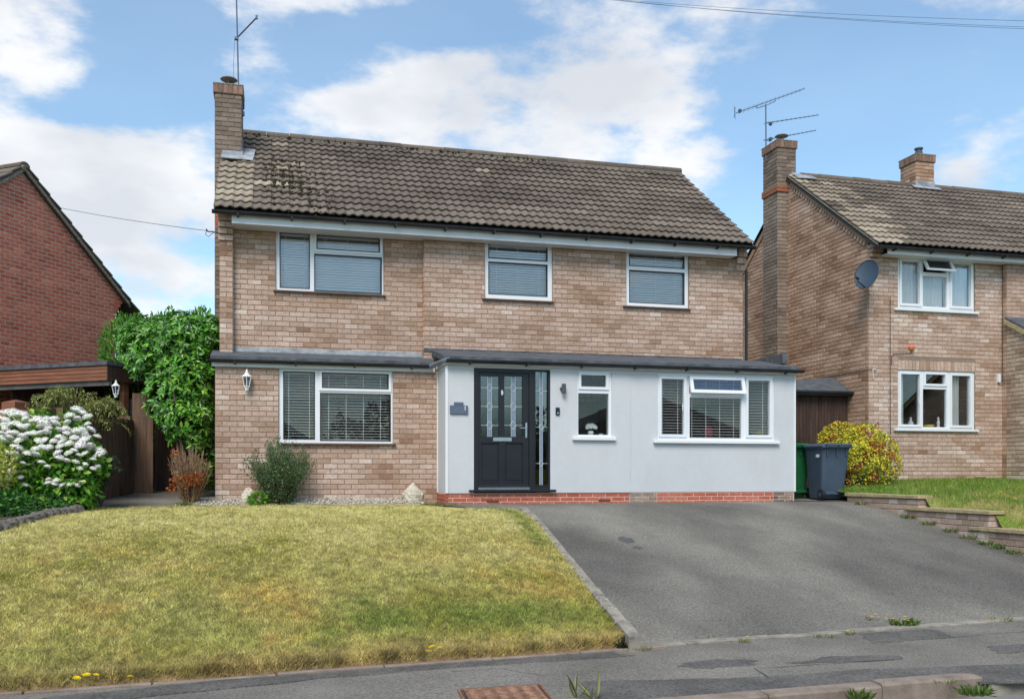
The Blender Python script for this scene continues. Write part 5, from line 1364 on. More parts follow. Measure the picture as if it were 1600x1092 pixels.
p = onY(1186, 667, YP + .38); mb = MB(); mb.lathe([(.005, 0), (.008, .06)], (p.x, p.y, zr), 6); mb.lathe([(.005, .05), (.045, .07), (.066, .115), (.045, .16), (.005, .18)], (p.x, p.y, zr), 16); tag(mb.build('ornament', 'yellow_glaze', smooth=True), 'round yellow ornament behind the right end of the slatted blind', 'ornament')
p = onT(846, 745, 16.2); MB().box(p.x - .2, p.x + .12, YP + .5, YP + .6, .1, .55).build('hall_panel', 'yellow_glaze', house); MB().box(p.x - .3, p.x + .25, YP + .7, YP + .8, .1, .5).build('hall_chest', 'teal', house)

# ================================================================== BINS
def bin_(name, X, Y, Z, rz, mat, label, num=None):
    t = thing(name, (X, Y, Z), label, 'bin', rz=rz); mb = MB()
    def ring(w_, d_, z, r=.06, y0=0):
        o = []
        for (cx, cy, a0) in ((w_ - r, -d_ + r, -math.pi / 2), (w_ - r, d_ - r, 0), (-w_ + r, d_ - r, math.pi / 2), (-w_ + r, -d_ + r, math.pi)):
            for k in range(5): a = a0 + math.pi / 2 * k / 4; o.append((cx + r * math.cos(a), cy + y0 + r * math.sin(a), z))
        return o
    def loft(rings, cap=True):
        m = len(rings[0]); vs_ = [v for r in rings for v in r]; fs_ = []
        for i in range(len(rings) - 1):
            for k in range(m): fs_.append((i * m + k, i * m + (k + 1) % m, (i + 1) * m + (k + 1) % m, (i + 1) * m + k))
        if cap: fs_ += [tuple(range(m))[::-1], tuple(range((len(rings) - 1) * m, len(rings) * m))]
        return vs_, fs_
    mb.add(*loft([ring(.215, .235, .03, y0=.03), ring(.225, .25, .10, y0=.03), ring(.27, .33, .88), ring(.275, .335, .93), ring(.29, .35, .935), ring(.29, .35, .965)])); mb.build('body', mat, t, local=True)
    mb = MB(); mb.box(-.19, .19, -.29, -.2, .10, .15, bev=.008); mb.build('axle_housing', mat, t, local=True)
    for k in range(3): MB().box(-.20 + .19 * k, -.185 + .19 * k, -.355, -.3, .80, .93, bev=.003).build('rib', mat, t, local=True)
    l = MB(); l.add(*loft([ring(.3, .365, .962), ring(.305, .37, .975), ring(.3, .365, .995), ring(.25, .31, 1.03), ring(.1, .2, 1.04)])); lid = l.build('lid', mat, t, local=True)
    MB().box(-.305, .305, -.385, -.355, .945, .985, bev=.008).build('lid_lip', mat, lid, local=True)
    h = MB(); h.tube([(-.24, -.36, .99), (-.24, -.43, 1.0), (.24, -.43, 1.0), (.24, -.36, .99)], .016, 8); h.tube([(0, -.36, .99), (0, -.43, 1.0)], .016, 8); h.build('handle', mat, t, local=True)
    for s in (-1, 1):
        wv = MB(); R_ = [(.0, 0), (.1, 0)]
        pts = [(s * .235, 0, 0), (s * .24, 0, 0), (s * .285, 0, 0), (s * .29, 0, 0)]
        wv.tube([(x, -.255, .10) for x, _, _ in pts], [.085, .1, .1, .085], 20); wo = wv.build('wheel', 'rubber', t, local=True)
        MB().tube([(s * .286, -.255, .10), (s * .294, -.255, .10)], .045, 12).build('hub', mat, wo, local=True)
    MB().tube([(-.25, -.255, .1), (.25, -.255, .1)], .012, 8).build('axle', 'aerial_metal', t, local=True)
    if num:
        o = text(num, .085, (-.262, -.12, .82), t, 'letter_white', (math.pi / 2 - .055, 0, -math.pi / 2), 'number', .002); o.location = (-.272, -.14, .80); o.rotation_euler = (math.radians(90 - 3.4), 0, math.radians(-90))
    return t
bin_('wheeled_bin', 9.86, 15.02, -.015, math.radians(-3), 'bin_grey', 'slate grey wheeled bin with a white number on its side', '100')
bin_('wheeled_bin', 9.56, 15.80, .005, math.radians(4), 'bin_green', 'dark green wheeled bin tucked behind the corner of the white wall')

# ================================================================== SHED IN THE GAP
YS = 16.55; xs0, xs1 = fx(1240, YS), XN - .01
sh = thing('timber_store', ((xs0 + xs1) / 2, YS, .03), 'dark brown boarded lean-to between the two houses', 'shed')
zt = fz(1290, 616, YS); n = 17; d = (xs1 - xs0 - .05) / n
for i in range(n):
    mb = MB(); mb.box(xs0 + d * i + .003, xs0 + d * (i + 1) - .003, YS + random.uniform(0, .004), YS + .02, .0, zt + .02, bev=.003); mb.build('board', 'dark_wood', sh)
MB().box(xs0, xs1, YS + .021, YS + 1.2, 0, zt).build('frame', 'dark_wood', sh)
mb = MB(); z_a, z_b = fz(1250, 612, YS - .12), fz(1326, 600, YS - .12)
mb.prism([(xs0 - .1, YS - .15, z_a - .06), (xs1 + .0, YS - .15, z_a - .06), (xs1 + .0, YS - .15, z_a + .02), (xs0 - .1, YS - .15, z_a + .02)], (0, .02, 0)); mb.build('fascia_board', 'gutter', sh)
MB().prism([(xs0 - .1, YS - .13, z_a - .02), (xs1, YS - .13, z_a - .02), (xs1, YS + .5, z_b + .18), (xs0 - .1, YS + .5, z_b + .04)], (0, 0, .03)).build('roof', 'felt', sh)
MB().tube([(xs0 - .1, YS - .17, z_a), (xs1 - .0, YS - .17, z_a + .0)], .035, 8).build('gutter', 'gutter', sh)

# ================================================================== RETAINING WALL
gw = thing('garden_wall', (9.75, 12, -.4), 'low stepped brick retaining wall with mossy coping along the drive', 'wall'); bg_ = Brickwork()
XWl = 9.78
tiers = TIERS
for i, (y1, y0, zt) in enumerate(tiers):
    zb0 = float(zdrive(9.7, y1)) - .15
    xo = .0 + .0 * i; ylo = y1 if i == 2 else max(y1, tiers[i + 1][1] - .35)
    MB().box(XWl + .004, XWl + .2, ylo + .004, y0 - .004, zb0, zt - .06).build('core', 'mortar', gw)
    cw = gw.children[-1]
    fw = Fr(XWl + .002 * i, y0, -math.pi / 2); bg_.field(cw, fw, 0, y0 - ylo, zt - .06 - PB * 9, zt - .06, pal=('garden', GARDEN), seed=31 + i, bias=.05)
    if i < 2: bg_.field(cw, Fr(XWl, ylo + .001), 0, .2, zt - .06 - PB * 4, zt - .06, pal=('garden', GARDEN), seed=41 + i, single=False)
    yy = ylo - .04
    while yy < y0 + .03:
        L_ = min(random.uniform(.42, .5), y0 + .03 - yy); 
        if L_ > .06: MB().box(XWl - .035, XWl + .24, yy + .002, yy + L_ - .003, zt - .055, zt + random.uniform(-.004, .004), bev=.006).build('coping_stone', 'coping', gw)
        yy += L_
bg_.finish(300)

# ================================================================== HOUSE ON THE LEFT
Rv = Vector((CT, -ST, 0)); Fv = Vector((ST, CT, 0))
Ua = (Rv * .38 + Fv).normalized(); Ba = (Rv - Fv * .38).normalized(); ang = math.atan2(Ua.y, Ua.x)
A = onT(0, 740, 18.6); A.z = 0; fl = Fr(A.x, A.y, ang)
lh = thing('red_brick_house', (A.x, A.y, 0), 'red brick house with a steep gable behind the carport', 'house'); bl = Brickwork()
ua, ue = .5, 3.05; d = pdir(33, 262); ap = Vector(fl.w(ua, 0, 0)); tt = ap.length / Vector((d.x, d.y, 0)).length; ZAP = ZC + d.z * tt - .06
d = pdir(192, 470); ep = Vector(fl.w(3.3, 0, 0)); tt = ep.length / Vector((d.x, d.y, 0)).length; ZEP = ZC + d.z * tt
gsl = (ZAP - ZEP) / (3.3 - ua)
def lclip(z):
    if z < ZEP - .1: return (2 * ua - ue, ue)
    k = (ZAP - z) / gsl; return (ua - k, min(ua + k, ue + .22))
mb = MB(); v = [fl.w(u, .0005, z) for u, z in ((2 * ua - ue, 0), (ue, 0), (ue, ZEP - .35), (3.28, ZEP), (ua, ZAP), (2 * ua - 3.28, ZEP), (2 * ua - ue, ZEP - .35))]
inw = Vector(fl.w(0, 1, 0)) - Vector(fl.w(0, 0, 0)); mb.prism(v, inw * .3); wl_ = mb.build('wall', 'mortar_pale', lh)
bl.field(wl_, fl, 2 * ua - ue, ue, .2, ZAP - .12, clip=lclip, pal=('red', REDB), seed=51, cl=.35, single=True)
for i in range(4):
    mb = MB(); v = [fl.w(u, -.01, z) for u, z in ((ue - .02, ZEP - .34 + i * .085), (ue + .05 + i * .06, ZEP - .34 + i * .085), (ue + .05 + i * .06, ZEP - .265 + i * .085), (ue - .02, ZEP - .265 + i * .085))]
    mb.prism(v, inw * .3, col=tuple(ramp_np(.3 + .1 * i, REDB))); mb.build('corbel_brick', 'brick', lh)
bl.finish(300)
mb = MB(); th = .07
for sgn in (1, -1):
    e = (ua + sgn * (3.3 - ua + .12), ZEP - .09 * gsl); p = [(ua, ZAP + .02), e, (e[0], e[1] + th), (ua, ZAP + .02 + th)]
    mb.prism([fl.w(u, -.1, z) for u, z in p], inw * 7, col=tuple(ramp_np(.4, TILEC)))
rl = mb.build('roof', 'tile', lh)
for sgn in (1, -1):                                          # rows of tiles along the verges
    for r in range(12):
        for c in range(2):
            u0_ = ua + sgn * (r * .29 + .02); u1_ = u0_ + sgn * .31; z0_ = ZAP + .10 - gsl * (r * .29); z1_ = z0_ - gsl * .31 + .03
            mb = MB(); mb.prism([fl.w(u, -.13 + c * .3, z) for u, z in ((u0_, z0_ - .03), (u1_, z1_ - .02), (u1_, z1_ + .015), (u0_, z0_))], inw * .295, col=tuple(ramp_np(random.uniform(.2, .9), TILEC))); mb.build('roof_tile', 'tile', rl)
for sgn in (1, -1):
    mb = MB(); mb.prism([fl.w(u, -.115, z) for u, z in ((ua, ZAP - .02), (ua + sgn * 2.9, ZAP - .02 - gsl * 2.9), (ua + sgn * 2.9, ZAP + .05 - gsl * 2.9), (ua, ZAP + .05))], inw * .03); mb.build('verge_mortar', 'cement', rl)
a_, b_ = Vector(fl.w(ua, -.12, ZAP + .07)), Vector(fl.w(ua, 5, ZAP + .07)); ridge_tiles(rl, a_, b_, 11, r=.12)
q = Vector(fl.w(3.36, -.02, ZEP - .06)); MB().tube([Vector(fl.w(3.42, -.1, ZEP - .1)), Vector(fl.w(3.42, 6, ZEP - .1))], .05, 8).build('gutter', 'gutter', lh)

# ================================================================== CARPORT
Cc = onT(168, 740, 16.6); Cc.z = 0; angb = math.atan2(-Ba.y, -Ba.x)
cp = thing('carport', (Cc.x, Cc.y, 0), 'timber carport with reddish shiplap fascia and felt roof', 'carport')
def cpt(b, a, z): v = Cc - Ba * b + Ua * a; return Vector((v.x, v.y, z))     # b to the left along the front, a back
zf1 = onT(168, 570, 16.6).z; zf0 = onT(168, 594, 16.6).z
nbd = 4
for i in range(nbd):
    z0_, z1_ = zf0 + (zf1 - zf0) * i / nbd, zf0 + (zf1 - zf0) * (i + 1) / nbd
    MB().prism([cpt(0, 0, z0_ + .002), cpt(0, -.012, z0_ + .002), cpt(0, -.002, z1_ - .003), cpt(0, .02, z1_ - .003)], cpt(5, 0, 0) - cpt(0, 0, 0)).build('fascia_board', 'red_wood', cp)
MB().prism([cpt(-.03, -.04, zf1), cpt(5, -.04, zf1), cpt(5, 4.2, zf1), cpt(-.03, 4.2, zf1)], (0, 0, .07)).build('roof', 'felt', cp)
MB().prism([cpt(-.02, -.02, zf0), cpt(-.0, -.02, zf0), cpt(-.0, 4, zf0), cpt(-.02, 4, zf0)], (0, 0, zf1 - zf0)).build('side_board', 'dark_wood', cp)
MB().prism([cpt(.0, .03, zf0 - .09), cpt(5, .03, zf0 - .09), cpt(5, .1, zf0 - .09), cpt(0, .1, zf0 - .09)], (0, 0, .1)).build('beam', 'grey_wood', cp)
for b, a in ((.02, .42), (4.6, .1)):
    p = cpt(b, a, 0); MB().prism([cpt(b, a, 0), cpt(b + .11, a, 0), cpt(b + .11, a + .11, 0), cpt(b, a + .11, 0)], (0, 0, zf0 + .1)).build('post', 'red_wood', cp)
for i in range(24):
    MB().prism([cpt(.1 + .2 * i, 3.9, 0), cpt(.29 + .2 * i, 3.9, 0), cpt(.29 + .2 * i, 3.93, 0), cpt(.1 + .2 * i, 3.93, 0)], (0, 0, zf1)).build('back_board', 'dark_wood', cp)
MB().prism([cpt(2.6, .25, 0), cpt(2.63, .25, 0), cpt(2.63, 3.9, 0), cpt(2.6, 3.9, 0)], (0, 0, zf1)).build('shade_panel', 'dark_wood', cp)  # added dark panel hiding the lit gable bricks, stands in for deep shade
q = onT(181, 621, 16.7); lantern('wall_lantern', Vector((q.x, q.y, q.z)), q.y + .1, 'pale coach lantern hanging at the carport post', .8)
# brick pillar behind the hydrangea
pp_ = onT(25, 640, 15.4); bp = thing('brick_pillar', (pp_.x, pp_.y, 0), 'square brick pillar with stone cap rising behind the hydrangea', 'pillar'); zt = onT(25, 626, 15.4).z
MB().box(pp_.x - .2, pp_.x + .2, pp_.y - .2, pp_.y + .2, -.1, zt - .16, rot=ang).build('shaft', 'mortar_pale', bp)
for k in range(6):
    for s in range(2):
        mb = MB(); mb.box(pp_.x - .205 + .21 * s, pp_.x - .005 + .21 * s, pp_.y - .208, pp_.y + .208, zt - .25 - .08 * k, zt - .18 - .08 * k, rot=ang, piv=(pp_.x, pp_.y), col=tuple(ramp_np(random.random(), REDB))); mb.build('brick', 'brick', bp)
mb = MB(); c, s = math.cos(ang), math.sin(ang)
def rr(x, y, z): return (pp_.x + x * c - y * s, pp_.y + x * s + y * c, z)
mb.add([rr(-.15, -.15, zt - .17), rr(.15, -.15, zt - .17), rr(.15, .15, zt - .17), rr(-.15, .15, zt - .17), rr(-.15, -.15, zt - .03), rr(.15, -.15, zt - .03), rr(.15, .15, zt - .03), rr(-.15, .15, zt - .03), rr(0, 0, zt + .02)], [(3, 2, 1, 0), (0, 1, 5, 4), (1, 2, 6, 5), (2, 3, 7, 6), (3, 0, 4, 7), (4, 5, 8), (5, 6, 8), (6, 7, 8), (7, 4, 8)]); mb.build('cap', 'red_wood', bp)

# ================================================================== FENCE AND GATE
def boards(par, A, B, n, z0a, z0b, z1a, z1b, mat, gap=.004, th=.02, jag=.0):
    A, B = Vector(A), Vector(B); d = (B - A).normalized(); nrm = Vector((d.y, -d.x, 0))
    for i in range(n):
        u0_, u1_ = i / n, (i + 1) / n; p, q = A.lerp(B, u0_) + d * gap / 2, A.lerp(B, u1_) - d * gap / 2; off = nrm * (random.uniform(0, .005) + (.012 if i % 2 else 0))
        zb0, zt0 = z0a + (z0b - z0a) * u0_, z1a + (z1b - z1a) * u0_ + random.uniform(-jag, jag)
        MB().prism([(p.x + off.x, p.y + off.y, zb0), (q.x + off.x, q.y + off.y, zb0), (q.x + off.x, q.y + off.y, zt0), (p.x + off.x, p.y + off.y, zt0)], nrm * th).build('board', mat, par)
fa, fb = Vector((-3.02, 15.0, 0)), Vector((-2.55, 18.2, 0))
fe = thing('board_fence', fa, 'brown vertical board fence leading back beside the path', 'fence')
boards(fe, fa, fb, 27, -.06, .08, 1.36, 1.46, 'fence_wood', jag=.008)
for u in (0, .5, 1):
    p = fa.lerp(fb, u); MB().box(p.x - .13, p.x - .04, p.y - .045, p.y + .045, -.1, 1.45 + .08 * u).build('post', 'fence_wood', fe)
for z in (.3, 1.15): MB().prism([fa + Vector((-.05, 0, z)), fb + Vector((-.05, 0, z)), fb + Vector((-.012, 0, z)), fa + Vector((-.012, 0, z))], (0, 0, .08)).build('rail', 'fence_wood', fe)
q = onT(202, 640, 17.2); MB().box(q.x - .06, q.x + .05, q.y, q.y + .1, .1, onT(202, 623, 17.2).z).build('gate_post', 'grey_wood', fe)
ga, gb = Vector((-2.55, 18.25, 0)), Vector((-2.18, 18.2, 0))
gt = thing('board_gate', ga, 'tall dark boarded gate panel at the end of the path', 'gate'); boards(gt, ga, gb, 3, .06, .06, 1.96, 1.93, 'fence_wood', th=.025, jag=.01); MB().box(ga.x, gb.x, 18.28, 18.33, 1.5, 1.6).build('rail', 'dark_wood', gt)
ga, gb = Vector((-2.25, 18.95, 0)), Vector((-.95, 18.95, 0))
gt2 = thing('side_gate', ga, 'dark brown side gate set back under the laurel', 'gate'); boards(gt2, ga, gb, 9, .1, .1, 1.95, 1.95, 'dark_wood', th=.025, jag=.006); MB().box(ga.x, gb.x, 19.0, 19.05, 1.4, 1.5).build('rail', 'dark_wood', gt2); MB().box(ga.x, gb.x, 19.0, 19.05, .4, .5).build('rail', 'dark_wood', gt2)
q = onT(287, 617, 19.3)

# ================================================================== PLANTS
def rand_unit(r, n):
    v = r.normal(0, 1, (n, 3)); return v / np.linalg.norm(v, axis=1)[:, None]


def leaf_frames(pos, d, nrm, L, Wd, fold=.25, curl=.15):
    """pos (n,3) bases, d unit along leaf, nrm approximate up; returns verts (n*6,3) and quads"""
    s = np.cross(d, nrm); s /= np.linalg.norm(s, axis=1)[:, None] + 1e-9; u = np.cross(s, d)
    L = np.broadcast_to(L, (len(pos),))[:, None]; Wd = np.broadcast_to(Wd, (len(pos),))[:, None]
    b = pos; tip = pos + d * L - u * L * curl
    f = u * Wd * fold
    l1 = pos + d * L * .32 + s * Wd + f; r1 = pos + d * L * .32 - s * Wd + f
    l2 = pos + d * L * .7 + s * Wd * .8 + f - u * L * curl * .4; r2 = pos + d * L * .7 - s * Wd * .8 + f - u * L * curl * .4
    V = np.stack([b, l1, l2, tip, r2, r1], 1).reshape(-1, 3); k = np.arange(len(pos)) * 6
    Fc = np.concatenate([np.stack([k, k + 1, k + 2, k + 3], 1), np.stack([k, k + 3, k + 4, k + 5], 1)])
    return V, Fc


def leafmesh(name, par, pos, d, nrm, L, Wd, cols, mat='leaf', kind='stuff', **kw):
    V, Fc = leaf_frames(pos, d, nrm, L, Wd, **kw); o = npmesh(name, V, Fc, np.concatenate([cols, cols]), mat, parent=par)
    if kind: o['kind'] = kind
    return o


def blob_pts(r, blobs, n, inner=.55):
    w_ = np.array([b[3] * b[4] * b[5] for b in blobs]) ** .7; w_ /= w_.sum(); idx = r.choice(len(blobs), n, p=w_); B = np.array(blobs)[idx]
    u = rand_unit(r, n); rad = (inner + (1 - inner) * r.random(n) ** .5)[:, None]
    # lumpy outline
    lump = 1 + .34 * (fbm(u[:, 0] * 3 + B[:, 0] * 7 + 20, u[:, 2] * 3 + u[:, 1] * 2 + 30, 77)[:, None] - .5) * 2
    return B[:, :3] + u * rad * lump * B[:, 3:6], u


def pxblob(x, y, t, rx, rz, ry=None):
    p = onT(x, y, t); k = t / F; return (p.x, p.y, p.z, rx * k, (ry or rx) * k, rz * k)


def shade(r, n, base, var):
    return np.clip(np.array(base)[None, :] * (1 + r.normal(0, var, (n, 1))) * (1 + r.normal(0, .05, (n, 3))), .004, .95)


def mixcols(r, n, pal, p):
    c = np.array(pal)[r.choice(len(pal), n, p=p)]; return np.clip(c * (1 + r.normal(0, .15, (n, 1))), .004, .95)


# --- laurel beside the house: rosettes of big glossy leaves
r = np.random.default_rng(101)
lau = thing('laurel', (-1.75, 16.4, 0), 'tall glossy green laurel crowding the side of the brick house', 'shrub')
lb = [pxblob(296, 532, 16.3, 50, 42), pxblob(245, 545, 16.9, 52, 46), pxblob(300, 592, 16.1, 40, 52), pxblob(272, 618, 16.3, 44, 56), pxblob(298, 655, 16.1, 40, 44), pxblob(320, 700, 16.3, 20, 60), pxblob(222, 540, 17.4, 40, 40), pxblob(325, 520, 16.0, 22, 28)]
nr_ = 2700; P_, N_ = blob_pts(r, lb, nr_, .72)
def dodge(P):
    m = (P[:, 0] > -1.10) & (P[:, 1] > 15.4) & (P[:, 2] < 2.25); P[m, 0] = -1.12 - r.random(m.sum()) * .12
    m = (P[:, 0] > -1.0) & (P[:, 1] > 15.75); P[m, 0] = -1.0 - r.random(m.sum()) * .1
    return P
P_ = dodge(P_); N_ = N_ + np.array([0, -.25, .5]); N_ /= np.linalg.norm(N_, axis=1)[:, None]
pos = []; dr = []; up = []; tn = []
for p, nn in zip(P_, N_):
    a = np.cross(nn, rand_unit(r, 1)[0]); a /= np.linalg.norm(a); b = np.cross(nn, a); k = r.integers(5, 8); ph = r.random() * 6.28; tone = r.normal(0, .12)
    for q in range(k):
        t = ph + 6.283 * q / k + r.normal(0, .15); el = r.uniform(.15, .75); d_ = (a * math.cos(t) + b * math.sin(t)) * math.cos(el) + nn * math.sin(el)
        d_ = d_ + np.array([0, 0, -.12]); d_ /= np.linalg.norm(d_); pos.append(p + d_ * .01); dr.append(d_); up.append(nn); tn.append(tone)
pos, dr, up, tn = map(np.array, (pos, dr, up, tn)); n = len(pos); L = r.uniform(.06, .135, n)
dist = np.linalg.norm(pos - np.array([0, 0, ZC]), axis=1) - .15 * L / .15
GR = [S(80, 140, 40, .82), S(108, 170, 54, .88), S(58, 110, 36, .72), S(150, 196, 78, .9)]
cols = mixcols(r, n, GR, [.42, .3, .2, .08]) * (1 + tn[:, None])
order = np.argsort(dist); near = order[:300]; rest = order[300:]
leafmesh('foliage', lau, pos[rest], dr[rest], up[rest], L[rest], L[rest] * .2, cols[rest], 'leaf_gloss')
LM = []
for i in range(8):
    V, Fc = leaf_frames(np.zeros((1, 3)), np.array([[1., 0, 0]]), np.array([[0, 0, 1.]]), 1.0, .2)
    me = bpy.data.meshes.new('leaf'); me.from_pydata(V.tolist(), [], Fc.tolist()); a_ = me.attributes.new('col', 'FLOAT_COLOR', 'FACE'); c = np.clip(np.array(GR[i % 4]) * (.85 + .05 * i), 0, 1)
    a_.data.foreach_set('color', [*c, 1] * 2); me.materials.append(MATS['leaf_gloss']); LM.append(me)
off = wloc(lau)
for i in near:
    x = Vector(dr[i]); z = Vector(up[i]); y = z.cross(x).normalized(); z = x.cross(y); o = bpy.data.objects.new('leaf', LM[int(r.choice(8))]); C.objects.link(o); o.parent = lau
    m3 = Matrix((x, y, z)).transposed() * float(L[i]); o.matrix_local = Matrix.Translation(Vector(pos[i]) - off) @ m3.to_4x4()
st = MB()
for i in range(9):
    x0 = -1.45 + random.uniform(-.15, .15); y0 = 16.75 + random.uniform(-.1, .2); x1 = x0 + random.uniform(-.3, .1); z1 = random.uniform(1.2, 2.0)
    st.tube([(x0, y0, -.05), (x0 + (x1 - x0) * .3, y0, z1 * .4), (x1, y0 + random.uniform(-.2, .2), z1)], [.035, .025, .012], 6)
st.build('stem', 'twig', lau)

# --- conifer hedge far behind
hd_ = thing('conifer_hedge', onT(225, 740, 20.5) * 1, 'bright green clipped hedge rising behind the laurel', 'hedge'); hd_.location.z = 0
hb_ = [pxblob(200, 560, 20.3, 40, 62, 45), pxblob(178, 545, 22.0, 34, 58, 30), pxblob(255, 552, 20.8, 50, 60, 45), pxblob(310, 548, 21.2, 45, 58, 45), pxblob(190, 620, 20.3, 30, 60), pxblob(240, 640, 20.6, 50, 60)]
n = 15000; P_, N_ = blob_pts(r, hb_, n, .7); d_ = N_ * .5 + rand_unit(r, n) * .5 + np.array([0, 0, .6]); d_ /= np.linalg.norm(d_, axis=1)[:, None]
leafmesh('foliage', hd_, P_, d_, rand_unit(r, n), r.uniform(.06, .13, n), .018, mixcols(r, n, [S(100, 158, 56, .9), S(128, 180, 70, .95), S(70, 120, 46, .8)], [.45, .3, .25]))
st = MB(); p = hd_.location; st.tube([(p.x, p.y, 0), (p.x, p.y, 2)], [.08, .04], 7); st.build('trunk', 'twig', hd_)

# --- hydrangea
hy = thing('hydrangea', onT(72, 740, 13.2), 'rounded hydrangea covered in white mophead flowers beside the lawn', 'shrub'); hy.location.z = -.12
hyb = [pxblob(70, 722, 13.3, 86, 74, 70), pxblob(20, 735, 13.2, 60, 75, 60), pxblob(110, 735, 13.0, 48, 62, 50), pxblob(80, 770, 12.9, 70, 34, 45)]
n = 5200; P_, N_ = blob_pts(r, hyb, n, .7); d_ = N_ * .6 + rand_unit(r, n) * .6 + np.array([0, -.1, -.05]); d_ /= np.linalg.norm(d_, axis=1)[:, None]; up_n = N_ + np.array([0, 0, .9]); L = r.uniform(.06, .11, n)
leafmesh('foliage', hy, P_, d_, up_n, L, L * .33, mixcols(r, n, [S(106, 168, 52, .9), S(146, 194, 70, .95), S(66, 122, 42, .8), S(176, 206, 92, .95)], [.4, .26, .24, .1]))
FH = []
for i in range(6):
    mb = MB(); rr_ = np.random.default_rng(200 + i)
    for k in range(150):
        u = rand_unit(rr_, 1)[0]; u[2] = abs(u[2]) * 1.0 - .15; u /= np.linalg.norm(u); c = Vector(u) * (1 + rr_.normal(0, .08)); c.z *= .72
        a = Vector(u).cross(Vector(rand_unit(rr_, 1)[0])).normalized(); b = Vector(u).cross(a)
        for q in range(2):
            a2 = (a * math.cos(q * 1.57) + b * math.sin(q * 1.57)); b2 = Vector(u).cross(a2); h_ = .16; w_ = .09
            mb.add([c - a2 * h_, c + b2 * w_ + Vector(u) * .03, c + a2 * h_, c - b2 * w_ + Vector(u) * .03], [(0, 1, 2, 3)], col=tuple(np.array([.93, .915, .87]) * (1 + rr_.normal(0, .05)) * np.array([[1, 1, 1], [1.02, .97, 1.0], [.97, 1.0, .92]][i % 3])))
    mb.lathe([(.5, -.25), (.78, 0), (.7, .3), (.4, .5), (.1, .56)], (0, 0, 0), 10, col=(.74, .75, .68)); FH.append(mb.mesh('flower_head', 'petal'))
heads = [(20,205),(60,195),(100,205),(150,210),(180,215),(20,260),(50,255),(30,285),(85,290),(130,290),(165,310),(200,295),(240,265),(290,262),(350,245),(400,248),(410,280),(300,300),(330,295),(360,312),(520,225),(575,185),(615,205),(650,230),(500,270),(575,245),(650,285),(610,330),(675,325),(440,325),(490,320),(495,350),(570,345),(625,360),(555,385),(720,375),(630,405),(665,450),(740,475),(735,505),(595,440),(510,430),(450,450),(450,385),(460,415),(400,410),(330,405),(290,410),(345,345),(300,350),(250,350),(210,360),(170,380),(140,405),(110,355),(70,355),(20,350),(10,385),(75,385),(30,405),(100,450),(135,465),(70,500),(105,510),(105,548),(270,470),(320,465),(365,455),(205,500),(270,510),(430,500),(510,500),(550,480),(590,515),(630,500),(445,540),(495,555),(560,565),(635,580),(595,610),(690,545),(725,595),(690,612),(310,568),(350,600),(170,575),(95,650),(60,695),(155,680),(190,735),(360,695),(360,725),(420,700),(410,728),(465,735),(520,730),(570,740),(605,720),(-30,230),(-40,300),(-30,370),(190,250),(45,320)]
for i, (hx_, hy_) in enumerate(heads):
    x, y = hx_ / 4.75, 600 + hy_ / 4.75; dx, dy = (x - 62) / 104, (y - 722) / 96; t = 13.25 - .72 * math.sqrt(max(0, 1 - dx * dx - dy * dy)); p = onT(x, y + 3, t - .03); s = random.uniform(.048, .072) if i > 40 or random.random() < .75 else random.uniform(.075, .1)
    if hy_ > 540: s *= .82
    inst('flower_head', FH[i % 6], hy, p, (random.uniform(.1, .6), random.uniform(-.35, .35), random.random() * 6), (s, s, s * random.uniform(.85, 1.05)))
st = MB()
for i in range(22):
    b0 = onT(72 + random.uniform(-45, 45), 790, 13.0); e = onT(70 + random.uniform(-75, 75), random.uniform(680, 740), 13.0); st.tube([(b0.x, b0.y, -.12), tuple(b0.lerp(e, .5) + Vector((0, 0, .05))), tuple(e)], [.012, .009, .006], 5)
st.build('stem', 'twig', hy)


# --- generic stemmed shrubs
def stems(r, base, n, h, spread, bend=.3, z0=0.0, n_pts=8):
    out = []
    for i in range(n):
        a = r.random() * 6.283; s = spread * math.sqrt(r.random()); hh = h * r.uniform(.6, 1.0) * (1 - .25 * (s / spread) ** 2); b0 = np.array(base) + np.array([math.cos(a), math.sin(a), 0]) * s * .25
        e = np.array(base) + np.array([math.cos(a) * s, math.sin(a) * s, hh]); w_ = rand_unit(r, 1)[0] * .04; u = np.linspace(0, 1, n_pts)[:, None]
        out.append(b0 + (e - b0) * np.concatenate([u ** (1 + bend), u ** (1 + bend), u], 1) + w_ * np.sin(u * 3.1))
    return out


def along(r, ss, n, u0=.2, u1=1.0):
    i = r.integers(0, len(ss), n); u = u0 + (u1 - u0) * r.random(n); P = np.zeros((n, 3)); T = np.zeros((n, 3))
    for k in range(n):
        s = ss[i[k]]; f = u[k] * (len(s) - 1); j = min(int(f), len(s) - 2); P[k] = s[j] + (s[j + 1] - s[j]) * (f - j); T[k] = s[j + 1] - s[j]
    return P, T / (np.linalg.norm(T, axis=1)[:, None] + 1e-9), u


def stem_mesh(par, ss, r0, r1, mat='twig', name='stem'):
    mb = MB()
    for s in ss: mb.tube([tuple(p) for p in s[::2]] + [tuple(s[-1])], [r0 + (r1 - r0) * k / (len(s[::2])) for k in range(len(s[::2]) + 1)], 4)
    return mb.build(name, mat, par)


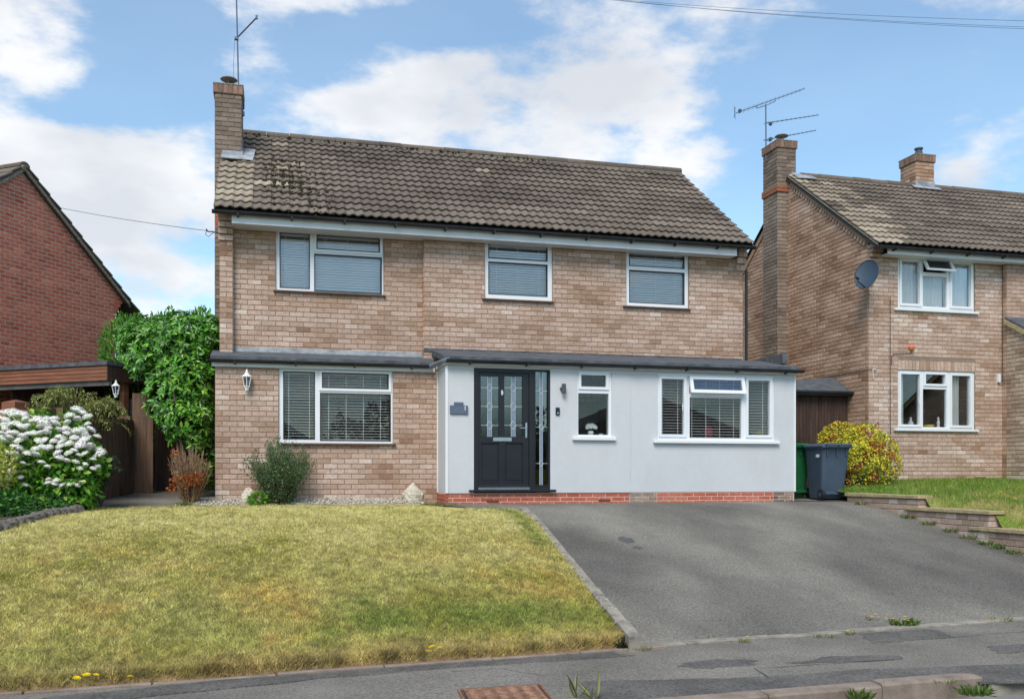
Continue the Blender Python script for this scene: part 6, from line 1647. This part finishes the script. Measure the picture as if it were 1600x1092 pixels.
sb = onT(437, 740, 14.5); sb = Vector((sb.x, 15.22, -.03))
sh1 = thing('evergreen_shrub', sb, 'upright fine-leaved dark green shrub in front of the bay window', 'shrub')
ss = stems(r, sb, 110, 1.12, .58, .1); ss += stems(r, sb, 5, 1.26, .45, .1); stem_mesh(sh1, ss, .006, .002)
n = 9500; P_, T_, u = along(r, ss, n, .05, 1.0); P_ += r.normal(0, .03, (n, 3)); P_[:, 1] = np.minimum(P_[:, 1], 15.46); d_ = T_ * .7 + rand_unit(r, n) * .75; d_ /= np.linalg.norm(d_, axis=1)[:, None]
leafmesh('foliage', sh1, P_, d_, rand_unit(r, n), r.uniform(.025, .05, n), .008, mixcols(r, n, [S(92, 124, 80, .85), S(120, 150, 100, .9), S(66, 98, 62, .8), S(112, 160, 72, .85)], [.42, .25, .25, .08]))
n = 260; bb = [(sb.x - .33, 15.05, .06, .14, .1, .09)]; P_, N_ = blob_pts(r, bb, n, .3); leafmesh('low_foliage', sh1, P_, N_, rand_unit(r, n), .06, .014, mixcols(r, n, [S(110, 168, 52, .8), S(140, 190, 70, .8)], [.6, .4]))

dbp = onT(297, 740, 14.6); dbp = Vector((dbp.x, 15.3, -.03))
dsh = thing('dead_shrub', dbp, 'withered brown shrub with bare straw-coloured stems and rusty leaves', 'shrub')
ss = stems(r, dbp, 120, 1.02, .36, .15); M('straw', ((.3, S(128, 98, 74, .8)), (.7, S(186, 152, 118, .85))), scale=9, rough=.95); stem_mesh(dsh, ss, .006, .003, 'straw')
n = 1500; P_, T_, u = along(r, ss, n, .1, .95); P_ += r.normal(0, .02, (n, 3)); d_ = T_ * .6 + rand_unit(r, n) * .8; d_ /= np.linalg.norm(d_, axis=1)[:, None]
low = np.exp(-((u - .42) / .12) ** 2); c = mixcols(r, n, [S(158, 122, 92, .8), S(180, 146, 112, .85), S(126, 94, 72, .8)], [.4, .35, .25]); rust = mixcols(r, n, [S(190, 112, 52, .8), S(164, 92, 48, .8)], [.6, .4]); k = (r.random(n) < low * .75)[:, None]
leafmesh('withered_leaves', dsh, P_, d_, rand_unit(r, n), r.uniform(.025, .05, n), .009, np.where(k, rust, c))
bb = [(dbp.x - .02, 15.12, .36, .22, .1, .08), (dbp.x + .12, 15.12, .42, .12, .1, .06), (dbp.x - .25, 15.1, .24, .05, .05, .05), (dbp.x - .22, 15.15, .78, .05, .05, .04)]
n = 520; P_, N_ = blob_pts(r, bb, n, .2); leafmesh('rusty_leaves', dsh, P_, N_, rand_unit(r, n), r.uniform(.03, .05, n), .012, mixcols(r, n, [S(206, 122, 54, .85), S(176, 98, 48, .8), S(150, 92, 56, .8)], [.45, .35, .2]))

# --- yellow variegated bush by the drive
yb = thing('golden_bush', onT(1345, 740, 17.1), 'rounded golden yellow bush with red-tipped leaves beside the bins', 'shrub'); yb.location.z = .15
ybb = [pxblob(1318, 688, 17.50, 34, 30), pxblob(1350, 690, 17.40, 30, 28), pxblob(1296, 700, 17.60, 20, 26), pxblob(1376, 704, 17.30, 26, 24), pxblob(1388, 728, 17.10, 20, 22), pxblob(1340, 720, 17.20, 40, 30), pxblob(1310, 728, 17.40, 26, 28), pxblob(1366, 742, 17.00, 26, 18), pxblob(1330, 748, 17.30, 36, 16)]
n = 19000; P_, N_ = blob_pts(r, ybb, n, .75); d_ = N_ * .7 + rand_unit(r, n) * .7 + np.array([0, 0, .2]); d_ /= np.linalg.norm(d_, axis=1)[:, None]; L = r.uniform(.026, .048, n)
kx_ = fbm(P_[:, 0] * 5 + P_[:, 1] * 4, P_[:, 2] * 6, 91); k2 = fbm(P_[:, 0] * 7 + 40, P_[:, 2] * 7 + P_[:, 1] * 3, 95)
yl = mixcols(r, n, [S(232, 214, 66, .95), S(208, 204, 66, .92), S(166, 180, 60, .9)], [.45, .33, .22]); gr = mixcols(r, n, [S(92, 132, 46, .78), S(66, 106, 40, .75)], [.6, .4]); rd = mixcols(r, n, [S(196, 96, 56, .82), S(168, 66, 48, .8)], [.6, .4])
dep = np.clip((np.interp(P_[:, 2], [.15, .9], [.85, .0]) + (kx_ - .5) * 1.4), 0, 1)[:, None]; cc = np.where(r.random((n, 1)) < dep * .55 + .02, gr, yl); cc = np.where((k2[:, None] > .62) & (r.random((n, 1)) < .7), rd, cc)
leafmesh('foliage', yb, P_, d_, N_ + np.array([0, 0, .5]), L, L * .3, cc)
ss = stems(r, (yb.location.x, yb.location.y, .1), 14, .8, .45); stem_mesh(yb, ss, .012, .005)

# --- spreading conifer over the fence, and darker sprigs on its side
def spray(name, base, label, nbr, reach, hgt, droop, cols_, pp, nl, seed, a0=0, a1=6.283, nd=.05):
    r2 = np.random.default_rng(seed); t = thing(name, base, label, 'shrub'); ss = []
    for i in range(nbr):
        a = r2.uniform(a0, a1); R_ = reach * r2.uniform(.35, 1); u = np.linspace(0, 1, 10)[:, None]; hh = hgt * r2.uniform(.75, 1.05)
        ss.append(np.concatenate([base[0] + math.cos(a) * R_ * u, base[1] + math.sin(a) * R_ * u * .6, base[2] + hh * np.sin(u * 1.75) - droop * u ** 3 * R_], 1))
    stem_mesh(t, ss, .012, .003); P, T, u = along(r2, ss, nl, .25, 1.0); sd = np.cross(T, [0, 0, 1.]); sd /= np.linalg.norm(sd, axis=1)[:, None] + 1e-9; sg_ = np.where(r2.random(nl) < .5, 1, -1)[:, None]
    off_ = sd * sg_ * (r2.random((nl, 1)) * .10); P = P + off_ + r2.normal(0, .012, (nl, 3)); d = T * .8 + sd * sg_ * .5 + r2.normal(0, .25, (nl, 3)); d /= np.linalg.norm(d, axis=1)[:, None]
    leafmesh('foliage', t, P, d, np.tile([0, 0, 1.], (nl, 1)) + r2.normal(0, .3, (nl, 3)), r2.uniform(nd * .6, nd * 1.3, nl), .007, mixcols(r2, nl, cols_, pp)); return t
p = onT(118, 740, 15.0); spray('spreading_conifer', (p.x, p.y, .3), 'arching olive green conifer spilling over the fence behind the hydrangea', 90, .9, 1.6, .45, [S(150, 158, 86, .95), S(178, 182, 108, .98), S(112, 122, 66, .9)], [.45, .25, .3], 12000, 301)
p = onT(158, 740, 13.9); spray('dark_sprigs', (p.x, p.y, -.05), 'thin dark grey-green sprigs poking out in front of the fence', 16, .40, .75, .25, [S(74, 92, 70, .72), S(98, 116, 90, .78)], [.6, .4], 1500, 302, nd=.06)
# --- golden shrub at the frame edge and low plants in the bed
def bushlet(name, label, blobs, n, L0, L1, cols_, pp, wr=.3, inner=.6, z0=-.1):
    t = thing(name, (blobs[0][0], blobs[0][1], z0), label, 'plant'); P, N = blob_pts(r, blobs, n, inner); d = N * .6 + rand_unit(r, n) * .7 + np.array([0, 0, .25]); d /= np.linalg.norm(d, axis=1)[:, None]; L = r.uniform(L0, L1, n)
    leafmesh('foliage', t, P, d, N + np.array([0, 0, .6]), L, L * wr, mixcols(r, n, cols_, pp)); ss = stems(r, (blobs[0][0], blobs[0][1], z0), 8, max(.1, blobs[0][2] - z0 + .05), blobs[0][3] * .7); stem_mesh(t, ss, .006, .003); return t
bushlet('golden_shrub', 'pale yellow-green shrub growing in front of the hydrangea', [pxblob(2, 728, 12.3, 24, 36), pxblob(-25, 740, 12.3, 30, 40)], 1500, .03, .05, [S(196, 198, 92, .85), S(166, 180, 76, .82)], [.6, .4])
bushlet('bed_plant', 'leafy low green plant at the foot of the hydrangea near the yellow-green shrub', [pxblob(15, 793, 11.6, 34, 24), pxblob(-20, 790, 11.4, 30, 30)], 1300, .04, .07, [S(70, 128, 48, .78), S(96, 154, 62, .8), S(50, 96, 44, .72)], [.45, .3, .25])
bushlet('bed_plant', 'dark leafy ground cover under the hydrangea beside the edging stones', [pxblob(75, 788, 12.6, 34, 16), pxblob(118, 778, 13.2, 26, 24)], 1100, .03, .06, [S(56, 104, 42, .75), S(78, 128, 54, .78)], [.6, .4])


# ================================================================== STONES, WEEDS, FLOWERS
def rock(name, c, s, label, mat, cat='stone', group=None, seed=0, top=None, rz=0):
    rr_ = np.random.default_rng(seed); vs_ = []; fs_ = []; nu, nv = 18, 12
    for j in range(nv + 1):
        th = math.pi * j / nv
        for i in range(nu):
            ph = 2 * math.pi * i / nu; v = np.array([math.sin(th) * math.cos(ph), math.sin(th) * math.sin(ph), math.cos(th)])
            v = np.sign(v) * np.abs(v) ** .85; k = 1 + .62 * (float(fbm(v[0] * 1.6 + seed * 3.3 + 9, v[1] * 1.6 + v[2] * 2.1 + 5, seed)) - .5)
            v = v * k * np.array(s); 
            if top: f = 1 - top * max(0, v[2] / s[2]) ; v[0] *= f; v[1] *= f
            x = v[0] * math.cos(rz) - v[1] * math.sin(rz); y = v[0] * math.sin(rz) + v[1] * math.cos(rz); vs_.append((c[0] + x, c[1] + y, c[2] + v[2]))
    for j in range(nv):
        for i in range(nu): fs_.append((j * nu + i, j * nu + nu + i, j * nu + nu + (i + 1) % nu, j * nu + (i + 1) % nu))
    return tag(MB().add(vs_, fs_).build(name, mat, smooth=False), label, cat, group)
q = onY(645, 768, 15.3); rock('boulder', (q.x, 15.3, .12), (.17, .11, .19), 'pale pointed boulder on the gravel beside the white porch', 'stone', seed=5, top=.7)
q = onY(388, 770, 15.15); rock('boulder', (q.x, 15.17, .08), (.11, .1, .16), 'pale rounded boulder half hidden behind the evergreen shrub', 'stone', seed=8, top=.3)
for i in range(14):
    u = i / 13; x = -2.62 - .42 * u; y = 13.75 - 2.6 * u; zz = float(zlawn(x, y)); rock('edging_stone', (x, y, zz + .02), (random.uniform(.07, .085), random.uniform(.09, .12), random.uniform(.07, .1)), 'rough grey edging stone in the row bordering the hydrangea bed', 'stone_grey', group='bed edging stones', seed=20 + i, rz=random.random() * .4)
# soil bed behind the stones
grid_sheet('flower_bed', np.linspace(0, 1, 14), np.linspace(10.4, 15.2, 30), lambda X, Y: zlawn(np.minimum(X, -2.7), Y) + .02 + .03 * fbm(X * 3, Y * 3, 7), 'soil', keep=lambda X, Y: (-5.6 + (np.interp(Y, [10.4, 11.15, 13.75, 15.2], [-3.1, -3.06, -2.66, -2.8]) + 5.6) * X, Y))
grid_sheet('ground_apron', np.linspace(-9, -2.7, 10), np.linspace(15.1, 24, 12), lambda X, Y: 0 * X - .05 + .03 * np.clip(Y - 15, 0, 5), 'pave')


def tuft(P, label, n=60, h=.12, sp=.06, cols_=None, group=None, flowers=0, name='weed_tuft', wd=.004):
    rr_ = np.random.default_rng(int(abs(P[0] * 997 + P[1] * 331)) % 99999); t = thing(name, P, label, 'weed', group); a = rr_.random(n) * 6.283; rad = sp * np.sqrt(rr_.random(n)); b = np.stack([P[0] + rad * np.cos(a), P[1] + rad * np.sin(a) * .7, np.full(n, P[2] - .005)], 1)
    d = np.stack([np.cos(a) * .6, np.sin(a) * .6, np.full(n, 1.)], 1) + rr_.normal(0, .3, (n, 3)); d /= np.linalg.norm(d, axis=1)[:, None]; L = h * rr_.uniform(.4, 1, n)
    leafmesh('leaves', t, b, d, rand_unit(rr_, n), L, wd, mixcols(rr_, n, cols_ or [S(110, 150, 62, .8), S(150, 170, 90, .82), S(84, 120, 50, .75)], [.45, .3, .25]), curl=.35)
    for k in range(flowers):
        c = Vector(P) + Vector((rr_.normal(0, sp * .6), rr_.normal(0, sp * .4), h * rr_.uniform(.6, 1.1))); f = MB()
        for q in range(9): tt = q * .698; e = Vector((math.cos(tt), math.sin(tt), .25)) * .014; f.add([c, c + e + Vector((-e.y, e.x, 0)) * .35, c + e * 1.2, c + e - Vector((-e.y, e.x, 0)) * .35], [(0, 1, 2, 3)], col=S(236, 206, 30, .95))
        f.tube([c, c - Vector((0, 0, h * .8))], .0015, 4, col=S(110, 150, 62, .8)); f.build('flower', 'petal', t)
    return t
G1 = [S(112, 146, 66, .8), S(150, 172, 92, .82), S(90, 120, 54, .75)]; G2 = [S(150, 156, 96, .82), S(176, 176, 120, .85), S(110, 128, 66, .8)]
tuft(onZ(1345, 1091, ZPAVE - .03), 'bright green grass tuft at the face of the kerb', 110, .09, .07, G1, wd=.0025)
tuft(onZ(1523, 1084, ZPAVE - .03), 'green grass tuft at the rounded end of the kerb', 150, .09, .09, G1, wd=.0025)
tuft(onZ(1388, 1072, ZPAVE), 'small straw-green tuft on the back of the kerb', 40, .07, .07, G2)
tuft(onZ(1478, 1066, ZPAVE + .03), 'few straw-coloured blades on top of the kerb', 20, .05, .06, G2)
tuft(onZ(1410, 975, ZPAVE + .015), 'mat of yellow-flowered weed on the drive edging', 150, .07, .16, [S(88, 116, 48, .8), S(120, 142, 66, .8), S(70, 96, 42, .75)], flowers=6, wd=.009)
tuft(onZ(1362, 973, ZPAVE + .015), 'small rust-tinged weed beside the yellow-flowered mat', 30, .09, .04, [S(150, 130, 70, .8), S(120, 140, 66, .8), S(170, 110, 60, .8)], flowers=2)
tuft(onZ(1163, 1002, ZPAVE + .01), 'little weed with one yellow flower at the drive edging', 30, .05, .05, G2, flowers=1)
tuft(onZ(1330, 990, ZPAVE + .01), 'small weed with a yellow flower beside the dark patch', 26, .05, .05, G2, flowers=1)
tuft(onZ(1290, 994, ZPAVE + .01), 'flat straw-coloured weed in the edging joint', 40, .04, .1, G2)
tuft(onZ(1110, 996, ZPAVE + .01), 'thin weed sprouting from the edging joint', 22, .05, .04, G2)
tuft(onZ(1560, 968, ZPAVE + .015), 'pale flattened grass along the right end of the drive edging', 60, .05, .14, G2)
tuft(onZ(975, 1013, ZPAVE + .01), 'dark weed at the lower end of the lawn border', 70, .12, .05, [S(66, 78, 50, .7), S(92, 104, 62, .75), S(60, 66, 46, .7)], wd=.007)
tuft(onZ(1000, 1014, ZPAVE + .01), 'straw-green fringe where the lawn border meets the edging', 60, .05, .09, G2)
tuft(onZ(902, 1090, ZPAVE), 'two tall pale grass stalks by the inspection cover', 7, .24, .03, [S(176, 180, 116, .85), S(150, 160, 96, .8), S(190, 186, 130, .85)], wd=.0022)
tuft(onZ(928, 1092, ZPAVE), 'single pale grass stalk in the tarmac', 5, .2, .02, [S(176, 180, 116, .85)] * 3, wd=.0022)
for i, (x, y, lab) in enumerate(((1420, 806, 'yellow-green weed below the middle step of the stepped wall'), (1450, 822, 'low weed in the joint of the middle wall step'), (1485, 835, 'sparse weed below the middle coping'), (1515, 846, 'green weed where the last wall step begins'), (1543, 850, 'bushy green weed at the last wall step'), (1560, 861, 'long grass at the foot of the last wall step'), (1585, 871, 'bright grass clump near the low end of the stepped wall'), (1345, 779, 'tiny weed at the top of the stepped wall'))):
    d = pdir(x, y); t = 9.70 / d.x; p = Vector((9.70, d.y * t, 0)); p.z = float(zdrive(9.7, p.y)); tuft(p, lab, 60, .09, .11, G1 if i in (0, 4, 5, 6) else G2, wd=.006)
tuft((-1.35, 15.05, -.03), 'fresh green weed in front of the dead shrub', 60, .09, .12, G1, wd=.008)
tuft((2.55, 14.6, -.03), 'dry straw grass at the foot of the porch', 160, .06, .3, G2)
# dandelions
DM = MB()
for ring, (rr1, el) in enumerate(((.018, .2), (.012, .6))):
    for q in range(11):
        tt = q * .571 + ring * .3; e = Vector((math.cos(tt), math.sin(tt), el)) * rr1; c = Vector((0, 0, .045)); DM.add([c, c + e + Vector((-e.y, e.x, 0)) * .25, c + e * 1.3, c + e - Vector((-e.y, e.x, 0)) * .25], [(0, 1, 2, 3)], col=S(240, 212, 30, .95))
DM.tube([(0, 0, -.01), (0, 0, .045)], .002, 4, col=S(120, 150, 70, .8)); dme = DM.mesh('dandelion', 'petal')
def march(d, zf, t):
    while t < 20 and ZC + d.z * t > float(zf(d.x * t, d.y * t)): t += .02
    return t
def dandelion(p, label, group):
    o = bpy.data.objects.new('dandelion', dme); C.objects.link(o); o.location = p; o.rotation_euler = (random.uniform(-.2, .3), random.uniform(-.2, .2), random.random() * 6); s = random.uniform(.9, 1.4); o.scale = (s,) * 3; tag(o, label, 'flower', group)
for (x, y) in ((1526, 782), (1540, 777), (1548, 772), (1555, 783), (1563, 778), (1570, 781), (1575, 770), (1583, 779), (1590, 772), (1598, 782), (1566, 791), (1500, 780), (1588, 788), (1545, 788), (1578, 785), (1596, 768)):
    d = pdir(x, y); t = march(d, znl, 8.0); zz = float(znl(d.x * t, d.y * t)) + .03
    if t < 18: dandelion(Vector((d.x * t, d.y * t, zz)), 'yellow dandelion on the raised lawn above the stepped wall', 'dandelions on the raised lawn')
for (x, y) in ((242, 940), (168, 1027), (135, 1071), (147, 1068), (118, 1076), (678, 1026), (690, 1025), (667, 1030), (202, 1075)):
    d = pdir(x, y); t = march(d, zlawn, 5.5); zz = float(zlawn(d.x * t, d.y * t)) + .015
    if t < 16: dandelion(Vector((d.x * t, d.y * t, zz)), 'yellow dandelion in the sun-dried front lawn', 'dandelions in the front lawn')

# ================================================================== ACROSS THE ROAD (seen in the window panes)
oh = thing('facing_house', (-4, -14, ZROAD), 'brown brick house across the road, mirrored in the bay window', 'house')
yq = -13.0; mb = MB(); zq = ZROAD + .05; x0_, x1_, xm = -9.5, 2.2, -3.6
mb.prism([(x0_, yq, zq), (x1_, yq, zq), (x1_, yq, zq + 2.7), (xm, yq, zq + 6.2), (x0_, yq, zq + 2.7)], (0, -8, 0)); mb.build('wall', 'sill_brown', oh)
for s_, xe in ((1, x1_ + .5), (-1, x0_ - .5)):
    zz = zq + 2.7 - .3; MB().prism([(xm, yq + .3, zq + 6.25), (xe, yq + .3, zz), (xe, yq + .3, zz + .15), (xm, yq + .3, zq + 6.4)], (0, -8.6, 0)).build('roof', 'roof_deck', oh)
    MB().prism([(xm, yq + .33, zq + 6.1), (xe, yq + .33, zz - .15), (xe, yq + .33, zz + .1), (xm, yq + .33, zq + 6.35)], (0, -.03, 0)).build('bargeboard', 'fascia_white', oh)
for wx in (-7.5, -3.4, .2):
    o = MB().box(wx - .75, wx + .75, yq, yq + .06, zq + .9, zq + 2.1).build('window', 'upvc', oh); MB().box(wx - .66, wx + .66, yq + .061, yq + .07, zq + .98, zq + 2.02).build('pane', 'anthracite', o)
oh2 = thing('facing_bungalow', (18, -15, ZROAD), 'low tiled house across the road beyond the dark hedge', 'house')
MB().prism([(12, -14, zq), (26, -14, zq), (26, -14, zq + 2.7), (19, -14, zq + 5.2), (12, -14, zq + 2.7)], (0, -8, 0)).build('wall', 'sill_brown', oh2)
for s_, xe in ((1, 26.5), (-1, 11.5)): MB().prism([(19, -13.7, zq + 5.25), (xe, -13.7, zq + 2.5), (xe, -13.7, zq + 2.65), (19, -13.7, zq + 5.4)], (0, -8.6, 0)).build('roof', 'roof_deck', oh2)
hg = thing('facing_hedge', (6, -12, ZROAD), 'dense dark green hedge across the road, mirrored in the bay window', 'hedge'); r3 = np.random.default_rng(400)
bb = [(3.6 + 1.5 * i, -12.2 + .3 * (i % 2), ZROAD + 2.1 + .5 * math.sin(i * 2.1), 1.5, 1.2, 2.2 + .25 * math.sin(i * 1.3)) for i in range(7)]
n = 9000; P_, N_ = blob_pts(r3, bb, n, .8); leafmesh('foliage', hg, P_, N_ * .5 + rand_unit(r3, n) * .6, N_, r3.uniform(.18, .3, n), .09, mixcols(r3, n, [S(52, 92, 44, .72), S(72, 114, 54, .75)], [.6, .4]))
st = MB()
for i in range(7): st.tube([(3.6 + 1.5 * i, -12.2, ZROAD), (3.6 + 1.5 * i, -12.2, ZROAD + 2)], [.12, .06], 7)
st.build('stem', 'twig', hg)
grid_sheet('far_verge', np.linspace(-40, 45, 12), np.linspace(-60, -9, 8), lambda X, Y: 0 * X + ZROAD + .03, 'moss')
